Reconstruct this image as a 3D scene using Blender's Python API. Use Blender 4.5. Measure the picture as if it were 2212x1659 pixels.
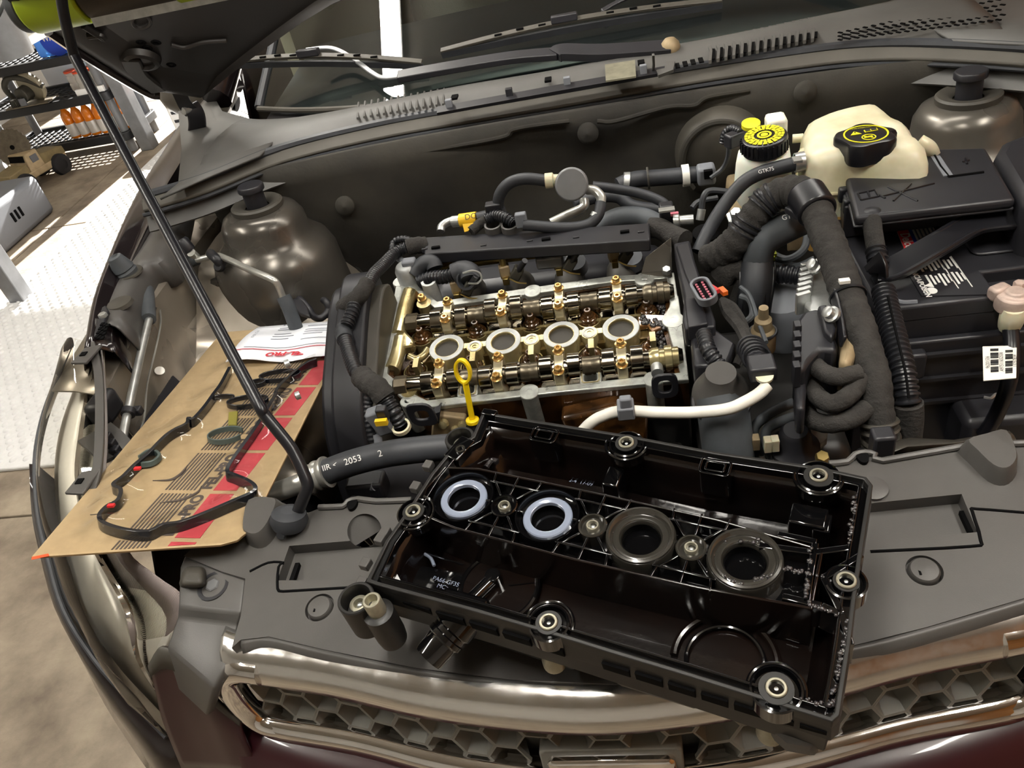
import bpy, bmesh, math, random
from mathutils import Vector, Matrix, Quaternion
for o in list(bpy.data.objects): bpy.data.objects.remove(o)
SC = bpy.context.scene
COL = SC.collection
R = math.radians
V = Vector
rnd = random.Random(7)

# ------------------------------------------------------------------ camera
IW, IH, FPX = 2212, 1659, 1700.0
CAM = V((0.1675, -0.9287, 1.4886))
yaw, pit, rol = R(-12.91), R(37.83), R(13.92)
FWD = V((math.sin(yaw)*math.cos(pit), math.cos(yaw)*math.cos(pit), -math.sin(pit)))
_r0 = V((math.cos(yaw), -math.sin(yaw), 0)); _u0 = _r0.cross(FWD)
RGT = _r0*math.cos(rol) - _u0*math.sin(rol)
UPV = _r0*math.sin(rol) + _u0*math.cos(rol)
cd = bpy.data.cameras.new('camera'); cam = bpy.data.objects.new('camera', cd); COL.objects.link(cam)
cd.sensor_width = 36; cd.sensor_fit = 'HORIZONTAL'; cd.lens = 36*FPX/IW; cd.clip_start = .02; cd.clip_end = 60
cam.matrix_world = Matrix(((RGT.x, UPV.x, -FWD.x, CAM.x), (RGT.y, UPV.y, -FWD.y, CAM.y), (RGT.z, UPV.z, -FWD.z, CAM.z), (0, 0, 0, 1)))
SC.camera = cam

# ------------------------------------------------------------------ world, sun, exposure
vs = SC.view_settings
vs.view_transform = 'Standard'; vs.look = 'None'; vs.gamma = 1; vs.use_curve_mapping = False
vs.exposure = 0.0
wd = bpy.data.worlds.new('world'); SC.world = wd; wd.use_nodes = True
wn = wd.node_tree.nodes; wl = wd.node_tree.links
bg = wn['Background']
sky = wn.new('ShaderNodeTexSky'); sky.sky_type = 'HOSEK_WILKIE'; sky.turbidity = 3.0; sky.ground_albedo = .3
sky.sun_direction = (-.25, .72, .65)
wl.new(sky.outputs[0], bg.inputs[0]); bg.inputs[1].default_value = 2.6
sd = bpy.data.lights.new('sun', 'SUN'); sd.energy = 45; sd.angle = R(.6); sd.color = (1, .96, .9)
so = bpy.data.objects.new('sun', sd); COL.objects.link(so); so.location = (-2, 8, 6)
so.rotation_euler = (V((-.06, -.80, -.345))).to_track_quat('-Z', 'Y').to_euler()

# ------------------------------------------------------------------ pixel -> point at a stated height / depth
def ray(x, y): return FWD + RGT*((x-IW/2)/FPX) - UPV*((y-IH/2)/FPX)
def Z(x, y, z): d = ray(x, y); return CAM + d*((z-CAM.z)/d.z)
def Y(x, y, yy): d = ray(x, y); return CAM + d*((yy-CAM.y)/d.y)
def X(x, y, xx): d = ray(x, y); return CAM + d*((xx-CAM.x)/d.x)
def PL(x, y, p, n): d = ray(x, y); return CAM + d*((p-CAM).dot(n)/d.dot(n))
def ZP(z, pts): return [Z(a, b, z) for a, b in pts]
def YP(yy, pts): return [Y(a, b, yy) for a, b in pts]
def Z3(pts): return [Z(a, b, c) for a, b, c in pts]
def Y3(pts): return [Y(a, b, c) for a, b, c in pts]
XC = 0.0917                                     # the car's centre line

# ------------------------------------------------------------------ materials
def lin(c):
    if isinstance(c, str):
        c = [int(c[i:i+2], 16)/255 for i in (0, 2, 4)]
    return [(v/12.92 if v <= .04045 else ((v+.055)/1.055)**2.4) for v in c]
MATS = {}
def mat(name, col, rough=.5, metal=0., var=0., vscale=20., bump=0., bscale=60., col2=None, coat=0., trans=0., ior=1.45, alpha=1., emit=None, estr=0., detail=4., rvar=0., spec=.5, sheen=0., aniso=None, contrast=(.35, .65), sss=0.):
    m = bpy.data.materials.new(name); MATS[name] = m; m.use_nodes = True
    nt = m.node_tree; N = nt.nodes; L = nt.links
    p = N['Principled BSDF']
    c = lin(col)
    p.inputs['Base Color'].default_value = (*c, 1)
    p.inputs['Roughness'].default_value = rough; p.inputs['Metallic'].default_value = metal
    p.inputs['IOR'].default_value = ior; p.inputs['Alpha'].default_value = alpha
    p.inputs['Specular IOR Level'].default_value = spec
    if coat: p.inputs['Coat Weight'].default_value = coat; p.inputs['Coat Roughness'].default_value = .05
    if trans: p.inputs['Transmission Weight'].default_value = trans
    if sheen: p.inputs['Sheen Weight'].default_value = sheen
    if sss: p.inputs['Subsurface Weight'].default_value = sss; p.inputs['Subsurface Scale'].default_value = .01
    if emit: p.inputs['Emission Color'].default_value = (*lin(emit), 1); p.inputs['Emission Strength'].default_value = estr
    if var or col2 or bump or rvar:
        tc = N.new('ShaderNodeTexCoord')
        def noise(s, dt=detail):
            n = N.new('ShaderNodeTexNoise'); n.inputs['Scale'].default_value = s; n.inputs['Detail'].default_value = dt
            n.inputs['Roughness'].default_value = .6
            if aniso:
                mp = N.new('ShaderNodeMapping'); mp.inputs['Scale'].default_value = aniso
                L.new(tc.outputs['Object'], mp.inputs[0]); L.new(mp.outputs[0], n.inputs[0])
            else: L.new(tc.outputs['Object'], n.inputs[0])
            return n
        if var or col2:
            n = noise(vscale); r = N.new('ShaderNodeValToRGB'); L.new(n.outputs[0], r.inputs[0])
            r.color_ramp.elements[0].position, r.color_ramp.elements[1].position = contrast
            d = lin(col2) if col2 else [min(1, v*(1+var)) for v in c]
            e = c if col2 else [v*(1-var) for v in c]
            r.color_ramp.elements[0].color = (*e, 1); r.color_ramp.elements[1].color = (*d, 1)
            L.new(r.outputs[0], p.inputs['Base Color'])
        if rvar:
            n = noise(vscale*.7); r = N.new('ShaderNodeMapRange'); L.new(n.outputs[0], r.inputs[0])
            r.inputs[1].default_value = .3; r.inputs[2].default_value = .7
            r.inputs[3].default_value = max(.02, rough-rvar); r.inputs[4].default_value = min(1, rough+rvar)
            L.new(r.outputs[0], p.inputs['Roughness'])
        if bump:
            n = noise(bscale); b = N.new('ShaderNodeBump'); b.inputs['Strength'].default_value = bump; b.inputs['Distance'].default_value = .004
            L.new(n.outputs[0], b.inputs['Height']); L.new(b.outputs[0], p.inputs['Normal'])
    return m

# ------------------------------------------------------------------ mesh builder
def frame(d, up=None):
    d = d.normalized(); a = up if up is not None else (V((0, 0, 1)) if abs(d.z) < .95 else V((1, 0, 0)))
    s = d.cross(a); s.normalize(); return s, s.cross(d).normalized()
def smooth_path(pts, n=8, closed=False):
    pts = [V(p) for p in pts]
    if len(pts) < 3 and not closed: return pts
    out = []; m = len(pts); rg = m if closed else m-1
    for i in range(rg):
        p0 = pts[(i-1) % m] if (closed or i > 0) else pts[0]*2-pts[1]
        p1 = pts[i]; p2 = pts[(i+1) % m]
        p3 = pts[(i+2) % m] if (closed or i+2 < m) else pts[-1]*2-pts[-2]
        for k in range(n):
            t = k/n; out.append(.5*((2*p1)+(p2-p0)*t+(2*p0-5*p1+4*p2-p3)*t*t+(3*p1-p0-3*p2+p3)*t**3))
    if not closed: out.append(pts[-1])
    return out
def resample(pts, step):
    out = [pts[0]]; acc = 0
    for a, b in zip(pts, pts[1:]):
        l = (b-a).length
        if l < 1e-9: continue
        d = step-acc
        while d <= l: out.append(a+(b-a)*(d/l)); d += step
        acc = l-(d-step)
    return out
class MB:
    def __init__(s): s.v = []; s.f = []
    def add(s, vs, fs):
        k = len(s.v); s.v += [V(v) for v in vs]; s.f += [[i+k for i in f] for f in fs]; return s
    def box(s, c, sz, M=None, taper=1.):
        x, y, z = sz[0]/2, sz[1]/2, sz[2]/2; c = V(c)
        vs = [V((a*x*(taper if q > 0 else 1), b*y*(taper if q > 0 else 1), q*z)) for q in (-1, 1) for b in (-1, 1) for a in (-1, 1)]
        vs = [(M @ v if M else v)+c for v in vs]
        return s.add(vs, [[0, 2, 3, 1], [4, 5, 7, 6], [0, 1, 5, 4], [2, 6, 7, 3], [0, 4, 6, 2], [1, 3, 7, 5]])
    def hexa(s, b, t):                           # 4 bottom + 4 top points, in loop order
        return s.add(list(b)+list(t), [[3, 2, 1, 0], [4, 5, 6, 7], [0, 1, 5, 4], [1, 2, 6, 5], [2, 3, 7, 6], [3, 0, 4, 7]])
    def prism(s, poly, off, cap=True):           # poly: 3-D loop, off: extrusion vector
        n = len(poly); a = [V(p) for p in poly]; b = [p+V(off) for p in a]
        fs = [[i, (i+1) % n, n+(i+1) % n, n+i] for i in range(n)]
        if cap: fs += [list(range(n))[::-1], list(range(n, 2*n))]
        return s.add(a+b, fs)
    def ring(s, outer, inner, off):              # a frame: outer and inner loops of equal length
        n = len(outer); o = [V(p) for p in outer]; i_ = [V(p) for p in inner]; off = V(off)
        vs = o+i_+[p+off for p in o]+[p+off for p in i_]; fs = []
        for k in range(n):
            j = (k+1) % n
            fs += [[k, j, n+j, n+k][::-1], [2*n+k, 2*n+j, 3*n+j, 3*n+k], [k, j, 2*n+j, 2*n+k], [n+j, n+k, 3*n+k, 3*n+j]]
        return s.add(vs, fs)
    def lathe(s, prof, o=(0, 0, 0), ax=(0, 0, 1), n=24, a0=0, a1=2*math.pi, sx=1., up=None, cap=True):  # prof: (r, h)
        o = V(o); ax = V(ax).normalized(); e, g = frame(ax, up); k = len(s.v)
        full = abs(a1-a0-2*math.pi) < 1e-6; m = n if full else n+1
        for r, h in prof:
            for i in range(m):
                a = a0+(a1-a0)*i/n
                s.v.append(o+ax*h+e*(math.cos(a)*r*sx)+g*(math.sin(a)*r))
        for j in range(len(prof)-1):
            for i in range(n):
                i2 = (i+1) % m if full else i+1
                s.f.append([k+j*m+i, k+j*m+i2, k+(j+1)*m+i2, k+(j+1)*m+i])
        if full and cap:
            if prof[0][0] > 1e-6: s.f.append([k+i for i in range(m)][::-1])
            if prof[-1][0] > 1e-6: s.f.append([k+(len(prof)-1)*m+i for i in range(m)])
        return s
    def cyl(s, a, b, r, r2=None, n=20):
        a = V(a); b = V(b); return s.lathe([(r, 0), (r if r2 is None else r2, (b-a).length)], a, b-a, n)
    def sph(s, c, r, n=14, sc=(1, 1, 1)):
        c = V(c); k = len(s.v); m = n//2
        for j in range(m+1):
            t = math.pi*j/m
            for i in range(n):
                a = 2*math.pi*i/n
                s.v.append(c+V((r*sc[0]*math.sin(t)*math.cos(a), r*sc[1]*math.sin(t)*math.sin(a), r*sc[2]*math.cos(t))))
        for j in range(m):
            for i in range(n): s.f.append([k+j*n+i, k+(j+1)*n+i, k+(j+1)*n+(i+1) % n, k+j*n+(i+1) % n])
        return s
    def tube(s, pts, r, n=12, sm=6, closed=False, rfun=None, cap=True, flat=None):
        P = smooth_path(pts, sm, closed) if sm else [V(p) for p in pts]
        k = len(s.v); m = len(P); up = None
        for i, p in enumerate(P):
            if closed: t = P[(i+1) % m]-P[i-1]
            else: t = P[min(i+1, m-1)]-P[max(i-1, 0)]
            if t.length < 1e-9: t = V((0, 0, 1))
            t.normalize()
            if up is None: e, g = frame(t)
            else:
                g = (up-t*up.dot(t)); g = g.normalized() if g.length > 1e-6 else frame(t)[1]; e = t.cross(g)
            up = g
            rr = rfun(i/(max(1, m-1)), i) if rfun else r
            for q in range(n):
                a = 2*math.pi*q/n; s.v.append(p+e*(math.cos(a)*rr*(flat or 1))+g*(math.sin(a)*rr))
        for i in range(m if closed else m-1):
            j = (i+1) % m
            for q in range(n): s.f.append([k+i*n+q, k+i*n+(q+1) % n, k+j*n+(q+1) % n, k+j*n+q])
        if cap and not closed: s.f += [[k+q for q in range(n)][::-1], [k+(m-1)*n+q for q in range(n)]]
        return s
    def corr(s, pts, r, pitch=.006, depth=.16, n=14, sm=8):    # ribbed conduit
        P = resample(smooth_path(pts, sm), pitch/4)
        return s.tube(P, r, n, 0, rfun=lambda t, i: r*(1, 1, 1-depth, 1-depth)[i % 4])
    def strip(s, pts, w, th, nrm=None, sm=6, closed=False, wdir=None):     # flat band: width w along wdir, thickness th
        P = smooth_path(pts, sm, closed) if sm else [V(p) for p in pts]
        m = len(P); k = len(s.v)
        for i, p in enumerate(P):
            t = ((P[(i+1) % m]-P[i-1]) if closed else (P[min(i+1, m-1)]-P[max(i-1, 0)])).normalized()
            if wdir is not None: a = V(wdir).normalized(); b = t.cross(a).normalized()
            else: b = V(nrm).normalized(); a = b.cross(t).normalized()
            s.v += [p+a*(w/2)+b*(th/2), p-a*(w/2)+b*(th/2), p-a*(w/2)-b*(th/2), p+a*(w/2)-b*(th/2)]
        for i in range(m if closed else m-1):
            j = (i+1) % m
            for q in range(4): s.f.append([k+i*4+q, k+i*4+(q+1) % 4, k+j*4+(q+1) % 4, k+j*4+q])
        if not closed: s.f += [[k+3, k+2, k+1, k], [k+(m-1)*4+q for q in range(4)]]
        return s
    def loft(s, rows, thick=None, closed=False):  # rows of points -> sheet (optional thickness along -normal z)
        k = len(s.v); m = len(rows); n = len(rows[0])
        for r_ in rows: s.v += [V(p) for p in r_]
        for i in range(m-1):
            for j in range(n if closed else n-1):
                j2 = (j+1) % n
                s.f.append([k+i*n+j, k+i*n+j2, k+(i+1)*n+j2, k+(i+1)*n+j])
        return s
    def hexnut(s, c, ax, r, h, n=6): return s.lathe([(r, 0), (r, h*.8), (r*.85, h)], c, ax, n)
    def xf(s, M): s.v = [M @ v for v in s.v]; return s
    def build(s, name, m, parent=None, smooth=40, bevel=0., bseg=2, world=True, solid=0., subd=0, up=False):
        me = bpy.data.meshes.new(name)
        vs = s.v
        if parent is not None and world:
            inv = root_m(parent).inverted(); vs = [inv @ v for v in s.v]
        me.from_pydata([tuple(v) for v in vs], [], s.f); me.validate()
        bm = bmesh.new(); bm.from_mesh(me)
        bmesh.ops.remove_doubles(bm, verts=bm.verts, dist=1e-6)
        bmesh.ops.recalc_face_normals(bm, faces=bm.faces)
        if up and sum(f.normal.z*f.calc_area() for f in bm.faces) < 0: bmesh.ops.reverse_faces(bm, faces=bm.faces)
        bm.to_mesh(me); bm.free()
        me.materials.append(MATS[m] if isinstance(m, str) else m)
        if smooth:
            for p in me.polygons: p.use_smooth = True
            me.set_sharp_from_angle(angle=R(smooth))
        o = bpy.data.objects.new(name, me); COL.objects.link(o)
        if parent is not None: o.parent = parent
        if solid:
            md = o.modifiers.new('solid', 'SOLIDIFY'); md.thickness = solid; md.offset = -1
        if bevel:
            md = o.modifiers.new('bevel', 'BEVEL'); md.width = bevel; md.segments = bseg; md.limit_method = 'ANGLE'; md.angle_limit = R(35)
        if subd:
            md = o.modifiers.new('sub', 'SUBSURF'); md.levels = md.render_levels = subd
        return o
def root_m(o):
    m = o.matrix_basis.copy()
    while o.parent: o = o.parent; m = o.matrix_basis @ m
    return m
def tag(o, label=None, cat=None, group=None, kind=None):
    if label: o['label'] = label
    if cat: o['category'] = cat
    if group: o['group'] = group
    if kind: o['kind'] = kind
    return o
def thing(name, label, cat, loc=(0, 0, 0), M=None, group=None, kind=None):
    o = bpy.data.objects.new(name, None); COL.objects.link(o); o.empty_display_size = .05
    if M is not None: o.matrix_basis = M
    else: o.location = loc
    return tag(o, label, cat, group, kind)
def copy_tree(o, parent=None, mw=None):
    c = o.copy(); COL.objects.link(c); c.parent = parent
    if mw is not None: c.matrix_basis = mw
    for ch in list(o.children): copy_tree(ch, c)
    return c
def text_mesh(name, body, M, size, m, parent, off=0., align='CENTER', sx=1., world=True, ext=0.):
    cu = bpy.data.curves.new(name, 'FONT'); cu.body = body; cu.size = size; cu.align_x = align; cu.align_y = 'CENTER'; cu.offset = off; cu.extrude = ext; cu.resolution_u = 3
    t = bpy.data.objects.new('tmp', cu); COL.objects.link(t)
    bpy.context.view_layer.update()
    me = bpy.data.meshes.new_from_object(t.evaluated_get(bpy.context.evaluated_depsgraph_get()))
    bpy.data.objects.remove(t); bpy.data.curves.remove(cu)
    K = (root_m(parent).inverted() @ M) if (parent is not None and world) else M
    me.transform(K @ Matrix.Diagonal((sx, 1, 1, 1))); me.materials.clear(); me.materials.append(MATS[m])
    o = bpy.data.objects.new(name, me); COL.objects.link(o)
    if parent is not None: o.parent = parent
    return o
def basis(o, x, y, z=None):
    x = V(x).normalized(); z = V(z).normalized() if z is not None else x.cross(V(y)).normalized(); y = z.cross(x).normalized(); x = y.cross(z)
    return Matrix(((x.x, y.x, z.x, o[0]), (x.y, y.y, z.y, o[1]), (x.z, y.z, z.z, o[2]), (0, 0, 0, 1)))
def rrect(w, h, r, n=5):
    out = []
    for cx, cy, a in ((w/2-r, h/2-r, 0), (-w/2+r, h/2-r, 90), (-w/2+r, -h/2+r, 180), (w/2-r, -h/2+r, 270)):
        for i in range(n+1):
            t = R(a+90*i/n); out.append((cx+r*math.cos(t), cy+r*math.sin(t)))
    return out
def circ(c, r, n=20, z=0, sy=1.): return [V((c[0]+r*math.cos(2*math.pi*i/n), c[1]+r*sy*math.sin(2*math.pi*i/n), z)) for i in range(n)]
# ------------------------------------------------------------------ material list
mat('floor_stone', '62574b', .65, vscale=6, bump=1., bscale=26, col2='9a8d7b', detail=12, contrast=(.3, .7))
mat('floor_base', '4a4238', .8)
mat('mat_foam', 'cfcfcf', .6, var=.05, vscale=30)
mat('wall_paint', 'c6c4be', .8, var=.06, vscale=2)
mat('wood_wall', '8a5a30', .5, vscale=4, col2='b07a42', aniso=(1, 1, 8), detail=6)
mat('ceiling', 'a8a298', .8, var=.1, vscale=3)
mat('shelf_black', '1c1d20', .5, bump=.1)
mat('shelf_grey', '6f7072', .45)
mat('steel_grey', '77787a', .4, metal=.3, var=.15, vscale=8)
mat('white_plastic', 'e6e6e4', .4)
mat('tin_lamp', '8b8b88', .4, metal=.6)
mat('tube_glow', 'ffffff', .5, emit='fffaf0', estr=105)
mat('lime', '9fb61e', .4)
mat('lamp_body', '3a342c', .35, metal=.4)
mat('led', 'ffffff', .4, emit='fff6e6', estr=14)
mat('blue_label', '1b3fae', .4)
mat('water_blue', '5aa3ea', .25, trans=.3)
mat('orange_juice', 'e07a12', .2, coat=.5)
mat('clear_bottle', 'd8d4cc', .15, coat=.4, trans=.2)
mat('red_cap', 'e2502c', .35)
mat('cyan', '2fb0d8', .4)
mat('tan', 'b9a583', .6, var=.12, vscale=25)
mat('tan_dark', '8a7b58', .6, var=.12, vscale=25)
mat('tyre', '26272b', .7)
mat('saw_body', '35332c', .5, var=.3, vscale=20)
mat('saw_tan', '8c8470', .5)
mat('blade_steel', '6f675a', .45, metal=.5, var=.2, vscale=30)
mat('rubber_grey', '6d7076', .6)
# car
mat('paint', '1b1416', .28, metal=.35, coat=1., var=.1, vscale=400)
mat('paint_reflected_red', '2b0f14', .32, metal=0., coat=.3)  # red of the reflection on the dark bumper is put into the colour
mat('foam_grey', '6b6858', .8, var=.15, vscale=60)
mat('apron_metal', '8d857a', .32, metal=.6, var=.2, vscale=5, rvar=.1)
mat('paint_inner', '5a5650', .30, metal=.55, var=.22, vscale=6, rvar=.1)
mat('hood_inner', '24211f', .42, metal=.3, var=.15, vscale=7)
mat('plastic', '484644', .40, var=.1, vscale=9, bump=.06, bscale=900)
mat('plastic_blk', '222226', .40, var=.15, vscale=14)
mat('plastic_dusty', '3c3933', .55, var=.22, vscale=10, bump=.05, bscale=500)
mat('cowl', '504f4d', .55, var=.12, vscale=6, bump=.05, bscale=700)
mat('seal', '4c4943', .65, var=.12, vscale=8)
mat('felt', '1f1d1a', .8, vscale=7, bump=.25, bscale=60, col2='302d26')
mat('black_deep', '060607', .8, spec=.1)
mat('rubber', '303236', .5, var=.2, vscale=15)
mat('rubber_soft', '45494d', .62, var=.15, vscale=20)
mat('tape', '2e2c2a', .9, var=.3, vscale=60, bump=.6, bscale=260)
mat('conduit', '1d1e22', .35)
mat('chrome', 'e8e6e4', .06, metal=1., rvar=.04, vscale=30)
mat('chrome_worn', 'dedcd8', .17, metal=.95, rvar=.08, vscale=90)
mat('honeycomb', '7e7d77', .45, metal=.1, var=.12, vscale=14)
mat('glass', 'ffffff', .02, trans=1., ior=1.45)
mat('screen_glass', 'cfe4da', .02, trans=1., ior=1.5)
mat('lens', 'f4f2ea', .03, trans=1., ior=1.4)
mat('lamp_silver', 'd9d5cc', .3, metal=.1, var=.1, vscale=12)
mat('lamp_grey', '8d8684', .35, metal=.3)
mat('alu', 'a8a8a4', .38, metal=.75, var=.22, vscale=30, bump=.1, bscale=200)
mat('alu_rim', 'a2a49e', .34, metal=.6, var=.25, vscale=45, rvar=.1)
mat('alu_white', 'b4b7b6', .5, metal=.3, var=.12, vscale=40)
mat('gold', '97865a', .27, metal=.7, col2='c0b388', vscale=18, coat=.6)
mat('gold_dark', '45351c', .28, metal=.45, col2='8a7446', vscale=22, coat=.8)
mat('oil_dark', '1c130b', .18, metal=.2, col2='5a3a1c', vscale=26, coat=1.)
mat('oil_brown', '512e16', .2, metal=.3, col2='8a6234', vscale=24, coat=1.)
mat('sludge', '141216', .12, col2='2e2a2a', vscale=90, bump=1., bscale=160, coat=1.)
mat('cam_steel', '8a8374', .16, metal=1., var=.18, vscale=30, coat=.5)
mat('cam_rough', '6c6455', .35, metal=.9, var=.25, vscale=60)
mat('cap_alu', 'bdb394', .3, metal=.7, var=.2, vscale=40, coat=.4)
mat('bolt_gold', 'a87a3c', .26, metal=.75, col2='d6b878', vscale=120, coat=.6)
mat('well_dark', '35322c', .6, var=.1, vscale=20)
mat('brass', 'a8935c', .3, metal=.9, var=.15, vscale=30)
mat('yellow', 'e8c613', .4, var=.06, vscale=30)
mat('cover_in', '090707', .15, col2='120a07', vscale=9, coat=.3, bump=.08, bscale=40)
mat('cover_out', '1c1b1a', .4, var=.2, vscale=20)
mat('cover_wet', '070708', .10, coat=1.)
mat('cover_ring', '8a93a6', .16, coat=1., metal=.2)
mat('cover_ring_dark', '2a2824', .2, coat=1.)
mat('sleeve', 'aaa694', .35, metal=.75, var=.15, vscale=60)
mat('card', 'a8926f', .7, var=.06, vscale=60)
mat('card_edge', '8a6f4c', .8)
mat('card_red', 'b4424a', .6)
mat('card_ink', '4d443f', .7)
mat('paper', 'e4e7ee', .5)
mat('paper_red', 'c8323e', .5)
mat('paper_ink', '5f6570', .6)
mat('gasket', '15171d', .25, coat=.4)
mat('gasket_grey', '47524f', .35)
mat('olive', '77702a', .5)
mat('film', 'ffffff', .07, trans=0., alpha=.10, spec=.7, bump=.25, bscale=25)
mat('tank', 'b8b190', .32, vscale=11, col2='dbd6bc', sss=.15)
mat('tank_amber', 'b98f4a', .35, col2='d0a865', vscale=10, sss=.2)
mat('tank_white', 'e2e4d8', .35, var=.05, vscale=20, sss=.25)
mat('cap_black', '16161a', .30)
mat('cap_yellow', 'd9d21c', .45, var=.06, vscale=80)
mat('white_pipe', 'd9d6cc', .35, var=.08, vscale=30)
mat('metal_pipe', 'b8b8b2', .3, metal=.7, var=.15, vscale=25)
mat('zinc', 'b8bab8', .35, metal=.8, var=.15, vscale=50)
mat('iron_tan', '8d7c60', .6, metal=.3, var=.25, vscale=20)
mat('label_white', 'e4e2da', .5)
mat('label_yellow', 'e0b420', .5)
mat('label_red', 'cf2a2f', .45)
mat('label_blue', '2a3a8c', .45)
mat('ink', '1c1c1e', .6)
mat('white_print', 'd8d8d4', .6)
mat('terminal', 'b9a59a', .5, metal=.3, var=.15, vscale=50)
mat('red_light', 'd01020', .3, emit='ff2030', estr=1.2)
mat('cabin_beige', '8e8876', .9)
mat('seat_cloth', '4d4a44', .9, bump=.3, bscale=200)
mat('orange_clip', 'd8641c', .4)
mat('green_conn', '8d9420', .4)
mat('pink', 'c06a7a', .5)

# ------------------------------------------------------------------ the garage
fl = MB().box((-.5, 1.7, -.06), (8.6, 11.4, .1)).build('floor', 'floor_base'); tag(fl, 'tan stone-look concrete garage floor', 'floor', kind='structure')
J = Z(40, 1115, 0).y
ys = [-4.0, -2.3, J-.9, J, 2.7, 4.8, 7.4]; xs = [-4.8, -2.95, .6, 2.4]
for i in range(len(ys)-1):
    for k in range(len(xs)-1):
        MB().box(((xs[k]+xs[k+1])/2, (ys[i]+ys[i+1])/2, -.0075), (xs[k+1]-xs[k]-.008, ys[i+1]-ys[i]-.008, .015)).build('slab', 'floor_stone', fl, bevel=.003)
YB = 7.0
def wall(name, parts, m, label):
    b = MB()
    for c, s in parts: b.box(c, s)
    return tag(b.build(name, m), label, 'wall', kind='structure')
wall('wall_left', [((-4.75, 1.7, 1.45), (.1, 11.4, 2.9))], 'wall_paint', 'pale painted garage wall behind the storage shelf')
wall('wall_right', [((2.45, 1.7, 1.45), (.1, 11.4, 2.9))], 'wood_wall', 'brown boarded garage wall beside the car')
wall('wall_front', [((-.5, -3.95, 1.45), (8.6, .1, 2.9))], 'wall_paint', 'pale painted garage wall in front of the car')
wall('wall_back', [((-4.4, YB+.3, 1.45), (.8, .12, 2.9)), ((2.25, YB+.3, 1.45), (.3, .12, 2.9)), ((-.95, YB+.3, 2.65), (6.1, .12, .5))], 'wall_paint', 'garage wall around the open vehicle door')
cl = tag(MB().box((-.5, 1.7, 2.95), (8.6, 11.4, .1)).build('ceiling', 'ceiling'), 'brown boarded garage ceiling', 'ceiling', kind='structure')

# ceiling strip lamps (the one above the windscreen is mirrored in it; the unseen rest give fill)
def strip_lamp(c, label, L_=1.25, w=.10):
    t = thing('strip_lamp', label, 'lamp', c, group='ceiling strip lamps')
    MB().box(V(c)+V((0, 0, .03)), (w+.02, L_, .05), taper=.7).build('housing', 'tin_lamp', t)
    MB().box(V(c)+V((0, 0, -.006)), (w, L_-.04, .02)).build('diffuser', 'tube_glow', t, bevel=.006)
    return t
strip_lamp((-.15, -.55, 2.84), 'ceiling strip lamp above the nose of the car, on the left')
strip_lamp((-1.04, 1.55, 2.84), 'ceiling strip lamp above the windscreen', w=.17)
strip_lamp((1.35, -.55, 2.84), 'ceiling strip lamp above the nose of the car, on the right')
strip_lamp((-2.1, -.55, 2.84), 'ceiling strip lamp over the floor left of the car')

# ------------------------------------------------------------------ foam mat
mt = thing('foam_mat', 'pale grey foam floor mat with raised dots beside the car', 'mat', (-1.9, 2.2, 0))
MX0, MX1, MY0, MY1 = -2.70, -1.05, Z(60, 1015, 0).y, 4.6
ol = [V((x+(MX0+MX1)/2, y+(MY0+MY1)/2, .0)) for x, y in rrect(MX1-MX0, MY1-MY0, .1)]
MB().prism(ol, (0, 0, .014)).build('sheet', 'mat_foam', mt, bevel=.004)
b = MB(); px_ = .052; k = 0
yy = MY0+.04
while yy < MY1-.03:
    xx = MX0+.04+(px_/2 if k % 2 else 0)
    while xx < MX1-.03:
        n = 8; q = len(b.v)
        for r_, h in ((.0135, .0138), (.010, .019)):
            for i in range(n): b.v.append(V((xx+r_*math.cos(i*6.2832/n), yy+r_*math.sin(i*6.2832/n), h)))
        b.v.append(V((xx, yy, .0205)))
        for i in range(n):
            j = (i+1) % n; b.f += [[q+i, q+j, q+n+j, q+n+i], [q+n+i, q+n+j, q+2*n]]
        xx += px_
    yy += px_*.62; k += 1
tag(b.build('raised_dot', 'mat_foam', mt, smooth=60), kind='stuff')

# ------------------------------------------------------------------ work bench (grey steel legs)
wb = thing('work_bench', 'grey steel work bench standing along the left wall', 'bench', (-2.9, 2.8, 0))
for p, w in ((Z(55, 655, 0), .075), (Z(330, 322, 0), .085), (Z(55, 655, 0)+V((-.62, 0, 0)), .075)):
    p = V((p.x-.03, p.y+.03, 0)); MB().box(p+V((0, 0, .43)), (w, w, .86)).build('leg', 'steel_grey', wb, bevel=.004)
MB().box((-3.0, 2.75, .88), (.85, 1.8, .04)).build('worktop', 'white_plastic', wb, bevel=.004)

# ------------------------------------------------------------------ storage shelf with what stands on it
SY = 3.72
sh = thing('storage_shelf', 'black plastic storage shelf with round grey posts', 'shelf', (-3.3, 3.9, 0))
def deck(z, x0, x1, y0, y1, t=.05):
    d = MB(); pts = [V((x+(x0+x1)/2, y+(y0+y1)/2, z)) for x, y in rrect(x1-x0, y1-y0, .05)]
    inn = [V((x+(x0+x1)/2, y+(y0+y1)/2, z)) for x, y in rrect(x1-x0-.06, y1-y0-.06, .03)]
    d.ring(pts, inn, (0, 0, t))
    nx = int((x1-x0)/.05); ny = int((y1-y0)/.05)
    for i in range(1, nx): d.box((x0+i*(x1-x0)/nx, (y0+y1)/2, z+t*.6), (.014, y1-y0-.05, .012))
    for i in range(1, ny): d.box(((x0+x1)/2, y0+i*(y1-y0)/ny, z+t*.6), (x1-x0-.05, .014, .012))
    return d.build('shelf_board', 'shelf_black', sh, bevel=.004)
for z in (.08, .335, .575): deck(z, -3.86, -2.90, SY-.03, SY+.40)
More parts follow.
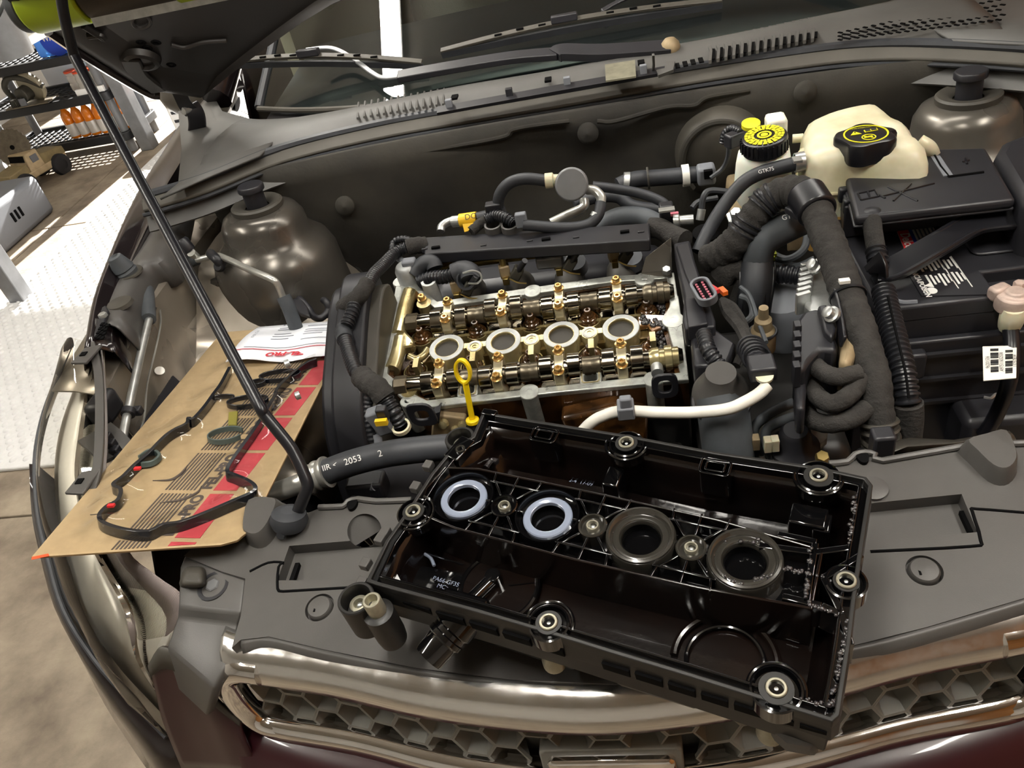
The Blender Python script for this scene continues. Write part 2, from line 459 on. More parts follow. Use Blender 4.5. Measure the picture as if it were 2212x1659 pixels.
for x, y in ((-2.95, SY+.03), (-3.78, SY+.03), (-2.95, SY+.35), (-3.78, SY+.35)):
    MB().cyl((x, y, 0), (x, y, .335), .026).cyl((x, y, .33), (x, y, .6), .026).build('post', 'shelf_grey', sh)
# bottles
def bottle(x, y, z, body, cap, label, grp, h=.2, r=.033, neck=.014, mid=None):
    t = thing('drink_bottle', label, 'bottle', (x, y, z), group=grp)
    MB().lathe([(r*.85, 0), (r, .01), (r, h*.35), (r*.88, h*.42), (r, h*.5), (r, h*.66), (r*.85, h*.78), (neck*1.2, h*.88), (neck, h*.95)], (x, y, z), n=14).build('body', body, t)
    if mid: MB().lathe([(r*1.03, h*.08), (r*1.03, h*.46)], (x, y, z), n=14).build('label_band', mid, t)
    MB().lathe([(neck*1.25, h*.93), (neck*1.25, h*1.02), (neck, h*1.04)], (x, y, z), n=12).build('cap', cap, t)
for i in range(6):
    p = Y(150+i*22, 268-i*4, SY+.05+.0*i)
    bottle(p.x, SY+.06+(.0 if i < 4 else .02), .13, 'orange_juice', 'orange_juice', '%s orange drink bottle from the left on the bottom shelf' % ('first second third fourth fifth sixth'.split()[i]), 'orange bottles on the bottom shelf', h=.2, r=.034, mid='clear_bottle')
for i, (a, c) in enumerate(((185, 178), (197, 172), (206, 186), (233, 168), (244, 178), (165, 196))):
    p = Y(a, c, SY+.12)
    bottle(p.x, SY+.1+.05*(i % 2), .385, 'clear_bottle', 'red_cap', 'red-capped squat bottle on the middle shelf, ' + ('left of the pair by the post', 'tallest near the post', 'front one left of the post', 'first right of the post', 'second right of the post', 'leftmost by the white panel')[i], 'red-capped bottles on the middle shelf', h=.12, r=.036, neck=.03)
p = Y(268, 225, SY+.25); bottle(p.x+.05, SY+.25, .13, 'water_blue', 'cyan', 'slim blue bottle beside the grey post on the bottom shelf', 'blue bottle', h=.22, r=.03)
tag(MB().box((-3.2, SY+.43, .42), (.75, .012, .30)).build('white_board', 'white_plastic'), 'white board leaning behind the storage shelf', 'board')
tag(MB().box((-3.02, SY+.0, .405), (.19, .02, .035)).build('price_strip', 'white_plastic', bevel=.002), 'white carton strip on the middle shelf front by the red-capped bottles', 'carton')
# water jug
p = V((-3.12, SY+.1, .625)); wj = thing('water_jug', 'blue water pack with white lettering on the top shelf', 'water pack', p)
MB().prism([p+V((x, y, 0)) for x, y in rrect(.26, .16, .03)], (0, 0, .19)).build('bag', 'water_blue', wj, bevel=.012)
MB().prism([p+V((.02+.085*math.cos(a), -.0805, .085+.09*math.sin(a))) for a in [i*.3142 for i in range(20)]], (0, -.002, 0)).build('label_disc', 'blue_label', wj)
text_mesh('lettering', 'WATER', basis(p+V((.03, -.084, .10)), (1, 0, 0), (0, 0, 1)), .045, 'white_print', wj, off=.001)
# circular saw on the middle shelf
p = Y(62, 215, SY-.02); p = V((-3.43, SY+.03, .385)); cs = thing('circular_saw', 'dark circular saw lying on the middle shelf', 'saw', p)
MB().lathe([(.0, 0), (.085, 0), (.095, .012), (.09, .03), (.0, .035)], p+V((.03, -.02, .10)), (.25, 1, .25), 24).build('blade_guard', 'saw_tan', cs)
MB().tube([p+V(v) for v in ((-.12, 0, .03), (-.13, -.02, .12), (-.06, -.03, .175), (.04, -.03, .15), (.12, -.02, .09))], .019, 10).build('handle', 'saw_body', cs)
MB().cyl(p+V((-.02, -.07, .07)), p+V((.0, .05, .08)), .045).build('motor', 'saw_body', cs, bevel=.006)
MB().box(p+V((0, -.03, .012)), (.30, .13, .008)).build('base_plate', 'blade_steel', cs, bevel=.002)
MB().box(p+V((-.02, -.085, .035)), (.05, .01, .05)).build('switch_box', 'rubber_grey', cs, bevel=.003)
for i in range(6): MB().box(p+V((-.10+i*.012, -.075, .035)), (.005, .03, .05)).build('vent_fin', 'saw_body', cs)
# loose saw blade
p = V((-3.50, 3.44, .235)); bl = thing('saw_blade', 'round toothed saw blade propped on the toy truck', 'saw blade', p)
prof = []
for i in range(48): a = i*2*math.pi/48; r_ = .112 if i % 2 else .104; prof.append((r_*math.cos(a), r_*math.sin(a)))
ax = V((.25, -1, .35)).normalized(); e, g = frame(ax)
MB().prism([p+e*x+g*y for x, y in prof], ax*.003).build('disc', 'blade_steel', bl)
MB().cyl(p+ax*.003, p+ax*.0045, .014).build('arbor_hole', 'black_deep', bl)
# toy truck
p = V((-3.46, 3.43, 0))
Mt = Matrix.Translation(p) @ Matrix.Rotation(R(75), 4, 'Z') @ Matrix.Scale(.82, 4)
tt = thing('toy_truck', 'sand-coloured toy army truck on the floor', 'toy truck', M=Mt)
def tl(v): return Mt @ V(v)
TM = Mt.to_3x3().normalized() @ Matrix.Scale(.82, 3)
MB().box(tl((0, 0, .10)), (.52, .22, .05), TM).build('chassis', 'tan', tt, bevel=.008)
MB().hexa([tl(v) for v in ((-.26, -.10, .12), (-.08, -.105, .12), (-.08, .105, .12), (-.26, .10, .12))], [tl(v) for v in ((-.25, -.09, .165), (-.08, -.10, .18), (-.08, .10, .18), (-.25, .09, .165))]).build('bonnet', 'tan_dark', tt, bevel=.006)
MB().hexa([tl(v) for v in ((-.08, -.105, .12), (.06, -.105, .12), (.06, .105, .12), (-.08, .105, .12))], [tl(v) for v in ((-.05, -.09, .245), (.06, -.09, .245), (.06, .09, .245), (-.05, .09, .245))]).build('cab', 'tan', tt, bevel=.006)
MB().hexa([tl(v) for v in ((.06, -.105, .12), (.27, -.105, .12), (.27, .105, .12), (.06, .105, .12))], [tl(v) for v in ((.06, -.10, .20), (.27, -.10, .175), (.27, .10, .175), (.06, .10, .20))]).build('bed', 'tan_dark', tt, bevel=.006)
for y in (-.098, .098): MB().box(tl((0.005, y, .195)), (.06, .006, .05), TM).build('door_window', 'rubber_grey', tt)
MB().box(tl((-.064, 0, .215)), (.006, .15, .045), TM @ Matrix.Rotation(R(13), 3, 'Y')).build('windscreen', 'black_deep', tt)
for x in (-.17, .17):
    for y in (-.115, .115):
        w = MB().lathe([(.03, -.02), (.06, -.02), (.066, -.01), (.066, .01), (.06, .02), (.03, .02), (.03, .014), (0.001, .014)], tl((x, y, .066)), TM @ V((0, 1 if y > 0 else -1, 0)), 20).build('wheel', 'tyre', tt)
        MB().cyl(tl((x, y, .066)), tl((x, y*1.12, .066)), .032).build('hub', 'rubber_grey', w)
# grey tool case and the white sack at the left edge
p = Z(8, 470, .12); tc_ = thing('tool_case', 'grey moulded plastic tool case at the left edge', 'tool case', (p.x-.05, p.y, 0))
MB().box(V((p.x-.10, p.y+.05, .11)), (.34, .5, .22)).build('case_shell', 'rubber_grey', tc_, bevel=.03, bseg=3)
for i in range(3): MB().box(V((p.x+.072, p.y-.02+i*.035, .12)), (.008, .014, .05)).build('latch_slot', 'black_deep', tc_)
p = Z(35, 395, .05); MBs = MB()
rows = []
for j in range(7):
    t = j/6; rows.append([V((p.x-.30+.03*math.cos(i*.7+j)+.15*(1-t*.4)*math.cos(i*.5236), p.y+.16+(.2-t*.08)*math.sin(i*.5236), .02+.26*t+.01*math.sin(i*2+j))) for i in range(12)])
MBs.loft(rows, closed=True); MBs.f.append([len(MBs.v)-12+i for i in range(12)])
tag(MBs.build('plastic_sack', 'white_plastic', smooth=80), 'crumpled white plastic sack behind the grey tool case', 'sack')
# light box on the bench top and bright plastic crate right of the bench leg
p = Y(330, 235, 3.95); ct = thing('crate', 'white plastic crate with slotted sides near the fender', 'crate', (-2.55, 4.2, 0))
MB().ring([V((x-2.55, y+4.2, 0)) for x, y in rrect(.4, .5, .03)], [V((x-2.55, y+4.2, 0)) for x, y in rrect(.36, .46, .02)], (0, 0, .3)).box((-2.55, 4.2, .01), (.38, .48, .02)).build('crate_wall', 'white_plastic', ct)
for i in range(5):
    for j in range(4): MB().box((-2.70+i*.075, 3.948, .07+j*.055), (.035, .006, .018)).build('slot', 'tyre', ct)
MB().sph((-2.62, 4.15, .3), .07, 12).build('red_lid', 'red_cap', ct)
# paint bucket on the bench top
bk = thing('bucket', 'metal bucket on the bench at the top left edge', 'bucket', Y(20, 60, 2.6)); q = Y(8, 45, 2.4)
MB().lathe([(.075, -.12), (.09, .06), (.094, .06), (.094, .07), (.086, .07), (.07, -.11), (0.001, -.11)], V((q.x-.03, q.y, .90+.12)), n=24).build('shell', 'steel_grey', bk)
# ------------------------------------------------------------------ helpers for this part
def mir(p): return V((2*XC-p.x, p.y, p.z))
def cut(o, cutters):
    objs = []
    for c in cutters:
        if isinstance(c, MB):
            t = c.build('cutter', 'black_deep', o.parent, smooth=0)
        objs.append(t)
        md = o.modifiers.new('b', 'BOOLEAN'); md.operation = 'DIFFERENCE'; md.solver = 'EXACT'; md.object = t
    bpy.context.view_layer.update()
    me = bpy.data.meshes.new_from_object(o.evaluated_get(bpy.context.evaluated_depsgraph_get()))
    o.modifiers.clear(); old = o.data; nm = old.name; o.data = me; bpy.data.meshes.remove(old); me.name = nm
    for p in me.polygons: p.use_smooth = True
    me.set_sharp_from_angle(angle=R(35))
    for t in objs: bpy.data.objects.remove(t)
    return o
def add_bevel(o, w, seg=2, ang=35):
    md = o.modifiers.new('bevel', 'BEVEL'); md.width = w; md.segments = seg; md.limit_method = 'ANGLE'; md.angle_limit = R(ang); return o
def interp(rows_a, rows_b, ts, bulge=None):
    return [[a.lerp(b_, t)+(bulge(t) if bulge else V((0, 0, 0))) for a, b_ in zip(rows_a, rows_b)] for t in ts]
def sheet(rows, name, m, parent, th=.004, closed=False, smooth=50, bevel=0):
    return MB().loft(rows, closed=closed).build(name, m, parent, smooth=smooth, solid=th, bevel=bevel)

# ------------------------------------------------------------------ body shell
cb = thing('car_body', 'dark metallic car body shell around the open engine bay', 'car body', (XC, .5, 0))
# aprons and strut towers, left one in view and its mirror on the right
def apron(mr):
    f = mir if mr else (lambda p: p)
    prof = [(-.735, .905), (-.70, .90), (-.662, .885), (-.655, .80), (-.645, .735), (-.60, .705), (-.52, .695), (-.44, .685), (-.38, .65), (-.35, .58), (-.335, .25)]
    rows = []
    for i in range(17):
        y = -.10+i*.05; t = min(1, max(0, (y-.10)/.22)); t = t*t*(3-2*t); d = .008*math.sin(i*.8)
        sh_ = .16*max(0, .16-y)
        rows.append([f(V((x+sh_*(1 if k < 5 else .6 if k < 7 else .1), y, z+(t*(.13, .15, .13, .11, .05)[min(k, 8)-4]+d if 4 <= k <= 8 else 0)-(.05*max(0, -y) if k > 2 else 0)))) for k, (x, z) in enumerate(prof)])
    sheet(rows, 'inner_fender', 'apron_metal', cb, .003)
apron(False); apron(True)
def tower(mr):
    f = mir if mr else (lambda p: p)
    o = f(V((XC-.60, .354, .985))); ax = V((.04*(-1 if mr else 1), .03, 1)).normalized()
    t = MB().lathe([(.023, -.045), (.046, -.045), (.054, -.047), (.068, -.054), (.077, -.07), (.080, -.095), (.092, -.108), (.108, -.122), (.118, -.145), (.123, -.2), (.127, -.235), (.129, -.24), (.128, -.245), (.134, -.33), (.16, -.46)], o, ax, 40).build('strut_tower', 'paint_inner', cb, smooth=60)
    MB().lathe([(.022, -.042), (.030, -.036), (.044, -.034), (.0475, -.037), (.0475, -.045), (.022, -.046)], o, ax, 32, cap=False).build('bearing_ring', 'plastic_dusty', t)
    MB().lathe([(.019, -.05), (.019, -.012), (.024, -.011), (.024, -.003), (.022, 0)], o, ax, 24).build('strut_cap', 'plastic_blk', t, bevel=.001)
    return t
tl_ = tower(False); tr_ = tower(True)
# stampings on the left tower and apron
for q in ((592, 716), (620, 585), (655, 640)): pass
for a, b_ in (((430, 612), (640, 578)),):
    MB().tube([Z(420, 622, .83), Z(500, 606, .835), Z(580, 590, .835), Z(655, 577, .82)], .014, 10, rfun=lambda t, i: .015*(1-.5*abs(2*t-1)**3)).build('pressed_bead', 'paint_inner', cb)
for q in ((345, 805), ): MB().cyl(Z(345, 803, .816), Z(345, 803, .816)+V((.002, -.001, .003)), .008).build('bright_plug', 'label_white', cb)
for q, z in (((612, 592), .80), ((625, 583), .80), ((515, 615), .80), ((600, 660), .77), ((605, 665), .77), ((620, 700), .74), ((612, 712), .73), ((478, 628), .8)):
    p = Z(*q, z); MB().sph(p, .0045, 8).build('spot_weld', 'paint_inner', cb)
# tow hook
h0 = Z(660, 690, .79); MB().tube(Z3([(640, 640, .80), (652, 650, .80), (668, 668, .79), (676, 682, .785), (690, 688, .785), (703, 680, .785), (710, 668, .79), (706, 654, .80), (699, 648, .80)]), .0065, 10).build('hook', 'plastic_blk', cb)
MB().prism(ZP(.797, [(632, 634), (645, 640), (668, 672), (672, 690), (650, 684), (628, 660)]), (0, 0, .008)).build('hook_plate', 'plastic_blk', cb, bevel=.002)
# fenders
def fender(mr):
    f = mir if mr else (lambda p: p)
    edge = [(-.655, -.05, .935), (-.705, .08, .945), (-.742, .21, .952), (-.787, .37, .955), (-.828, .53, .955), (-.858, .69, .955), (-.885, .86, .96), (-.90, 1.1, .965)]
    inn = [(-.620, -.03, .915), (-.668, .07, .925), (-.705, .2, .93), (-.74, .36, .935), (-.765, .5, .945), (-.775, .62, .955), (-.80, .86, .97), (-.81, 1.1, 1.0)]
    rows = []
    for (x, y, z), (a, b_, c) in zip(edge, inn):
        rows.append([f(V(p)) for p in ((a+.006, b_, c-.045), (a, b_, c-.004), (a-.006, b_, c), ((a+x)/2, (y+b_)/2, (c+z)/2+.006), (x+.012, y, z+.002), (x, y, z-.006), (x-.022, y-.004, z-.06), (x-.05, y-.01, z-.18), (x-.03, y-.01, z-.45))])
    rows = [smooth_path(r_, 3) for r_ in rows]
    rows = [list(c) for c in zip(*[smooth_path(list(c), 4) for c in zip(*rows)])]
    return sheet(rows, 'fender', 'paint', cb, .002, smooth=60)
fender(False); fender(True)
# sill and door strip behind the left fender, roof and pillars
for mr in (0, 1):
    f = mir if mr else (lambda p: p)
    sheet([[f(V((-.80-.02*k, 1.1, 1.0-.1*k))) for k in range(7)], [f(V((-.80-.02*k, 2.2, 1.0-.1*k))) for k in range(7)]], 'door', 'paint', cb, .01)
    MB().tube([f(V(p)) for p in ((-.735, .80, 1.02), (-.66, 1.15, 1.24), (-.58, 1.5, 1.43))], .035, 10).build('pillar', 'paint', cb)
sheet([[V((XC+.63*math.sin(t*.2617), y, 1.44+.03*math.cos(t*.2617))) for t in range(-6, 7)] for y in (1.48, 2.0, 2.6)], 'roof', 'paint', cb, .02)
# dashboard and front seats seen through the glass
sheet([[V((XC-.68+i*.136, y+.0, z+.02*math.cos((i-5)*.3))) for i in range(11)] for y, z in ((.66, .985), (.85, 1.0), (1.1, 1.02), (1.2, .99), (1.22, .7))], 'dashboard', 'plastic_blk', cb, .01)
for sx in (-.37, .37):
    p = V((XC+sx, 1.75, .6)); s_ = MB().box(p, (.5, .5, .16)).build('seat_cushion', 'seat_cloth', cb, bevel=.05, bseg=3)
    MB().box(p+V((0, .3, .4)), (.5, .16, .75), Matrix.Rotation(R(-15), 3, 'X')).build('seat_back', 'seat_cloth', cb, bevel=.05, bseg=3)
MB().box((XC, 1.5, .25), (1.6, 2.6, .3)).build('floor_pan', 'black_deep', cb)
MB().box((XC, 2.66, .93), (1.5, .06, 1.04)).build('rear_blocker', 'cabin_beige', cb)  # panels added to close the cabin and keep bright daylight out
for s in (-1, 1): MB().box((XC+s*.74, 1.88, .93), (.03, 1.56, 1.04)).build('side_blocker', 'cabin_beige', cb)

# firewall with felt insulation
fw = MB(); rows = []
for j in range(15):
    t = j/14; row = []
    for i in range(41):
        x = -.62+i*1.43/40; u = (x-XC)/.7
        y = .50-.06*abs(u)**3*1.2+.012*math.sin(x*9+j*.4)*math.sin(j*.5)+.03*t
        if t > .25: y -= .02*(math.exp(-((x-.05)/.28)**2)+.6*math.exp(-((x-.5)/.14)**2))*min(1, (t-.25)*6)
        row.append(V((x, y-.035, .985-.62*t)))
    rows.append(row)
sheet(rows, 'firewall', 'felt', cb, .01, smooth=70)
for q, yy in (((745, 445), .425), ((1270, 288), .452), ((1740, 200), .43)):
    p = Y(*q, yy); t = MB().lathe([(.019, -.004), (.019, .001), (.017, .003), (.013, .0055), (.005, .0065), (.003, .008), (.0001, .008)], p, (0, -1, .25), 24).build('push_fastener', 'felt', cb)
for a in ([(690, 450), (705, 425), (735, 375), (800, 345), (900, 330), (1080, 298), (1110, 280), (1180, 268), (1230, 262)], [(1290, 262), (1330, 262), (1440, 232), (1500, 228), (1530, 210), (1620, 195)]):
    MB().tube(YP(.452, a), .0045, 8).build('pressed_ridge', 'felt', cb)
MB().tube(YP(.44, [(700, 490), (760, 560), (800, 620)]), .006, 8).build('felt_seam', 'felt', cb)

# cowl flange under the weather strip
sealp = [(300, 440), (330, 432), (440, 398), (600, 335), (800, 285), (1000, 248), (1250, 205), (1500, 160), (1700, 130), (1850, 112), (2000, 108), (2212, 118), (2300, 128)]
SP = smooth_path(ZP(1.0, sealp), 5)
def offp(P, dy, dz): return [p+V((0, dy, dz)) for p in P]
ws = thing('weather_strip', 'long dusty rubber weather strip along the front of the cowl', 'seal', (XC, .5, 1.0))
MB().strip(offp(SP, .010, -.011), .027, .016, nrm=(0, -.6, .8), sm=0).build('ribbed_band', 'seal', ws, bevel=.003)
MB().tube(offp(SP, .022, .004), .0085, 8, 0).build('bulb', 'rubber', ws)
MB().tube(offp(SP, -.004, -.021), .004, 8, 0).build('lip', 'rubber', ws)
MB().strip(offp(SP, -.002, -.040), .030, .006, nrm=(0, -.75, .66), sm=0).build('cowl_flange', 'cowl', cb)

# cowl panel
gb = ZP(1.012, [(452, 196), (462, 225), (490, 243), (560, 256), (700, 244), (850, 216), (1000, 185), (1200, 152), (1400, 108), (1600, 67), (1800, 24), (2000, -20), (2200, -75)])
GB = smooth_path(gb, 4)
def lerp_path(P, n):
    L_ = [0]
    for a, b_ in zip(P, P[1:]): L_.append(L_[-1]+(b_-a).length)
    out = []
    for i in range(n):
        s = L_[-1]*i/(n-1); k = 0
        while k < len(L_)-2 and L_[k+1] < s: k += 1
        out.append(P[k].lerp(P[k+1], (s-L_[k])/max(1e-9, L_[k+1]-L_[k])))
    return out
def by_x(P, xs):
    out = []
    for x in xs:
        best = None
        for a, b_ in zip(P, P[1:]):
            if (a.x-x)*(b_.x-x) <= 0 and abs(a.x-b_.x) > 1e-9: best = a.lerp(b_, (x-a.x)/(b_.x-a.x)); break
        out.append(best or (P[0] if x < P[0].x else P[-1]))
    return out
xs_ = [-.62+i*1.38/60 for i in range(61)]
front = by_x(SP, xs_); back = by_x(GB, xs_)
cw = thing('cowl_panel', 'grey plastic cowl panel with louvres below the windscreen', 'cowl', (XC, .6, 1.0))
rows = []
for t, dz in ((0, -.004), (.12, .0), (.3, .012), (.55, .014), (.8, .006), (1.0, -.006)):
    rows.append([a.lerp(b_, t)+V((0, .02*(1-t), dz)) for a, b_ in zip(front, back)])
sheet(rows, 'panel', 'cowl', cw, .004)
# left corner piece
for f_ in (lambda p: p, mir): sheet([[f_(Z(a, b_, 1.012)) for a, b_ in r_] for r_ in ([(385, 240), (430, 232), (446, 215), (456, 198)], [(392, 320), (440, 290), (468, 262), (480, 240)], [(385, 395), (440, 345), (520, 300), (560, 262)], [(345, 428), (440, 385), (560, 335), (640, 258)])], 'corner', 'cowl', cw, .004)
# louvres: raised fins left, chevron fins right
def on_cowl(px, py, h=0): return Z(px, py, 1.0185+h)
for i in range(14):
    x0 = 772+i*14.2; y0 = 222-i*2.3
    a = on_cowl(x0+3, y0); b_ = on_cowl(x0+1, y0+34)
    MB().tube([a, a.lerp(b_, .5)+V((0, 0, .0015)), b_], .0026, 6, 3).build('louvre_fin', 'cowl', cw)
for i in range(14):
    x0 = 1524+i*17; y0 = 88-i*3.6
    a = on_cowl(x0+2, y0); c = on_cowl(x0+12, y0+24); d = on_cowl(x0+10, y0+46)
    MB().strip([a, c, d], .005, .006, wdir=(1, 0, 0), sm=0).build('chevron_fin', 'cowl', cw)
    MB().strip([on_cowl(x0+8, y0+1), on_cowl(x0+17, y0+22), on_cowl(x0+16, y0+40)], .007, .002, nrm=(0, 0, 1), sm=0).build('louvre_gap', 'black_deep', cw)
for i in range(4):
    x0 = 1455+i*17; p = on_cowl(x0+8, 142-i*4, .001)
    MB().box(p, (.008, .024, .002)).build('louvre_gap', 'black_deep', cw)
# grille mesh at far right of the cowl
for i in range(20):
    for j in range(5):
        px_ = 1815+i*18+(9 if j % 2 else 0); py_ = 78-i*3.0+(j-2)*11*(0.35+i/30)
        if py_ < -12: continue
        p = on_cowl(px_, py_, .001); MB().box(p, (.004, .008, .0016), Matrix.Rotation(R(35), 3, 'Z')).build('mesh_hole', 'black_deep', cw)
# broken clip strip in the middle of the cowl
MB().strip([on_cowl(945, 240, .004), on_cowl(1100, 212, .004), on_cowl(1260, 183, .004), on_cowl(1440, 152, .004)], .018, .006, nrm=(0, -.3, 1)).build('clip_rail', 'plastic_blk', cw)
for a in ((970, 224), (1100, 200), (1225, 176), (1390, 150)): MB().box(on_cowl(*a, .012), (.012, .01, .016)).build('clip', 'rubber_grey' if a[0] != 1100 else 'plastic_blk', cw, bevel=.001)
for a in ((982, 210), (1184, 172), (1385, 135)): MB().box(on_cowl(*a, .006), (.012, .02, .004)).build('slot', 'black_deep', cw)
MB().prism([on_cowl(*a, .008) for a in ((1307, 143), (1372, 133), (1374, 168), (1309, 178))], (0, 0, .003)).build('foam_pad', 'foam_grey', cw)
MB().strip([on_cowl(1410, 155, .0), on_cowl(1412, 140, .02), on_cowl(1411, 118, .04)], .012, .004, wdir=(0, 1, 0), sm=0).build('broken_tab', 'cowl', cw)
MB().strip([on_cowl(1420, 160, .004), on_cowl(1445, 152, .006), on_cowl(1448, 135, .006)], .016, .006, nrm=(0, -.3, 1), sm=0).build('broken_tab', 'cowl', cw)

def thin(name, tint, ior, rough=.02):
    m = bpy.data.materials.new(name); MATS[name] = m; m.use_nodes = True; nt = m.node_tree; nt.nodes.remove(nt.nodes['Principled BSDF'])
    tr = nt.nodes.new('ShaderNodeBsdfTransparent'); gl = nt.nodes.new('ShaderNodeBsdfGlossy'); gl.inputs['Roughness'].default_value = rough; mx = nt.nodes.new('ShaderNodeMixShader'); fr = nt.nodes.new('ShaderNodeFresnel'); fr.inputs[0].default_value = ior
    nt.links.new(fr.outputs[0], mx.inputs[0]); nt.links.new(tr.outputs[0], mx.inputs[1]); nt.links.new(gl.outputs[0], mx.inputs[2]); nt.links.new(mx.outputs[0], nt.nodes['Material Output'].inputs[0]); tr.inputs[0].default_value = (*tint, 1)
thin('thin_glass', (.80, .90, .85), 1.7); thin('thin_lens', (.93, .92, .88), 1.45)
# windscreen
wsn = thing('windscreen', 'large tinted windscreen of the dark car', 'windscreen', (XC, .7, 1.0))
rows = []
bx = [XC-.70+i*1.40/30 for i in range(31)]
ga = []
for x in bx:
    u = (x-XC)/.70; ga.append(V((x, .585+.20*max(0, abs(u)-.35)**2*1.6, 1.006)))
for t in (0, .25, .5, .75, 1.0):
    rows.append([V((XC+(p.x-XC)*(1-.12*t), p.y+.92*t, p.z+.46*t+.03*t*(1-t)*4*.3)) for p in ga])
MB().loft(rows).build('pane', 'thin_glass', wsn, smooth=80, up=True)
MB().tube([p+V((0, -.003, 0)) for p in ga], .006, 8, 0).build('lower_moulding', 'seal', wsn)
MB().tube([r_[0] for r_ in rows], .010, 8).build('side_moulding', 'rubber', wsn)
# wipers
def wiper(label, blade, arm, joint, zb=1.03):
    t = thing('wiper', label, 'wiper', blade[0], group='windscreen wipers')
    B = blade
    bl = MB().strip([B[0], B[0].lerp(B[-1], .25)+V((0, -.003, .010)), B[0].lerp(B[-1], .5)+V((0, -.004, .014)), B[0].lerp(B[-1], .75)+V((0, -.003, .010)), B[-1]], .011, .006, nrm=(0, -.45, .9)).build('blade_bow', 'plastic_dusty', t, bevel=.001)
    d = (B[-1]-B[0])
    MB().strip([B[0]+V((0, .0, -.008)), B[0].lerp(B[-1], .5)+V((0, 0, -.003)), B[-1]+V((0, 0, -.008))], .004, .014, nrm=(0, -.45, .9)).build('rubber_blade', 'rubber', t)
    for s in (.22, .30, .38, .62, .70, .78):
        p = B[0].lerp(B[-1], s)+V((0, -.006, .0155 if .25 < s < .75 else .012)); MB().box(p, (.014, .004, .003), Matrix.Rotation(math.atan2(d.y, d.x), 3, 'Z')).build('bow_slot', 'black_deep', bl)
    MB().box(B[0].lerp(B[-1], .46)+V((0, -.004, .020)), (.05, .014, .014), Matrix.Rotation(math.atan2(d.y, d.x), 3, 'Z')).build('clip_block', 'plastic_blk', t, bevel=.002)
    for nm, pts, w, th, m in arm: MB().strip(pts, w, th, nrm=(0, -.35, .94), sm=5).build(nm, m, t, bevel=.0015)
    return t
GN = V((0, -.46, .92)).normalized()
def wz(px, py, y): return PL(px, py, V((XC, .585, 1.006))+GN*(.022 if py < 140 else .026), GN)
wiper('wiper arm and blade lying low at the left end of the windscreen', [wz(486, 134, .70), wz(912, 134, .64)],
      [('hook_arm', [wz(660, 108, .66), wz(715, 104, .64), wz(760, 125, .62), wz(805, 158, .60), wz(830, 168, .59), wz(870, 164, .59)], .010, .005, 'steel_grey'),
       ('arm', [wz(860, 166, .59), wz(960, 148, .585), wz(1100, 125, .585), wz(1205, 116, .58)], .024, .013, 'plastic_blk'),
       ('arm_head', [wz(1200, 120, .58), wz(1215, 113, .58), wz(1300, 114, .60), wz(1400, 108, .63), wz(1450, 104, .65)], .030, .016, 'plastic_blk')], None)
MB().sph(wz(1448, 102, .65), .018, 12).build('pivot_cap', 'iron_tan', cw)
wiper('wiper blade resting across the middle of the windscreen near the top edge', [wz(952, 110, .76), wz(1560, 0, .80)],
      [('hook_arm', [wz(1300, 24, .79), wz(1340, 2, .79), wz(1400, -20, .80), wz(1550, -60, .80)], .010, .005, 'plastic_blk'),
       ('arm', [wz(1550, -60, .80), wz(1750, -75, .78), wz(1950, -60, .74)], .022, .012, 'plastic'),
       ('arm_head', [wz(1940, -60, .74), wz(2050, -60, .70)], .028, .016, 'plastic')], None)
# door mirror
mr_ = thing('door_mirror', 'grey door mirror behind the open hood corner', 'mirror', Y(420, 200, 1.15))
p = Y(422, 198, 1.1); MB().sph(p+V((-.02, 0, 0)), .075, 16, (1.1, .6, .8)).build('mirror_shell', 'paint_inner', mr_)
MB().cyl(p+V((.03, 0, -.02)), p+V((.10, .0, -.05)), .02).build('stem', 'plastic_blk', mr_)

# ------------------------------------------------------------------ rail cover, grommet and pieces on the left apron
rc = thing('rail_cover', 'grey plastic dust cover along the left inner fender rail', 'trim panel', (-.68, .2, .9))
rail_o = ZP(.925, [(392, 432), (348, 470), (300, 540), (250, 610), (228, 660), (215, 702)])
rail_i = ZP(.922, [(412, 432), (388, 490), (355, 560), (315, 580), (285, 640), (262, 712)])
RO = smooth_path(rail_o, 3); RI = smooth_path(rail_i, 3)
rows = [[o, o.lerp(i_, .3)+V((0, 0, .008)), o.lerp(i_, .8)+V((0, 0, .006)), i_, i_+V((.012, 0, -.05))] for o, i_ in zip(RO, RI)]
sheet(rows, 'cover', 'plastic', rc, .003)
p = Z(258, 655, .93); MB().lathe([(.022, 0), (.020, .006), (.0001, .008)], p-V((0, 0, .004)), n=20).build('recess', 'plastic_dusty', rc)
gm = thing('rubber_buffer', 'small rubber hood buffer on the left rail cover', 'buffer', Z(275, 590, .93)); p = Z(276, 592, .928)
MB().lathe([(.019, 0), (.020, .006), (.017, .010), (.019, .012), (.017, .020), (.012, .036), (.008, .038), (.006, .034), (.0001, .034)], p, (-.15, -.05, 1), 24).build('buffer', 'rubber_soft', gm)
MB().lathe([(.027, 0), (.026, .003), (.018, .003)], p, n=24).build('seat', 'plastic_dusty', gm)
# black latch grid bracket beside the headlamp
lb = thing('lamp_bracket', 'black ribbed plastic headlamp bracket with one bolt', 'bracket', Z(225, 690, .92))
MB().prism(ZP(.925, [(205, 720), (222, 680), (236, 672), (242, 684), (234, 705), (226, 735), (212, 740)]), (0, 0, .012)).build('arm', 'plastic_blk', lb, bevel=.002)
for i in range(3):
    for j in range(4): MB().box(Z(209+i*6+j*4, 727-j*9+i*1.5, .938), (.005, .007, .002)).build('cell', 'black_deep', lb)
MB().hexnut(Z(224, 684, .937), (0, 0, 1), .007, .006).build('bolt', 'zinc', lb)
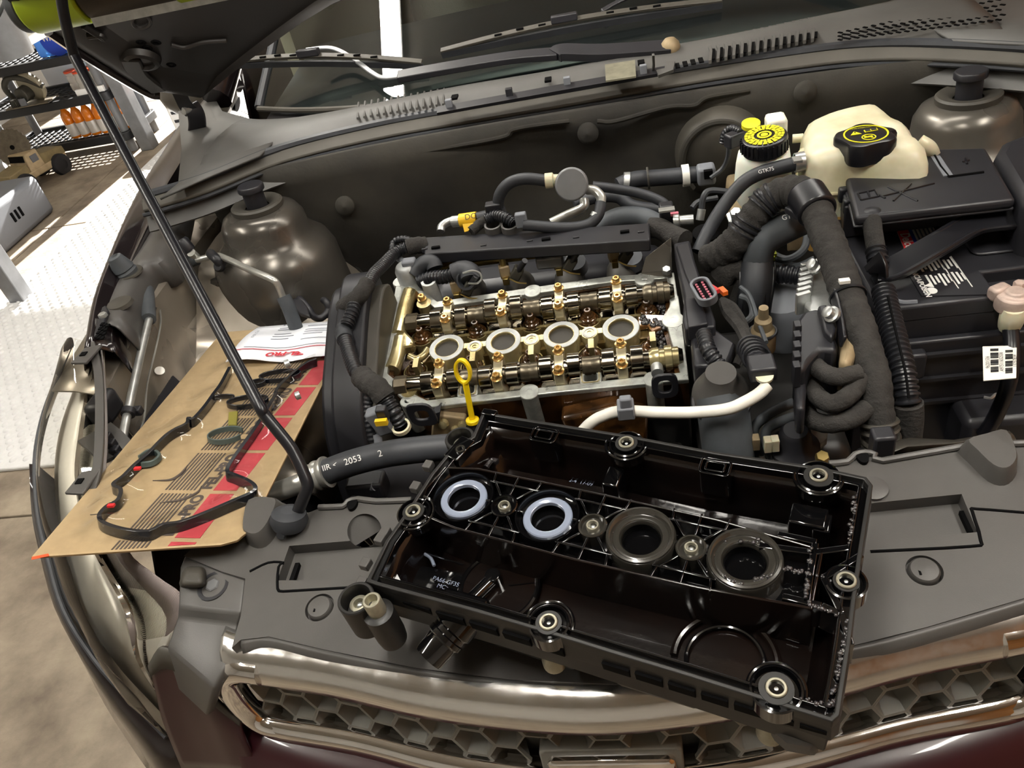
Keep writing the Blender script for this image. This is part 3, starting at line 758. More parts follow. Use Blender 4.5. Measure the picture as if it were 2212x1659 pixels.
# apron brace tube (shiny rod) with foam sleeve
br = thing('brace_rod', 'bright metal rod running down beside the headlamp', 'rod', Z(290, 830, .8))
MB().tube(Z3([(322, 690, .885), (305, 760, .875), (285, 850, .868), (270, 920, .860), (262, 965, .852)]), .0062, 10).build('rod', 'zinc', br)
MB().tube(Z3([(318, 575, .895), (314, 600, .895), (318, 640, .892), (321, 690, .886)]), .012, 12).build('sleeve', 'rubber_soft', br)
MB().cyl(Z(279, 885, .866), Z(276, 896, .864), .010).build('clamp', 'plastic_blk', br)
MB().box(Z(293, 888, .858), (.02, .012, .012)).build('clamp_tab', 'plastic_blk', br, bevel=.002)
# air-conditioning pipe along the apron
acp = thing('pipe_line', 'bent metal pipe with rubber sleeves crossing the left strut tower', 'pipe', Z(520, 560, .87))
MB().tube(Z3([(322, 590, .872), (345, 585, .875), (385, 572, .88), (425, 560, .885)]), .0115, 12).build('sleeve', 'rubber_soft', acp)
MB().tube(Z3([(425, 562, .885), (465, 553, .89), (485, 557, .895), (540, 583, .90), (585, 602, .895), (600, 615, .885), (612, 645, .86)]), .0058, 12).build('tube', 'metal_pipe', acp)
MB().tube(Z3([(612, 640, .862), (625, 668, .84), (640, 710, .80)]), .012, 12).build('sleeve', 'rubber_soft', acp)
MB().lathe([(.012, 0), (.013, .004), (.013, .022), (.010, .026)], Z(410, 543, .90), (-.4, .2, 1), 20).build('service_cap', 'plastic_blk', acp)
MB().cyl(Z(424, 556, .888), Z(413, 546, .902), .008).build('service_port', 'metal_pipe', acp)
MB().tube(Z3([(455, 548, .895), (468, 560, .895), (480, 575, .88)]), .009, 10).build('clamp', 'plastic_blk', acp)
MB().lathe([(.010, 0), (.010, .006), (.007, .01)], Z(476, 576, .88), (0, -1, .6), 16).build('clamp_bolt', 'plastic_blk', acp)
# thin wire down the apron
tag(MB().tube(Z3([(345, 665, .865), (347, 700, .86), (335, 760, .85), (318, 830, .84), (312, 900, .835), (300, 940, .83)]), .0016, 6).build('thin_wire', 'metal_pipe'), 'thin grey wire hanging down the left inner fender', 'wire')
# black lower tray beside the headlamp
lt = thing('splash_tray', 'black plastic splash tray between headlamp and inner fender', 'tray', (-.5, -.2, .6))
sheet([[V((x, y, z)) for x, z in ((-.62+max(0, -y-.1)*.62, .80), (-.58+max(0, -y-.1)*.6, .70), (-.48+max(0, -y-.1)*.3, .62), (-.30, .60))] for y in (-.38, -.25, -.1, .05)], 'tray', 'plastic_blk', lt, .004)
MB().box(Z(225, 880, .872), (.03, .05, .04)).build('pocket', 'plastic_blk', lt, bevel=.008)
MB().strip(Z3([(205, 935, .872), (235, 960, .862), (255, 985, .852)]), .05, .006, nrm=(.3, 0, 1)).build('vane', 'plastic', lt)
for i in range(4): MB().box(Z(232+i*9, 945+i*14, .872-i*.006), (.012, .012, .012)).build('tooth', 'plastic_blk', lt, bevel=.002)

# near-black underside and radiator box: shade deep in the bay put into colour
MB().box((XC, .1, .22), (1.2, 1.1, .02)).build('dark_underside', 'black_deep', cb)
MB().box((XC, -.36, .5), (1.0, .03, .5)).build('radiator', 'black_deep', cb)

# ------------------------------------------------------------------ hood, hinge and prop rod
HA = R(43); HH = V((-.715, .62, 1.06)); hv = V((0, -math.cos(HA), math.sin(HA))); hn = V((0, -math.sin(HA), -math.cos(HA)))   # hn: underside normal
def HP_(x, v, d=0): return V((x, HH.y, HH.z))+hv*v+hn*d
hd = thing('hood', 'open black hood seen from below, propped over the bay', 'hood', HP_(XC, .5))
half = [(-.667, .03), (-.582, .085), (-.466, .156), (-.364, .215), (-.293, .25), (-.15, .29), (XC, .30)]
right = [(2*XC-x, v) for x, v in half[:-1]][::-1]
side = [(-.745, .10), (-.749, .3), (-.747, .5), (-.70, .75), (-.6, .95), (-.3, 1.04), (XC, 1.06)]
side_r = [(2*XC-x, v) for x, v in side[:-1]][::-1]
ol = half+right+[(2*XC+.72, .06)][:0]+[(2*XC-x, v) for x, v in side]+side[:-1][::-1]
skin = MB().prism([HP_(x, v, -.03) for x, v in ol], -hn*.006).build('skin', 'paint', hd)
cx, cv = XC, .58
def shr(k, d): return [HP_(cx+(x-cx)*k, cv+(v-cv)*k, d) for x, v in ol]
MB().loft([[HP_(x, v, -.03) for x, v in ol], shr(.995, -.004), shr(.985, .004), shr(.965, .006), shr(.93, -.004), shr(.90, -.008)], closed=True).build('folded_edge', 'hood_inner', hd, smooth=60)
MB().prism(shr(.91, -.008), -hn*.004).build('inner_panel', 'hood_inner', hd)
def hpx(a, b_, d=0): q = PL(a, b_, V((0, HH.y, HH.z))+hn*d, hn); return q
MB().tube([hpx(190, 78, .002), hpx(215, 76, .002), hpx(222, 82, .002), hpx(180, 55, .002)], .006, 8).build('pressed_slot', 'hood_inner', hd)
MB().tube([hpx(305+20*math.cos(t), 47+14*math.sin(t), -.004) for t in [i*.628 for i in range(10)]], .003, 6, closed=True).build('pressed_ring', 'hood_inner', hd)
hp0 = hpx(305, 125, -.006)
MB().lathe([(.034, 0), (.030, .010), (.022, .012), (.018, .006), (.0001, .006)], hp0, hn, 24).build('hinge_dome', 'hood_inner', hd)
MB().strip([hpx(280, 125), hpx(300, 160), hpx(345, 195)], .035, .012, nrm=hn).build('hinge_leaf', 'hood_inner', hd, bevel=.004)
for a, b_ in ((305, 92), (337, 92), (318, 103), (268, 110), (370, 140)): MB().lathe([(.009, 0), (.006, .002), (.0001, -.002)], hpx(a, b_, -.008), hn, 14).build('hole', 'black_deep', hd)
MB().tube([hpx(370, 97, -.004), hpx(400, 103, -.004), hpx(440, 92, -.004), hpx(490, 88, -.004)], .004, 8).build('seam', 'hood_inner', hd)
MB().tube([hpx(105, 66, .0), hpx(170, 110, .0), hpx(250, 160, .0), hpx(320, 200, .0), hpx(345, 205, .0)], .010, 8).build('hem', 'paint', hd)
hg = hd
MB().strip(Y3([(370, 165, .56), (385, 195, .58), (400, 225, .60), (415, 245, .62)]), .03, .010, nrm=(.2, -.7, .6)).build('hinge_arm', 'plastic_blk', hg, bevel=.003)
MB().strip(Y3([(410, 225, .62), (424, 250, .62), (425, 285, .64), (412, 325, .65)]), .035, .012, nrm=(.5, -.8, .2)).build('hinge_arm', 'plastic_blk', hg, bevel=.003)
MB().cyl(Y(395, 240, .6), Y(412, 232, .62), .008).build('hinge_pin', 'zinc', hg)

pr = thing('prop_rod', 'thin black hood prop rod standing across the bay', 'prop rod', Z(625, 1140, .87))
rod = [Z(625, 1135, .868), Z(640, 1112, .88), Z(661, 1062, .905), Z(664, 1045, .912), Z(655, 1020, .922), Z(640, 988, .935), Z(622, 958, .948), Z(575, 900, .975), Z(562, 880, .985)]
e_ = Y(165, 130, .10); e2 = Y(158, 112, .105); e3 = Y(140, 40, .10); e4 = Y(131, -20, .10); e5 = Y(120, -140, .11)
MB().tube(rod+[rod[-1].lerp(e_, .08), rod[-1].lerp(e_, .5), rod[-1].lerp(e_, .9), e_, e2, e3, e4, e5], .0068, 14, 8).build('rod', 'cap_black', pr)
q = Z(625, 1136, .87)
MB().lathe([(.010, -.004), (.0185, 0), (.0215, .008), (.019, .017), (.010, .021), (.008, .021)], q, (.25, .3, 1), 24).build('pivot_grommet', 'rubber', pr)
MB().cyl(q, q+V((-.004, -.018, .004)), .005, n=8).build('pivot_end', 'rubber', pr)

# ------------------------------------------------------------------ under-hood work light
wl_ = thing('work_light', 'lime green and black bar work light hung under the hood', 'work light', HP_(XC, .37, .06))
W0 = Y(42, 18, .345); ang_ = V((1, 0, 0))
ax0 = V((W0.x, W0.y, W0.z)); LL = 1.55
def wb_(x0, x1, r, nm, m, a0=0, a1=2*math.pi, par=None):
    return MB().cyl(ax0+V((x0, 0, 0)), ax0+V((x1, 0, 0)), r, n=28).build(nm, m, par or wl_, bevel=.004)
wb_(0, .018, .037, 'end_cap', 'rubber_soft'); wb_(LL-.018, LL, .037, 'end_cap', 'rubber_soft')
for s, m in ((0.018, 1), (LL-.118, 1)):
    g_ = wb_(s, s+.10, .041, 'end_grip', 'lime')
    for k in range(3): MB().box(ax0+V((s+.03+k*.02, -.030, .026-.008*k)), (.012, .010, .012)).build('grip_notch', 'lime', g_, bevel=.002)
wb_(.118, LL-.118, .037, 'body', 'lamp_body')
wb_(.27, .40, .041, 'clamp_band', 'lime'); wb_(LL-.4, LL-.27, .041, 'clamp_band', 'lime')
MB().box(ax0+V((LL/2, 0, -.038)), (LL-.26, .030, .004)).build('lit_lens', 'led', wl_)
for s in (-1, 1): MB().box(ax0+V((LL/2, s*.0185, -.036)), (LL-.24, .004, .016)).build('shade_lip', 'zinc', wl_)
for s in (0, LL):
    MB().tube([ax0+V((s, 0, 0)), ax0+V((s-.01 if s == 0 else s+.01, .02, .03)), HP_((ax0.x+s) if s else ax0.x-.03, .40, .01), HP_((ax0.x+s+.03) if s else ax0.x-.05, .40, -.04)], .004, 8).build('hook_wire', 'zinc', wl_)
ld = bpy.data.lights.new('work_light_glow', 'AREA'); ld.shape = 'RECTANGLE'; ld.size = LL-.26; ld.size_y = .03; ld.energy = 3.4; ld.color = (1, .97, .92)
lo = bpy.data.objects.new('work_light_glow', ld); COL.objects.link(lo); lo.location = ax0+V((LL/2, 0, -.041)); lo.rotation_euler = (R(-6), 0, 0)
lo.parent = wl_; lo.matrix_parent_inverse = wl_.matrix_basis.inverted()
# ------------------------------------------------------------------ radiator cover panel
RP0 = V((XC, -.40, .862)); RN = V((0, -.12, 1)).normalized()
def RP(a, b_, h=0): return PL(a, b_, RP0+RN*h, RN)
def RPS(pts, h=0): return [RP(a, b_, h) for a, b_ in pts]
rv = thing('radiator_cover', 'grey plastic radiator cover panel with trays and pins behind the grille', 'cover panel', (XC, -.42, .83))
top = [(560, 1092), (612, 1094), (625, 1107), (668, 1107), (690, 1098), (742, 1096), (752, 1086), (775, 1080), (815, 1085), (890, 1082)]
edge_b = [RP(*q) for q in top]
br_ = [RP(*q) for q in [(1790, 1004), (1830, 1000), (1846, 985), (1868, 980), (1890, 985), (1905, 998), (2085, 966), (2215, 960)]]
mid_b = [V((XC, br_[0].y-.005, 0))]
back_edge = edge_b+[V((XC-.05, -.335, .869)), V((XC+.15, -.335, .869))]+br_
frontp = [(2300, 1262), (2212, 1292), (2000, 1355), (1840, 1395), (1600, 1440), (1330, 1478), (1100, 1468), (900, 1443), (700, 1403), (580, 1375), (520, 1382)]
leftp = [(500, 1400), (520, 1330), (530, 1250), (480, 1235), (415, 1208), (398, 1200), (420, 1180), (470, 1180), (520, 1160)]
loop = back_edge+[RP(*q) for q in frontp]+[RP(*q) for q in leftp]
loop = [PLp-RN*((PLp-RP0).dot(RN)) for PLp in loop]
pan = MB().prism([p-RN*.02 for p in loop], RN*.02).build('panel', 'plastic', rv, smooth=35)
def tray(pts, dep): return MB().prism(RPS(pts, -dep), RN*.05)
cutters = [tray([(637, 1196), (880, 1176), (940, 1268), (612, 1270)], .016),
           tray([(1800, 1115), (2070, 1088), (2103, 1170), (1800, 1192)], .016),
           MB().cyl(RP(787, 1146, -.014), RP(787, 1146, .05), .0185, n=36),
           MB().lathe([(.0155, -.008), (.0155, .03)], RP(690, 1312), RN, 32), MB().lathe([(.0155, -.008), (.0155, .03)], RP(1997, 1232), RN, 32),
           MB().prism(RPS([(615, 1110), (660, 1108), (655, 1160), (600, 1160)], -.012), RN*.05)]
cut(pan, cutters); add_bevel(pan, .0018, 2, 40)
# groove around the fascia (front half sits a step lower behind the grille)
for pts in ([(612, 1278), (600, 1272), (602, 1225), (612, 1216), (580, 1216), (540, 1235)], [(612, 1278), (850, 1264)], [(1880, 1192), (2095, 1181), (2118, 1168), (2100, 1105), (2108, 1100), (2212, 1108)]):
    MB().tube(RPS(pts, -.0004), .0018, 6, 3).build('groove', 'black_deep', rv)
for a in ((637, 1240, 0), (2088, 1130, 1)):
    MB().box(RP(a[0], a[1], -.012)+V((0, 0, 0)), (.005, .026, .006)).build('tray_slot', 'black_deep', rv)
for q in ((690, 1312), (1997, 1232)):
    pn = MB().lathe([(.0132, -.008), (.0132, .0), (.0115, .0022), (.0001, .0034)], RP(*q), RN, 28).build('push_pin', 'plastic', rv)
    MB().box(RP(q[0]-10, q[1]+4, .0025), (.002, .006, .001)).build('pin_slot', 'black_deep', pn)
# raised pads where the hood buffers land
def pad(pts, nm='raised_pad'):
    P = [RP(*q) for q in pts]; c = sum(P, V((0, 0, 0)))/len(P)
    f_ = lambda k, h: smooth_path([c+(p-c)*k+RN*h for p in P], 3, True)
    b = MB().loft([f_(1.08, -.001), f_(1.0, .004), f_(.90, .017), f_(.82, .020)], closed=True); n = len(P)*3; b.f.append([len(b.v)-n+i for i in range(n)])
    b.build(nm, 'plastic', rv, smooth=50)
pad([(548, 1094), (600, 1088), (618, 1100), (598, 1150), (575, 1178), (550, 1180), (534, 1160)])
pad([(2072, 972), (2120, 956), (2168, 948), (2192, 1000), (2190, 1028), (2168, 1046), (2135, 1038), (2095, 1000)])
# rear ridge and ears
MB().tube([p+RN*.002 for p in edge_b[4:]], .0035, 8, 2).build('rear_ridge', 'plastic', rv)
MB().tube([p+RN*.002 for p in br_], .0035, 8, 2).build('rear_ridge', 'plastic', rv)
for q in ((763, 1090), (1862, 989)):
    MB().lathe([(.006, -.0), (.006, .0045)], RP(*q), RN, 20, sx=1.6).build('ear_hole', 'black_deep', rv)
MB().lathe([(.013, .0), (.014, .004), (.0100, .005), (.0001, .005)], RP(1885, 1058), RN, 24).build('stud', 'plastic', rv)
# rounded front lip going down to the chrome
FP = smooth_path([RP(*q) for q in frontp], 4)
FP = [p-RN*((p-RP0).dot(RN)) for p in FP]
rows = [[p+RN*(-.001) for p in FP], [p+V((0, -.004, -.003)) for p in FP], [p+V((0, -.008, -.012)) for p in FP], [p+V((0, -.008, -.03)) for p in FP]]
sheet(rows, 'front_lip', 'plastic', rv, .003)
# left corner block with bolt
Lc = [(398, 1200, -.004), (388, 1225, -.006), (384, 1310, -.008), (382, 1334, -.020), (368, 1375, -.022), (360, 1398, -.027), (374, 1480, -.085)]
Rc = [(520, 1165, -.002), (532, 1240, -.004), (522, 1325, -.006), (514, 1350, -.018), (486, 1440, -.022), (462, 1486, -.029), (446, 1548, -.085)]
sheet([[RP(a[0]+(b_[0]-a[0])*t, a[1]+(b_[1]-a[1])*t, a[2]+(b_[2]-a[2])*t) for t in (0, .33, .67, 1)] for a, b_ in zip(Lc, Rc)], 'corner_block', 'plastic', rv, .012, smooth=25, bevel=.003)
MB().hexa(RPS([(383, 1272), (448, 1272), (448, 1222), (396, 1222)], -.012), RPS([(388, 1264), (438, 1264), (440, 1228), (402, 1226)], .010)).build('buffer_block', 'plastic_dusty', rv, bevel=.006, bseg=3)
MB().lathe([(.018, 0), (.018, .003), (.014, .003), (.013, -.002), (.008, -.002)], RP(463, 1268, -.008), RN, 24).build('bolt_cup', 'plastic_blk', rv)
MB().hexnut(RP(463, 1268, -.010), RN, .008, .006).build('bolt', 'steel_grey', rv)
# bright latch plate at the right rear
lp = thing('latch_plate', 'silver painted body bracket behind the radiator cover on the right', 'bracket', Z(1980, 970, .83))
sheet([ZP(.845, [(1862, 975), (1960, 945), (2060, 950), (2180, 930)]), ZP(.85, [(1870, 1000), (1960, 965), (2060, 958), (2190, 940)]), ZP(.80, [(1900, 1020), (1980, 990), (2060, 980), (2200, 960)])], 'plate', 'paint_inner', lp, .003)
tag(MB().box(Z(1905, 960, .865), (.022, .02, .035)).build('loom_clip', 'plastic_blk', bevel=.003), 'black plastic clip standing at the lower end of the taped loom', 'clip')

# ------------------------------------------------------------------ grille
gr = thing('grille', 'chrome-framed grille with grey honeycomb mesh', 'grille', (XC, -.54, .74))
tp = [(-.300, -.488), (-.275, -.496), (-.182, -.513), (-.082, -.538), (.01, -.553), (XC, -.559)]
tp = tp+[(2*XC-x, y) for x, y in tp[:-1]][::-1]
TP = smooth_path([V((x, y, 0)) for x, y in tp], 6)
def gp(dy, z): return [V((p.x, p.y+dy, z)) for p in TP]
rows = [gp(.014, .842), gp(.002, .842), gp(-.012, .836), gp(-.022, .822), gp(-.024, .806), gp(-.018, .796), gp(-.004, .794), gp(.008, .80)]
sheet(rows, 'upper_bar', 'chrome_worn', gr, .002, smooth=60)
rows = [gp(-.006, .722), gp(-.022, .724), gp(-.030, .716), gp(-.034, .704), gp(-.030, .694), gp(-.012, .690)]
sheet(rows, 'lower_bar', 'chrome', gr, .002, smooth=60)
for s in (0, -1):
    p = TP[s]; sg = -1 if s == 0 else 1
    MB().tube([p+V((-sg*.045, -.022, .816)), p+V((-sg*.02, -.018, .815)), p+V((sg*.002, -.016, .804)), p+V((sg*.011, -.016, .782)), p+V((sg*.012, -.018, .75)), p+V((sg*.004, -.022, .720)), p+V((-sg*.014, -.026, .709)), p+V((-sg*.04, -.028, .707))], .015, 16, rfun=lambda t, i: .0165-.004*t).build('end_bar', 'chrome', gr)
# honeycomb on the curved face between the bars
Ls = [0]
for a, b_ in zip(TP, TP[1:]): Ls.append(Ls[-1]+(b_-a).length)
def surf(u, v, d=0):             # u along the bar from the centre, v downwards, d inwards
    s = u+Ls[-1]/2; s = min(max(s, 0), Ls[-1]-1e-6); k = 0
    while k < len(Ls)-2 and Ls[k+1] < s: k += 1
    p = TP[k].lerp(TP[k+1], (s-Ls[k])/(Ls[k+1]-Ls[k])); t = (TP[k+1]-TP[k]).normalized(); nrm = V((-t.y, t.x, 0))
    if nrm.y < 0: nrm = -nrm
    return V((p.x, p.y-.006, .80-v))+V((0, -.012*v/.09, 0))+nrm*d
HR = .0225
MB().loft([[surf(-.46+i*.0345, -.005, .021) for i in range(28)], [surf(-.46+i*.0345, .095, .021) for i in range(28)]]).build('mesh_back', 'honeycomb', gr, solid=.003)
for c in range(-13, 14):
    for rw in range(-1, 3):
        u = c*1.5*HR; v = (rw+(.5 if c % 2 else 0))*1.732*HR+.012
        if abs(u) > Ls[-1]/2-.012 or v < -.012 or v > .10: continue
        if abs(u) < .068 and v > .045: continue
        hx = lambda r_, d: [surf(u+r_*math.cos(R(60*i)), min(max(v+r_*math.sin(R(60*i)), -.006), .092), d) for i in range(6)]
        b = MB(); b.loft([hx(HR*.995, .004), hx(HR*.995, 0), hx(HR*.90, 0), hx(HR*.86, .007), hx(HR*.60, .019)], closed=True); b.f.append([len(b.v)-6+i for i in range(6)])
        b.build('honeycomb_cell', 'honeycomb', gr, smooth=25)
# emblem frame
em = MB().prism([surf(x, .086+y, -.006) for x, y in rrect(.134, .086, .006)], surf(0, .06, .02)-surf(0, .06, -.0)).build('emblem_base', 'honeycomb', gr, bevel=.002)
MB().ring([surf(x, .084+y, -.013) for x, y in rrect(.118, .070, .008)], [surf(x, .084+y, -.013) for x, y in rrect(.096, .046, .006)], (0, .02, 0)).build('emblem_frame', 'chrome', gr, bevel=.003)
MB().prism([surf(x, .084+y, -.008) for x, y in rrect(.104, .056, .006)], (0, .006, 0)).build('emblem_field', 'chrome_worn', gr)

# ------------------------------------------------------------------ bumper
bp = thing('bumper', 'dark front bumper below the grille, red reflection put into its colour', 'bumper', (XC, -.6, .4))
bl_ = [(-.35, -.500), (-.24, -.535), (-.12, -.563), (0, -.582), (XC, -.588)]
bl_ = bl_+[(2*XC-x, y) for x, y in bl_[:-1]][::-1]
BL = smooth_path([V((x, y, 0)) for x, y in bl_], 4)
rows = [[V((p.x, p.y+.03, .705)) for p in BL], [V((p.x, p.y-.004, .70)) for p in BL], [V((p.x, p.y-.03, .685)) for p in BL], [V((p.x*1.01, p.y-.05, .62)) for p in BL], [V((p.x*1.02, p.y-.06, .5)) for p in BL], [V((p.x*1.0, p.y-.02, .3)) for p in BL]]
sheet(rows, 'skin', 'paint_reflected_red', bp, .004, smooth=70)
# corner of the bumper between lamp and grille
BC = [[(322, 1440, .795), (335, 1490, .765), (352, 1560, .715), (395, 1668, .635)], [(352, 1400, .822), (372, 1490, .765), (400, 1570, .71), (440, 1668, .64)], [(405, 1438, .80), (420, 1505, .76), (445, 1580, .71), (480, 1668, .65)], [(455, 1500, .765), (465, 1545, .74), (485, 1600, .705), (515, 1668, .66)], [(520, 1562, .73), (522, 1580, .72), (535, 1615, .70), (560, 1668, .665)]]
for f in (lambda p: p, mir):
    cols = [smooth_path([Z(*q) for q in c], 4) for c in BC]
    rows = [smooth_path([c[k] for c in cols], 4) for k in range(len(cols[0]))]
    sheet([[f(v) for v in r_] for r_ in rows], 'corner', 'paint_reflected_red', bp, .004, smooth=80)
    sheet([[f(v+V((0, -.001, .003))) for v in r_] for r_ in rows[:3]], 'corner_trim', 'plastic_dusty', bp, .003, smooth=80)

# ------------------------------------------------------------------ headlamps
def stripes(name, col, col2, sc, ang, rough=.3, metal=.7):
    m = bpy.data.materials.new(name); MATS[name] = m; m.use_nodes = True; nt = m.node_tree; N = nt.nodes; L = nt.links; p = N['Principled BSDF']
    tc = N.new('ShaderNodeTexCoord'); mp = N.new('ShaderNodeMapping'); mp.inputs['Rotation'].default_value = (0, 0, R(ang)); w = N.new('ShaderNodeTexWave'); w.inputs['Scale'].default_value = sc; w.bands_direction = 'X'
    L.new(tc.outputs['Object'], mp.inputs[0]); L.new(mp.outputs[0], w.inputs[0]); b = N.new('ShaderNodeBump'); b.inputs['Strength'].default_value = .7; b.inputs['Distance'].default_value = .002
    L.new(w.outputs[1], b.inputs['Height']); L.new(b.outputs[0], p.inputs['Normal'])
    r = N.new('ShaderNodeValToRGB'); L.new(w.outputs[1], r.inputs[0]); r.color_ramp.elements[0].color = (*lin(col), 1); r.color_ramp.elements[1].color = (*lin(col2), 1); L.new(r.outputs[0], p.inputs['Base Color'])
    p.inputs['Roughness'].default_value = rough; p.inputs['Metallic'].default_value = metal
    return m
stripes('ribbed_silver', 'a8a294', 'f0ece0', 190, 60, .25, .25)
stripes('ribbed_grey', '6d6664', 'aaa29c', 190, 60, .4, .1)
stripes('ribbed_mauve', '8d807e', 'b5a8a4', 190, 60, .4, .1)
def lamp(f, label):
    hl = thing('headlamp', label, 'headlamp', f(Z(150, 1000, .8)))
    Ip = [(196, 742, .93), (206, 850, .91), (208, 960, .885), (205, 1060, .872), (245, 1195, .868), (308, 1255, .862), (374, 1315, .845), (332, 1420, .80), (345, 1505, .745), (366, 1592, .69)]
    Op = [(154, 742, .925), (118, 830, .90), (90, 910, .875), (76, 1000, .85), (82, 1110, .82), (104, 1205, .80), (138, 1319, .775), (204, 1425, .745), (275, 1505, .715), (360, 1592, .688)]
    I = smooth_path(Z3(Ip), 4); O = smooth_path(Z3(Op), 4)
    rows = []
    for a, b_ in zip(I, O):
        w_ = min(1, (a-b_).length/.06); mid_ = a.lerp(b_, .5)+V((-.012, -.012, .022))*w_
        rows.append([f(v) for v in smooth_path([a, a.lerp(mid_, .6)+V((0, 0, .006*w_)), mid_.lerp(b_, .35)+V((0, 0, .004*w_)), b_+V((.006, .004, .010))*w_, b_+V((0, 0, -.012))*w_], 3)])
    MB().loft(rows).build('lens', 'thin_lens', hl, smooth=80, up=True)
    # body behind the lens
    def inner(ts, dz, nm, m, r0, r1):
        rws = [[f(a.lerp(b_, t)+V((.01, .01, -dz-d))) for t, d in ts] for a, b_ in list(zip(I, O))[r0:r1]]
        MB().loft(rws).build(nm, m, hl, smooth=60, solid=.002)
    inner([(.0, .0), (.14, .010)], .004, 'bezel', 'lamp_grey', 0, 14)
    inner([(.14, .012), (.28, .024), (.46, .026)], .004, 'reflector', 'ribbed_silver', 0, 17)
    inner([(.46, .026), (.50, .010), (.54, .020), (.58, .010), (.62, .018)], .004, 'chrome_ridge', 'chrome', 0, 33)
    inner([(.62, .018), (.80, .022), (1.0, .020)], .004, 'side_reflector', 'lamp_silver', 0, 37)
    inner([(.0, .0), (.14, .018), (.24, .026)], .004, 'mauve_band', 'ribbed_mauve', 16, 27)
    inner([(.24, .026), (.46, .026)], .004, 'grey_band', 'ribbed_grey', 16, 22)
    inner([(.24, .026), (.46, .026)], .004, 'silver_band', 'ribbed_silver', 21, 29)
    inner([(.0, .0), (.2, .018), (.46, .024)], .004, 'corner_reflector', 'lamp_silver', 26, 37)
    # grey top bezel with square tabs
    MB().strip([f(v) for v in Z3([(196, 742, .935), (212, 800, .925), (216, 900, .905), (212, 1000, .888), (200, 1060, .88)])], .012, .005, nrm=(0, 0, 1)).build('top_bezel', 'plastic', hl, bevel=.001)
    for q, z in (((184, 770), .935), ((176, 1045), .884)):
        p = Z(*q, z); b = MB().prism([f(p+V((x, y, 0))) for x, y in ((-.012, -.018), (.016, -.022), (.018, .022), (-.008, .018))], (0, 0, .004)).build('tab', 'plastic', hl, bevel=.001)
        MB().box(f(p+V((0, 0, .0045))), (.009, .009, .002)).build('tab_hole', 'black_deep', b)
    MB().tube([f(v) for v in O], .0035, 8, 0).build('edge_seal', 'rubber', hl)
    return hl
lamp(lambda p: p, 'clear headlamp with ribbed silver reflector under the parts card')
# front corner of the left fender below the lamp
fo = smooth_path(Z3([(76, 1000, .85), (82, 1110, .82), (104, 1205, .80), (138, 1319, .775), (204, 1425, .745), (275, 1505, .715), (360, 1592, .688), (398, 1668, .635)]), 3)
fs = smooth_path(Z3([(74, 1003, .842), (80, 1112, .80), (98, 1208, .772), (122, 1300, .745), (165, 1402, .715), (225, 1520, .665), (290, 1622, .62), (345, 1700, .59)]), 3)
sheet([[p+V((0, 0, -.004)) for p in fo], [a.lerp(b_, .5)+V((-.004, -.004, .004)) for a, b_ in zip(fo, fs)], fs, [p+V((.012, .004, -.06)) for p in fs], [p+V((.03, .01, -.3)) for p in fs]], 'fender_corner', 'paint', cb, .003, smooth=70)
# ------------------------------------------------------------------ cylinder head (tilted 9.8 degrees towards the front)
TT = R(9.8); HO = V((0, 0, .83)); HEY = V((0, math.cos(TT), math.sin(TT))); HEZ = V((0, -math.sin(TT), math.cos(TT)))
MH = basis(HO, (1, 0, 0), HEY, HEZ)
def HW(a, b_, h=0): return PL(a, b_, HO+HEZ*h, HEZ)
MHI = MH.inverted()
def HL(a, b_, h=0): return MHI @ HW(a, b_, h)
def HLS(pts, h=0): return [HL(a, b_, h) for a, b_ in pts]
head = thing('cylinder_head', 'open aluminium cylinder head coated in golden oil', 'cylinder head', M=MH)
def hb(b, name, m, par=head, **k): return b.build(name, m, par, world=False, **k)
outer = [(857, 606), (872, 599), (899, 613), (944, 651), (1180, 616), (1320, 596), (1456, 588), (1466, 650), (1474, 700), (1488, 820), (1200, 848), (926, 880), (880, 868), (822, 822), (824, 790), (838, 715)]
inner = [(869, 634), (887, 620), (897, 625), (938, 665), (1180, 630), (1320, 609), (1441, 600), (1447, 655), (1438, 692), (1469, 804), (1200, 833), (922, 864), (888, 848), (836, 806), (838, 790), (853, 715)]
OL = HLS(outer); IL = HLS(inner)
hb(MB().ring([p-V((0, 0, .008)) for p in OL], [p-V((0, 0, .008)) for p in IL], (0, 0, .008)), 'gasket_rim', 'alu_rim', bevel=.0012)
hb(MB().ring([p-V((0, 0, .075)) for p in OL], [p*1-V((0, 0, .075))-V((p.x*.03, p.y*.03, 0)) for p in IL], (0, 0, .067)), 'side_wall', 'oil_dark')
# cavity floor
hb(MB().prism([p-V((0, 0, .07)) for p in OL], (0, 0, .008)), 'cavity_floor', 'oil_dark')
hb(MB().prism([V((p.x*1.0, p.y*1.02, -.16)) for p in OL], (0, 0, .088)), 'block_side', 'cover_out', bevel=.004)
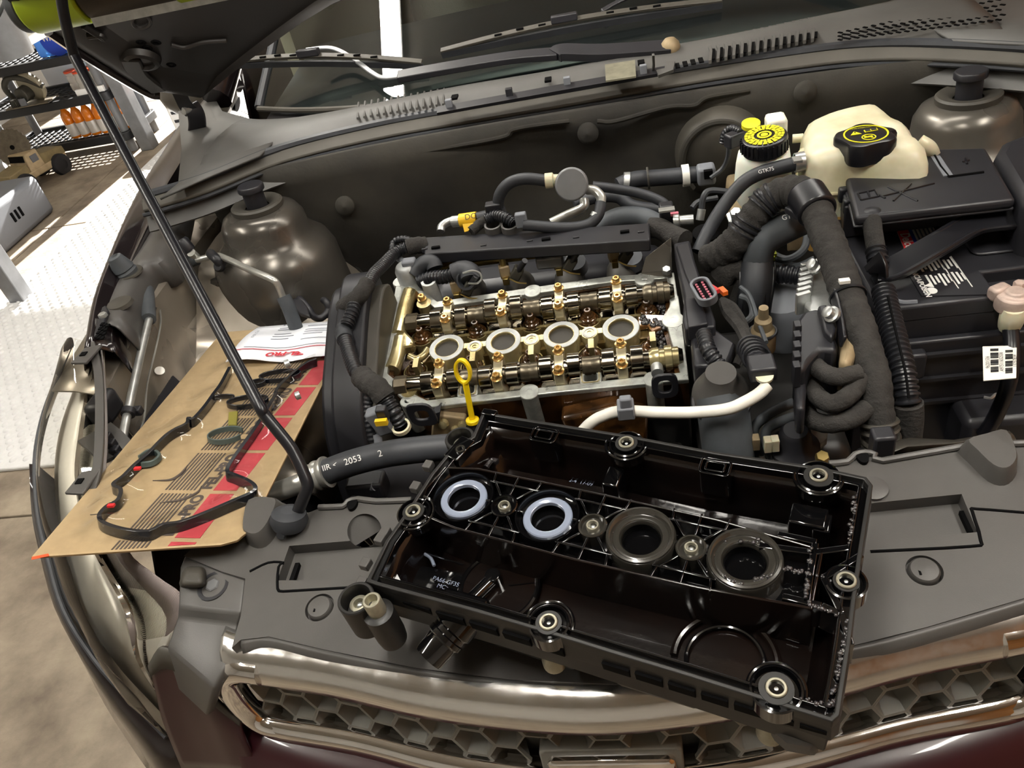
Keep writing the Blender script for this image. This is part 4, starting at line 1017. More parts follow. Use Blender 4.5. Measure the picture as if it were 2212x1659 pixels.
# spark plug wells along the middle
wells = [V(((i-1.5)*.0862, .001, 0)) for i in range(4)]
for i, c in enumerate(wells):
    w = hb(MB().lathe([(.0275, -.055), (.0275, -.002), (.0265, 0), (.0185, 0), (.0175, -.001), (.0175, -.012)], c, n=40, cap=False), 'plug_well', 'gold', smooth=35)
    hb(MB().lathe([(.0265, .0), (.0258, .0006), (.0198, .0006), (.019, .0)], c, n=40, cap=False), 'seal_face', 'alu_white', w)
    hb(MB().cyl(c+V((0, 0, -.013)), c+V((0, 0, -.005)), .0176, n=32), 'well_plug', 'well_dark', w)
for k, q in enumerate(((1025, 748), (1148, 733), (1273, 718))):
    c = HL(*q); w = hb(MB().lathe([(.0125, -.05), (.0125, -.001), (.0118, 0), (.0035, 0), (.003, -.006), (.0001, -.006)], c, n=28), 'cover_boss', 'gold')
    hb(MB().lathe([(.0105, .0002), (.0105, .0008), (.007, .0008), (.007, .0002)], c, n=28, cap=False), 'boss_ring', 'alu', w)
for i in range(3):
    a, b_ = wells[i], wells[i+1]; hb(MB().box((a+b_)/2+V((0, 0, -.010)), (.05, .010, .018)), 'deck_web', 'gold')
hb(MB().box((0, .0, -.036), (.34, .020, .04)), 'centre_rib', 'gold_dark')
# valley walls beside the wells
hb(MB().box((-.005, .036, -.03), (.37, .005, .034)), 'valley_wall', 'gold')
hb(MB().box((-.005, -.034, -.036), (.37, .005, .03)), 'valley_wall', 'gold_dark')
for i in range(5):
    x = (i-2)*.0862
    hb(MB().box((x, -.028, -.02), (.008, .018, .05)), 'cross_rib', 'gold')
    if i == 4: continue
    hb(MB().box((x+.043, .055, -.05), (.05, .05, .02)), 'floor_pad', 'gold_dark', bevel=.004)
    hb(MB().box((x+.043, -.06, -.05), (.05, .05, .02)), 'floor_pad', 'oil_brown', bevel=.004)
# rim bosses
for q, r_, hole in (((864, 608), .0125, 1), ((844, 714), .0135, 1), ((1150, 628), .014, 1), ((1392, 602), .015, 1), ((1454, 691), .016, 1), ((1143, 846), .014, 1), ((1412, 818), .014, 1), ((818, 828), .008, 1), ((880, 866), .011, 1)):
    c = HL(*q); w = hb(MB().lathe([(r_, -.06), (r_, -.0005), (r_-.0008, .0004), (.0045, .0004), (.004, -.004), (.0001, -.004)], c, n=28), 'rim_boss', 'alu_rim')
    hb(MB().cyl(c+V((0, 0, -.0035)), c+V((0, 0, -.002)), .0042, n=16), 'bolt_hole', 'black_deep', w)
hb(MB().prism(HLS([(1437, 692), (1452, 665), (1466, 650), (1474, 705), (1462, 730)], -.012), (0, 0, .0122)), 'notch_web', 'alu_rim', bevel=.001)
# rectangular drain frames on the front rail
for q in ((1010, 849), (1276, 822)):
    c = HL(*q)+V((0, .006, 0)); o_ = [c+V((x, y, -.03)) for x, y in rrect(.030, .026, .005)]; i_ = [c+V((x, y, -.03)) for x, y in rrect(.018, .015, .004)]
    hb(MB().ring(o_, i_, (0, 0, .031)), 'drain_frame', 'alu_rim', bevel=.001)
    hb(MB().ring([p+V((0, 0, .031)) for p in [c+V((x, y, -.03)) for x, y in rrect(.025, .0215, .0045)]], [p+V((0, 0, .031)) for p in [c+V((x, y, -.03)) for x, y in rrect(.0225, .019, .004)]], (0, 0, .0012)), 'drain_groove', 'gold')
# gold chain-end housing on the left
hb(MB().tube(HLS([(886, 632), (877, 660), (868, 700), (862, 725)], -.006), .0125, 14), 'front_housing', 'gold', smooth=60)
hb(MB().tube(HLS([(866, 735), (858, 770), (847, 800)], -.008), .012, 14), 'front_housing', 'gold', smooth=60)
hb(MB().tube(HLS([(880, 625), (895, 630), (915, 645)], -.012), .010, 12), 'oil_gallery', 'oil_brown')
hb(MB().prism(HLS([(862, 722), (880, 728), (902, 752), (898, 765), (868, 770), (862, 750)], -.02), (0, 0, .02)), 'bearing_bracket', 'gold', bevel=.004)
hb(MB().tube(HLS([(885, 770), (900, 776), (915, 768), (925, 755)], -.006), .006, 10), 'bracket_lip', 'gold')
hb(MB().lathe([(.012, -.03), (.012, .001), (.006, .001)], HL(916, 655, 0), n=20), 'cap_boss', 'gold')
hb(MB().lathe([(.012, -.03), (.012, .001), (.006, .001)], HL(884, 845, 0), n=20), 'cap_boss', 'gold')
# sludge at the right end
random.seed(3)
sl = MB()
for i in range(60):
    t = i/60; q = (1428+random.uniform(-16, 14)+30*t, 600+t*200+random.uniform(-8, 8)); p = HL(*q, -.012); sl.sph(p+V((-.010, 0, 0)), random.uniform(.003, .0065), 6, (1, 1, .8))
for i in range(26):
    p = HL(1385+i*2.0, 690+random.uniform(-6, 8)+i*.5, -.004); sl.sph(p, random.uniform(.002, .0055), 6, (1, 1, .7))
tag(hb(sl, 'oil_sludge', 'sludge', smooth=80), 'black glistening oil sludge', kind='stuff')
hb(MB().prism(HLS([(1378, 695), (1395, 688), (1440, 690), (1436, 715), (1410, 728), (1400, 712), (1380, 716)], -.014), (0, 0, .010)), 'sludge_shelf', 'oil_brown', bevel=.002)
# camshafts
def cam_shaft(y0, label, ph):
    t = thing('camshaft', label, 'camshaft', M=MH @ Matrix.Translation((0, y0, .002)), group='camshafts')
    def cb_(b, n, m, par=t, **k): return b.build(n, m, par, world=False, **k)
    segs = []
    sh = MB().lathe([(.0001, 0), (.010, 0), (.0125, .004), (.0125, .40), (.010, .405), (.0001, .405)], (-.195, 0, 0), (1, 0, 0), 28)
    cb_(sh, 'shaft', 'cam_steel')
    for i in range(4):
        xc = (i-1.5)*.0862
        for s in (-1, 1):
            a0 = R(ph[i]); pr = []
            for k in range(40):
                a = 2*math.pi*k/40; d = math.cos(a); r_ = .0165+(.0062*max(0, d)**2.2)
                pr.append(V((xc+s*.0195-.0085, r_*math.cos(a+a0), r_*math.sin(a+a0))))
            cb_(MB().prism(pr, (.017, 0, 0)), 'cam_lobe', 'cam_steel', bevel=.0006)
        cb_(MB().cyl((xc-.0085, 0, 0), (xc+.0085, 0, 0), .0142, n=28), 'journal', 'cam_steel')
        if i < 3:
            xm = xc+.0431; cb_(MB().lathe([(.0125, -.013), (.0135, -.012), (.0135, -.002), (.0128, -.001), (.0128, .001), (.0135, .002), (.0135, .012), (.0125, .013)], (xm, 0, 0), (1, 0, 0), 28), 'shaft_collar', 'cam_rough')
    cb_(MB().lathe([(.0125, .165), (.0155, .170), (.0155, .178), (.013, .179), (.013, .185), (.017, .186), (.017, .195), (.014, .196), (.014, .204), (.0001, .204)], (0, 0, 0), (1, 0, 0), 28), 'drive_end', 'cam_rough' if y0 > 0 else 'gold')
    cb_(MB().lathe([(.011, -.20), (.0145, -.197), (.0145, -.180), (.0125, -.178)], (0, 0, 0), (1, 0, 0), 8), 'hex_flats', 'cam_rough')
    return t
YR = HL(1150, 664, .004).y; YF = HL(1150, 801, .004).y
cam_shaft(YR, 'rear camshaft of the open engine, nearest the firewall', (200, 60, 250, -30))
cam_shaft(YF, 'front camshaft of the open engine, behind the yellow dipstick', (250, 150, 90, 10))
# bearing caps and their bolts
for yc, m2 in ((YR, 1), (YF, 0)):
    for i in range(4):
        xc = (i-1.5)*.0862-.001
        pr = [V((xc-.0068, yc+a, b_)) for a, b_ in ((-.027, -.03), (.027, -.03), (.027, .012), (.024, .0175), (.010, .0175), (.006, .0165), (-.006, .0165), (-.010, .0175), (-.024, .0175), (-.027, .012))]
        cp = hb(MB().prism(pr, (.0136, 0, 0)), 'bearing_cap', 'cap_alu', bevel=.0012)
        for s in (-1, 1):
            p = V((xc, yc+s*.019, .0175))
            bo = hb(MB().lathe([(.0082, 0), (.0082, .0018), (.0066, .0024)], p, n=18), 'cap_washer', 'bolt_gold', cp)
            hb(MB().lathe([(.0062, .0022), (.0062, .0072), (.0050, .0086), (.0030, .0086), (.0026, .006), (.0001, .006)], p, n=6), 'cap_bolt', 'bolt_gold', cp)
        hb(MB().box((xc, yc-.0275, -.006), (.0138, .0015, .002)), 'cap_joint', 'black_deep', cp)
for q in ((912, 646), (880, 834)):
    p = HL(*q, .002); hb(MB().lathe([(.0075, 0), (.0075, .0018), (.0055, .002), (.0055, .0075), (.0045, .0085), (.0024, .0085), (.002, .006), (.0001, .006)], p, n=12), 'end_bolt', 'bolt_gold')
# head bolts
for k, q in enumerate(((913, 730), (1031, 716), (1150, 700), (1272, 690), (1398, 672), (898, 803), (1021, 792), (1147, 779), (1276, 768), (1408, 752))):
    rear = k < 5; p = HL(*q, -.016 if rear else -.022)
    w = hb(MB().lathe([(.0185, -.02), (.0185, .001), (.0170, .001), (.0165, -.006), (.0001, -.006)], p, n=28), 'bolt_cup', 'gold_dark' if k in (4, 9) else 'gold')
    hb(MB().lathe([(.0155, -.004), (.0155, .001), (.0140, .003), (.0125, .003), (.0122, .006), (.0098, .008), (.0085, .008), (.008, .011), (.0060, .012)], p, n=28), 'washer_stack', 'oil_dark', w)
    hb(MB().lathe([(.0055, .011), (.0055, .019), (.0048, .0205), (.0028, .0205), (.0024, .017), (.0001, .017)], p, n=12), 'star_head', 'oil_dark', w)
# tappets glimpsed under the cams
for i in range(4):
    for s in (-1, 1):
        xc = (i-1.5)*.0862+s*.0195
        for yc in (YR, YF): hb(MB().lathe([(.0135, -.05), (.0135, -.026), (.0125, -.025), (.0001, -.025)], (xc, yc-.006, 0), n=20), 'tappet', 'cam_steel')
# lifting eyes
le = thing('lifting_eye', 'black lifting eye bolted to the right front corner of the cylinder head', 'lifting eye', HW(1435, 830), group='engine lifting eyes')
def eye(t, pts_o, pts_i, z, m='plastic_blk'): MB().ring(pts_o, pts_i, (0, -.004, .001)).build('eye_plate', m, t, bevel=.001)
n_ = 20
def eye_at(t, px, py, yy, wo, ho, wi, hi, sx=0):
    c = Y(px, py, yy)
    o_ = [c+V((wo*math.copysign(abs(math.cos(a))**.6, math.cos(a))+sx*math.sin(a), 0, ho*math.copysign(abs(math.sin(a))**.6, math.sin(a)))) for a in [2*math.pi*i/n_ for i in range(n_)]]
    i_ = [c+V((wi*math.copysign(abs(math.cos(a))**.7, math.cos(a)), 0, hi*math.copysign(abs(math.sin(a))**.7, math.sin(a)))) for a in [2*math.pi*i/n_ for i in range(n_)]]
    MB().ring(o_, i_, (0, -.005, 0)).build('eye_plate', 'plastic_blk', t, bevel=.001)
    return c
c = eye_at(le, 1436, 831, -.112, .0175, .020, .0088, .0105)
MB().cyl(c+V((-.008, .005, .016)), c+V((-.008, .02, .016)), .008).build('eye_bolt', 'zinc', le)
le2 = thing('lifting_eye', 'dark lifting eye below the left front corner of the cylinder head', 'lifting eye', HW(910, 895), group='engine lifting eyes')
c = eye_at(le2, 912, 893, -.128, .019, .020, .010, .0085, -.004)
MB().prism(Y3([(935, 895, -.125), (950, 890, -.125), (948, 915, -.125), (930, 905, -.125)]), (0, .02, 0)).build('web', 'plastic_blk', le2)
# dipstick
dk = thing('dipstick', 'yellow oil dipstick handle in front of the head', 'dipstick', Y(1018, 905, -.125))
e0, e1 = Y(1005, 826, -.118), Y(1020, 905, -.126)
MB().strip([e0, e0.lerp(e1, .5), e1], .008, .006, nrm=(.3, -1, .2), sm=0).build('stem', 'yellow', dk, bevel=.001)
cc = Y(1000, 802, -.116); rg = []; ax_ = V((.95, -.25, .1)).normalized(); up_ = (e0-e1).normalized()
MB().strip([cc+ax_*(.0105*math.cos(a))+up_*(.0175*math.sin(a)) for a in [2*math.pi*i/20 for i in range(20)]], .0065, .004, wdir=ax_.cross(up_), closed=True, sm=2).build('ring', 'yellow', dk, bevel=.0008)
MB().cyl(e1, e1+(e1-e0).normalized()*.006, .0095).build('collar', 'yellow', dk, bevel=.001)
MB().cyl(e1+(e1-e0).normalized()*.006, e1+(e1-e0).normalized()*.1, .0075).build('tube', 'plastic_blk', dk)
# block front, exhaust shield hints below the head
eb = thing('engine_block', 'oily engine block front below the cylinder head', 'engine block', (0, -.1, .6))
MB().box((0, -.02, .50), (.40, .2, .36)).build('block', 'cover_out', eb, bevel=.01)
MB().prism(Y3([(935, 895, -.118), (1005, 905, -.118), (1010, 955, -.118), (930, 955, -.118)]), (0, .02, 0)).build('cast_flange', 'iron_tan', eb, bevel=.003)
for a in ((958, 915), (985, 930), (965, 948), (1000, 920)): MB().lathe([(.008, 0), (.006, .006), (.003, .007)], Y(*a, -.12), (0, -1, .3), 14).build('flange_boss', 'gold', eb)
MB().prism(Y3([(1210, 905, -.13), (1330, 880, -.13), (1400, 900, -.13), (1400, 960, -.13), (1230, 960, -.13)]), (0, .03, 0)).build('heat_shield', 'oil_dark', eb, bevel=.006)

# ------------------------------------------------------------------ timing belt cover
tb = thing('belt_cover', 'tall black timing belt cover at the left end of the engine', 'belt cover', (-.26, -.02, .8))
prof = [(.125, .895), (.112, .912), (.08, .918), (.03, .902), (-.03, .872), (-.08, .845), (-.125, .80), (-.15, .74), (-.165, .66), (-.16, .58), (-.12, .50), (-.05, .45), (.05, .45), (.1, .6), (.13, .75), (.13, .83)]
pr = smooth_path([V((-.286, y, z)) for y, z in prof], 3, closed=True)
MB().prism(pr, (.046, 0, 0)).build('rim', 'plastic_blk', tb, bevel=.004)
MB().prism([V((-.286, p.y*.93, .67+(p.z-.67)*.93)) for p in pr], (-.022, 0, 0)).build('face', 'plastic_blk', tb, bevel=.006)
MB().prism([V((-.242, p.y*.92-.003, .67+(p.z-.67)*.92)) for p in pr], (.02, 0, 0)).build('back_plate', 'plastic_dusty', tb, bevel=.003)
for q, yy in (((742, 800), -.15), ((748, 872), -.16)): MB().lathe([(.006, 0), (.006, .006), (.004, .007)], V((-.308, yy+.03, Y(*q, yy).z)), (-1, -.5, 0), 10).build('cover_bolt', 'zinc', tb)

# ------------------------------------------------------------------ harness tray over the intake
th_ = thing('harness_tray', 'long flat black harness tray behind the open engine', 'harness tray', (0, .17, .89))
A = [Z(*q, .90) for q in ((918, 512), (1403, 481), (1404, 518), (916, 548))]
MB().hexa([p-V((0, 0, .020)) for p in A], A).build('tray', 'plastic_blk', th_, bevel=.0025)
for a in ((918, 541), (1045, 533), (1145, 523), (1245, 516), (1385, 504)):
    MB().box(Z(a[0], a[1], .898), (.010, .004, .008)).build('tray_clip', 'plastic_blk', th_, bevel=.001)
for a in ((942, 538), (1180, 520), (1350, 504)): MB().box(Z(a[0], a[1], .8985), (.014, .006, .010)).build('tray_notch', 'black_deep', th_, bevel=.001)
for a in (1068, 1104):
    c = Z(a, 496, .902); t = MB().lathe([(.0155, -.012), (.015, .010), (.0145, .012), (.0115, .012), (.011, -.008), (.0001, -.008)], c, (0, -.2, 1), 24).build('finger_loop', 'plastic', th_)
MB().strip(Z3([(1180, 522, .898), (1180, 535, .885), (1186, 555, .872)]), .018, .004, nrm=(0, -1, .2), sm=0).build('tray_latch', 'plastic_blk', th_)
# fuel rail
fr = thing('fuel_rail', 'brass-coloured fuel rail running below the harness tray', 'fuel rail', Z(1050, 570, .86))
MB().tube([Z(950, 577, .858), Z(1140, 553, .862)], .0062, 14, 0).build('rail', 'brass', fr)
MB().cyl(Z(962, 572, .865), Z(960, 548, .872), .0065).build('inlet', 'brass', fr)
MB().tube(Z3([(1140, 553, .862), (1250, 542, .866), (1340, 532, .868)]), .006, 12).build('rail_end', 'brass', fr)
# injectors with plugs, aligned with the intake ports
for i, (a, b_, lab) in enumerate(((985, 618, 'first fuel injector from the left, beside the open elbow hose'), (1090, 585, 'second fuel injector from the left below the harness tray'), (1205, 565, 'third fuel injector from the left below the harness tray'), (1325, 548, 'rightmost fuel injector below the harness tray'))):
    t = thing('fuel_injector', lab, 'fuel injector', Z(a, b_, .855), group='fuel injectors'); p = Z(a, b_, .855)
    if i: MB().cyl(p+V((0, .0, .035)), p+V((0, 0, .01)), .005).build('rail_cup', 'brass', t)
    MB().box(p+V((0, 0, 0)), (.017, .016, .022), Matrix.Rotation(R(12), 3, 'Z')).build('body', 'iron_tan', t, bevel=.002)
    MB().box(p+V((.001, -.010, -.012)), (.010, .012, .012)).build('nozzle_seat', 'brass', t, bevel=.001)
    q = Z(a+27, b_+4, .858); d = (Z(a+44, b_-22, .885)-q)
    MB().box(q, (.016, .014, .022), Matrix.Rotation(R(35), 3, 'Y')).build('plug', 'saw_body', t, bevel=.002)
    MB().tube([q, q+d*.5, q+d], .0048, 10).build('plug_boot', 'plastic_blk', t)
    MB().tube([q+V((-.012, -.012, -.002)), q+V((.0, -.016, -.008)), q+V((.014, -.016, -.012))], .0013, 6).build('spring_clip', 'brass', t)
# intake manifold mass behind
im = thing('intake_manifold', 'dark plastic intake manifold behind the cylinder head', 'manifold', (0, .22, .8))
for i in range(4):
    x = (i-1.5)*.0862+.004
    MB().tube([V((x, .115, .77)), V((x, .15, .79)), V((x, .20, .80)), V((x, .25, .76)), V((x, .26, .68))], .024, 16).build('runner', 'plastic_dusty', im)
MB().box((.0, .27, .70), (.42, .10, .18)).build('plenum', 'plastic_blk', im, bevel=.03, bseg=3)
MB().prism(Y3([(1155, 560, .155), (1215, 553, .155), (1220, 580, .155), (1160, 585, .155)]), (0, .02, 0)).build('grey_pad', 'steel_grey', im, bevel=.004)
MB().lathe([(.020, 0), (.018, .02), (.0001, .024)], Z(1245, 580, .815), (0, -.4, 1), 24).build('port_dome', 'rubber_grey', im)
MB().lathe([(.020, 0), (.018, .02), (.0001, .024)], Z(1365, 570, .815), (0, -.4, 1), 24).build('port_dome', 'rubber_grey', im)
# bracket plate at the right end of the tray
bk_ = thing('bracket_plate', 'triangular dark metal bracket right of the harness tray', 'bracket', Z(1420, 550, .87))
MB().prism(Z3([(1385, 590, .85), (1395, 555, .88), (1450, 512, .89), (1452, 585, .855)]), V((0, .004, -.006))).build('plate', 'paint_inner', bk_, bevel=.001)
MB().prism(Z3([(1385, 590, .85), (1450, 585, .855), (1448, 605, .84), (1386, 610, .838)]), (0, 0, -.005)).build('flange', 'paint_inner', bk_, bevel=.001)
MB().hexnut(Z(1440, 588, .856), (0, -.3, 1), .007, .008).build('bolt', 'zinc', bk_)
# thermostat outlet and boss tube at the left rear corner
ou = thing('water_outlet', 'pale aluminium water outlet at the left rear of the head', 'outlet', HW(882, 600))
MB().lathe([(.018, -.03), (.018, .02), (.015, .028), (.012, .03)], HW(884, 603), HEZ, 28).build('neck', 'alu_white', ou, bevel=.002)
MB().lathe([(.0125, -.03), (.0125, .018), (.008, .018), (.0075, .004), (.0001, .004)], HW(932, 625), HEZ, 24).build('bolt_boss', 'alu_white', ou)
# ------------------------------------------------------------------ coolant tank
ct_ = thing('coolant_tank', 'large yellowed translucent coolant tank in the right rear corner', 'coolant tank', Z(1860, 330, .9))
topz = .968
o1 = ZP(topz, [(1733, 300), (1738, 262), (1795, 236), (1878, 219), (1908, 232), (1935, 254), (1965, 268), (1985, 300), (2008, 316), (1990, 336), (1850, 336), (1745, 338)])
cen = sum(o1, V((0, 0, 0)))/len(o1)
def grow(P, k, dz): return [cen+V(((p.x-cen.x)*k, (p.y-cen.y)*k, dz)) for p in P]
def sm(P): return smooth_path(P, 3, True)
rows = [sm(grow(o1, k, d)) for k, d in ((.55, .006), (.80, .004), (.93, -.004), (1.0, -.020), (1.03, -.045), (1.05, -.055), (1.03, -.065), (1.0, -.095))]
b = MB().loft(rows, closed=True); b.f.append(list(range(len(rows[0]))))
b.build('upper_shell', 'tank', ct_, smooth=70)
b = MB().loft([sm(grow(o1, k, d)) for k, d in ((1.0, -.095), (.97, -.12), (.9, -.16))], closed=True); b.build('lower_shell', 'tank_amber', ct_, smooth=70)
MB().tube(sm(grow(o1, 1.055, -.055)), .003, 8, 0, closed=True).build('seam', 'tank', ct_)
MB().tube(Z3([(1985, 305, .955), (2008, 320, .945), (2018, 345, .92), (2015, 365, .90)]), .010, 10).build('rib', 'tank', ct_)
MB().tube(Z3([(1745, 330, .955), (1742, 360, .93), (1760, 385, .90)]), .014, 10).build('spout_neck', 'tank', ct_)
MB().tube(Z3([(1735, 385, .885), (1742, 398, .88), (1756, 398, .88), (1757, 386, .885)]), .006, 8).build('mount_ear', 'tank_white', ct_)
cp = Z(1870, 291, .985); P_ = []
for i in range(72):
    a = 2*math.pi*i/72; r_ = .0385+.0035*math.copysign(abs(math.cos(4.5*a))**.7, math.cos(4.5*a)); P_.append((r_*math.cos(a), r_*math.sin(a)))
kc = MB().loft([[cp+V((x*s, y*s, z)) for x, y in P_] for s, z in ((.97, -.030), (1.0, -.026), (1.0, -.004), (.95, 0), (.86, .001))], closed=True); kc.f.append([len(kc.v)-72+i for i in range(72)])
kc = kc.build('cap', 'cap_black', ct_, smooth=30)
MB().lathe([(.0295, .0012), (.0295, .0018), (.0272, .0018), (.0272, .0012)], cp, n=40, cap=False).build('yellow_ring', 'cap_yellow', kc)
def flat(pts, o, nm, m, par, h=.0014, t=.0006): return MB().prism([o+V((x, y, h)) for x, y in pts], (0, 0, t)).build(nm, m, par, smooth=0)
flat([(-.020, .001), (-.005, .001), (-.0125, .0125)], cp, 'warning_triangle', 'cap_yellow', kc)
flat([(-.0132, .006), (-.0118, .006), (-.0121, .0098), (-.0129, .0098)], cp, 'warning_mark', 'ink', kc, .0021)
flat([(.0, .004), (.018, .006), (.018, .0135), (.0, .0115)], cp, 'manual_symbol', 'cap_yellow', kc); flat([(.0015, .0055), (.0082, .0062), (.0082, .0108), (.0015, .0102)], cp, 'manual_page', 'ink', kc, .0021); flat([(.0096, .0064), (.0165, .0072), (.0165, .012), (.0096, .011)], cp, 'manual_page', 'ink', kc, .0021)
MB().lathe([(.0095, .0012), (.0095, .0018), (.008, .0018), (.008, .0012)], cp+V((.001, -.012, 0)), n=24, cap=False).build('ban_symbol', 'cap_yellow', kc)
flat([(-.006, -.006), (-.0045, -.0055), (.008, -.018), (.0065, -.0185)], cp, 'ban_bar', 'cap_yellow', kc); flat([(-.005, -.014), (.006, -.014), (.006, -.0095), (-.005, -.0095)], cp, 'ban_glyph', 'cap_yellow', kc)
text_mesh('cap_text', 'OPEN WHEN COLD', basis(cp+V((0, .0215, .0016)), (1, 0, 0), (0, 1, 0)), .0035, 'cap_yellow', kc)

# ------------------------------------------------------------------ brake fluid reservoir
bf = thing('brake_reservoir', 'white brake fluid reservoir with a yellow printed cap', 'reservoir', Z(1645, 350, .9))
o2 = [Z(*q, .955) for q in ((1592, 325), (1640, 290), (1660, 258), (1692, 262), (1705, 300), (1706, 345), (1660, 352), (1600, 345))]
c2 = sum(o2, V((0, 0, 0)))/8
rows = [smooth_path([c2+V(((p.x-c2.x)*k, (p.y-c2.y)*k, d)) for p in o2], 2, True) for k, d in ((.8, .004), (.95, -.001), (1, -.012), (1.06, -.04), (1.04, -.048), (1.04, -.07), (.9, -.085))]
b = MB().loft(rows, closed=True); b.f.append(list(range(len(rows[0])))); b.build('tank', 'tank_white', bf, smooth=60)
MB().box(Z(1676, 270, .975), (.03, .035, .03)).build('filler_block', 'tank_white', bf, bevel=.006)
MB().tube(Z3([(1608, 385, .88), (1618, 402, .87), (1632, 400, .87)]), .006, 8).build('outlet', 'tank_white', bf)
bc = Z(1651, 292, .985)
kb_ = MB().lathe([(.030, -.026), (.033, -.024), (.0335, -.006), (.032, -.002), (.029, -.0005), (.0001, 0)], bc, (-.08, -.08, 1), 40).build('cap', 'cap_black', bf)
for i in range(28):
    a = i*2*math.pi/28; MB().box(bc+V((.0335*math.cos(a), .0335*math.sin(a), -.014)), (.003, .002, .016), Matrix.Rotation(a, 3, 'Z')).build('grip_rib', 'cap_black', kb_)
axb = V((-.08, -.08, 1)).normalized()
for r0, r1 in ((.0285, .0245), (.0238, .0195), (.0188, .0150)):
    for i in range(22):
        a0 = 2*math.pi*i/22; a1 = a0+2*math.pi/22*(.80+.12*math.sin(i*3.1+r0*900))
        MB().lathe([(r0, .0006), (r0, .0012), (r1, .0012), (r1, .0006)], bc, axb, 3, a0, a1).build('print_segment', 'cap_yellow', kb_)
for r0, r1 in ((.0105, .0072), (.0052, .0001)): MB().lathe([(r0, .0006), (r0, .0013), (r1, .0013)], bc, axb, 28, cap=False).build('print_ring', 'cap_yellow', kb_)
MB().lathe([(.014, -.004), (.014, .002), (.0001, .003)], Z(1622, 268, .985), (0, -.2, 1), 20).build('yellow_tab', 'cap_yellow', bf)
MB().cyl(Z(1712, 300, .935), Z(1735, 298, .935), .007).build('link_pipe', 'tank', bf)
# booster and the level sensor wiring behind it
bo_ = thing('brake_booster', 'round brown brake booster behind the white reservoir', 'brake booster', Y(1560, 330, .36))
MB().lathe([(.0001, -.006), (.03, -.006), (.05, -.002), (.070, .003), (.078, .012), (.080, .03), (.080, .06)], Y(1560, 350, .41), (.05, 1, .1), 40).build('shell', 'plastic_dusty', bo_, smooth=50)
MB().tube([Y(1560+86*math.cos(a), 350+86*math.sin(a), .41) for a in [2.4+i*.28 for i in range(13)]], .006, 8).build('rim', 'felt', bo_)
sn = thing('level_sensor', 'black sensor plug with corrugated lead behind the brake reservoir', 'sensor', Z(1590, 300, .95))
MB().box(Z(1588, 300, .955), (.032, .02, .022), Matrix.Rotation(R(30), 3, 'Z')).build('plug', 'plastic_blk', sn, bevel=.003)
MB().corr(Z3([(1600, 285, .965), (1580, 278, .965), (1566, 290, .955), (1562, 310, .94)]), .007, .005).build('lead', 'conduit', sn)
MB().tube(Z3([(1575, 312, .945), (1572, 340, .92), (1560, 365, .90), (1535, 385, .89)]), .004, 8).build('wire', 'rubber', sn)
# tan master cylinder body below the reservoir
mc = thing('master_cylinder', 'dusty tan master cylinder casting under the brake reservoir', 'casting', Z(1600, 450, .85))
MB().prism(ZP(.83, [(1570, 410), (1630, 400), (1660, 430), (1640, 480), (1590, 500), (1565, 470)]), (0, 0, .03)).build('casting', 'iron_tan', mc, bevel=.006)
MB().lathe([(.017, 0), (.016, .006), (.010, .008), (.010, .014), (.008, .016)], Z(1592, 470, .862), (-.2, -.4, 1), 6).build('hex_plug', 'zinc', mc)
MB().prism(ZP(.87, [(1618, 400), (1650, 400), (1650, 430), (1618, 436)]), (0, 0, .02)).build('block', 'iron_tan', mc, bevel=.003)
MB().tube(Z3([(1515, 455, .88), (1520, 425, .90), (1535, 412, .905), (1580, 415, .90)]), .005, 8).build('brake_line', 'rubber', mc)
MB().tube(Z3([(1495, 450, .87), (1510, 436, .875), (1550, 428, .875)]), .005, 8).build('brake_line', 'rubber', mc)
MB().cyl(Z(1512, 475, .87), Z(1516, 452, .885), .0065).build('line_fitting', 'zinc', mc)

# ------------------------------------------------------------------ hoses on the right
def hose(name, label, pts, r, m='rubber', cat='hose', n=16):
    t = thing(name, label, cat, pts[0]); MB().tube(pts, r, n, 8).build('tube', m, t); return t
t = hose('coolant_hose', 'black hose from the coolant tank down behind the engine', Z3([(1738, 349, .955), (1700, 358, .95), (1640, 375, .945), (1600, 400, .935), (1560, 450, .91), (1530, 500, .885), (1508, 545, .865)]), .0105)
MB().strip([Z(1727, 350, .956)+V((0, .013*math.cos(a), .013*math.sin(a))) for a in [i*.5236 for i in range(12)]], .014, .002, wdir=(1, .15, 0), closed=True, sm=2).build('clamp', 'zinc', t)
MB().box(Z(1722, 345, .97), (.012, .016, .004)).build('clamp_tab', 'zinc', t)
text_mesh('hose_marking', 'GTK75', basis(Z(1655, 368, .957), (1, .25, 0), (0, .6, .6)), .008, 'white_print', t)
t = hose('heater_hose', 'black heater hose with a white clamp crossing the firewall', Y3([(1335, 402, .33), (1370, 388, .34), (1420, 384, .35), (1480, 379, .35), (1510, 377, .35)]), .014)
MB().strip([Y(1481, 379, .35)+V((0, .017*math.cos(a), .017*math.sin(a))) for a in [i*.5236 for i in range(12)]], .012, .003, wdir=(1, 0, 0), closed=True, sm=2).build('white_clamp', 'label_white', t)
MB().strip([Y(1352, 394, .335)+V((.004*math.sin(a), .016*math.cos(a), .016*math.sin(a))) for a in [i*.5236 for i in range(12)]], .010, .002, wdir=(1, -.2, 0), closed=True, sm=2).build('clamp', 'zinc', t)
MB().box(Y(1525, 376, .34), (.03, .028, .032)).build('coupling', 'rubber_grey', t, bevel=.005)
MB().box(Y(1530, 376, .323), (.014, .008, .014)).build('coupling_socket', 'black_deep', t)
MB().tube([Y(1400, 385, .34)+V((0, .017*math.cos(a), .017*math.sin(a))) for a in [i*.5236 for i in range(12)]], .002, 6, closed=True).build('cable_tie', 'plastic_dusty', t)
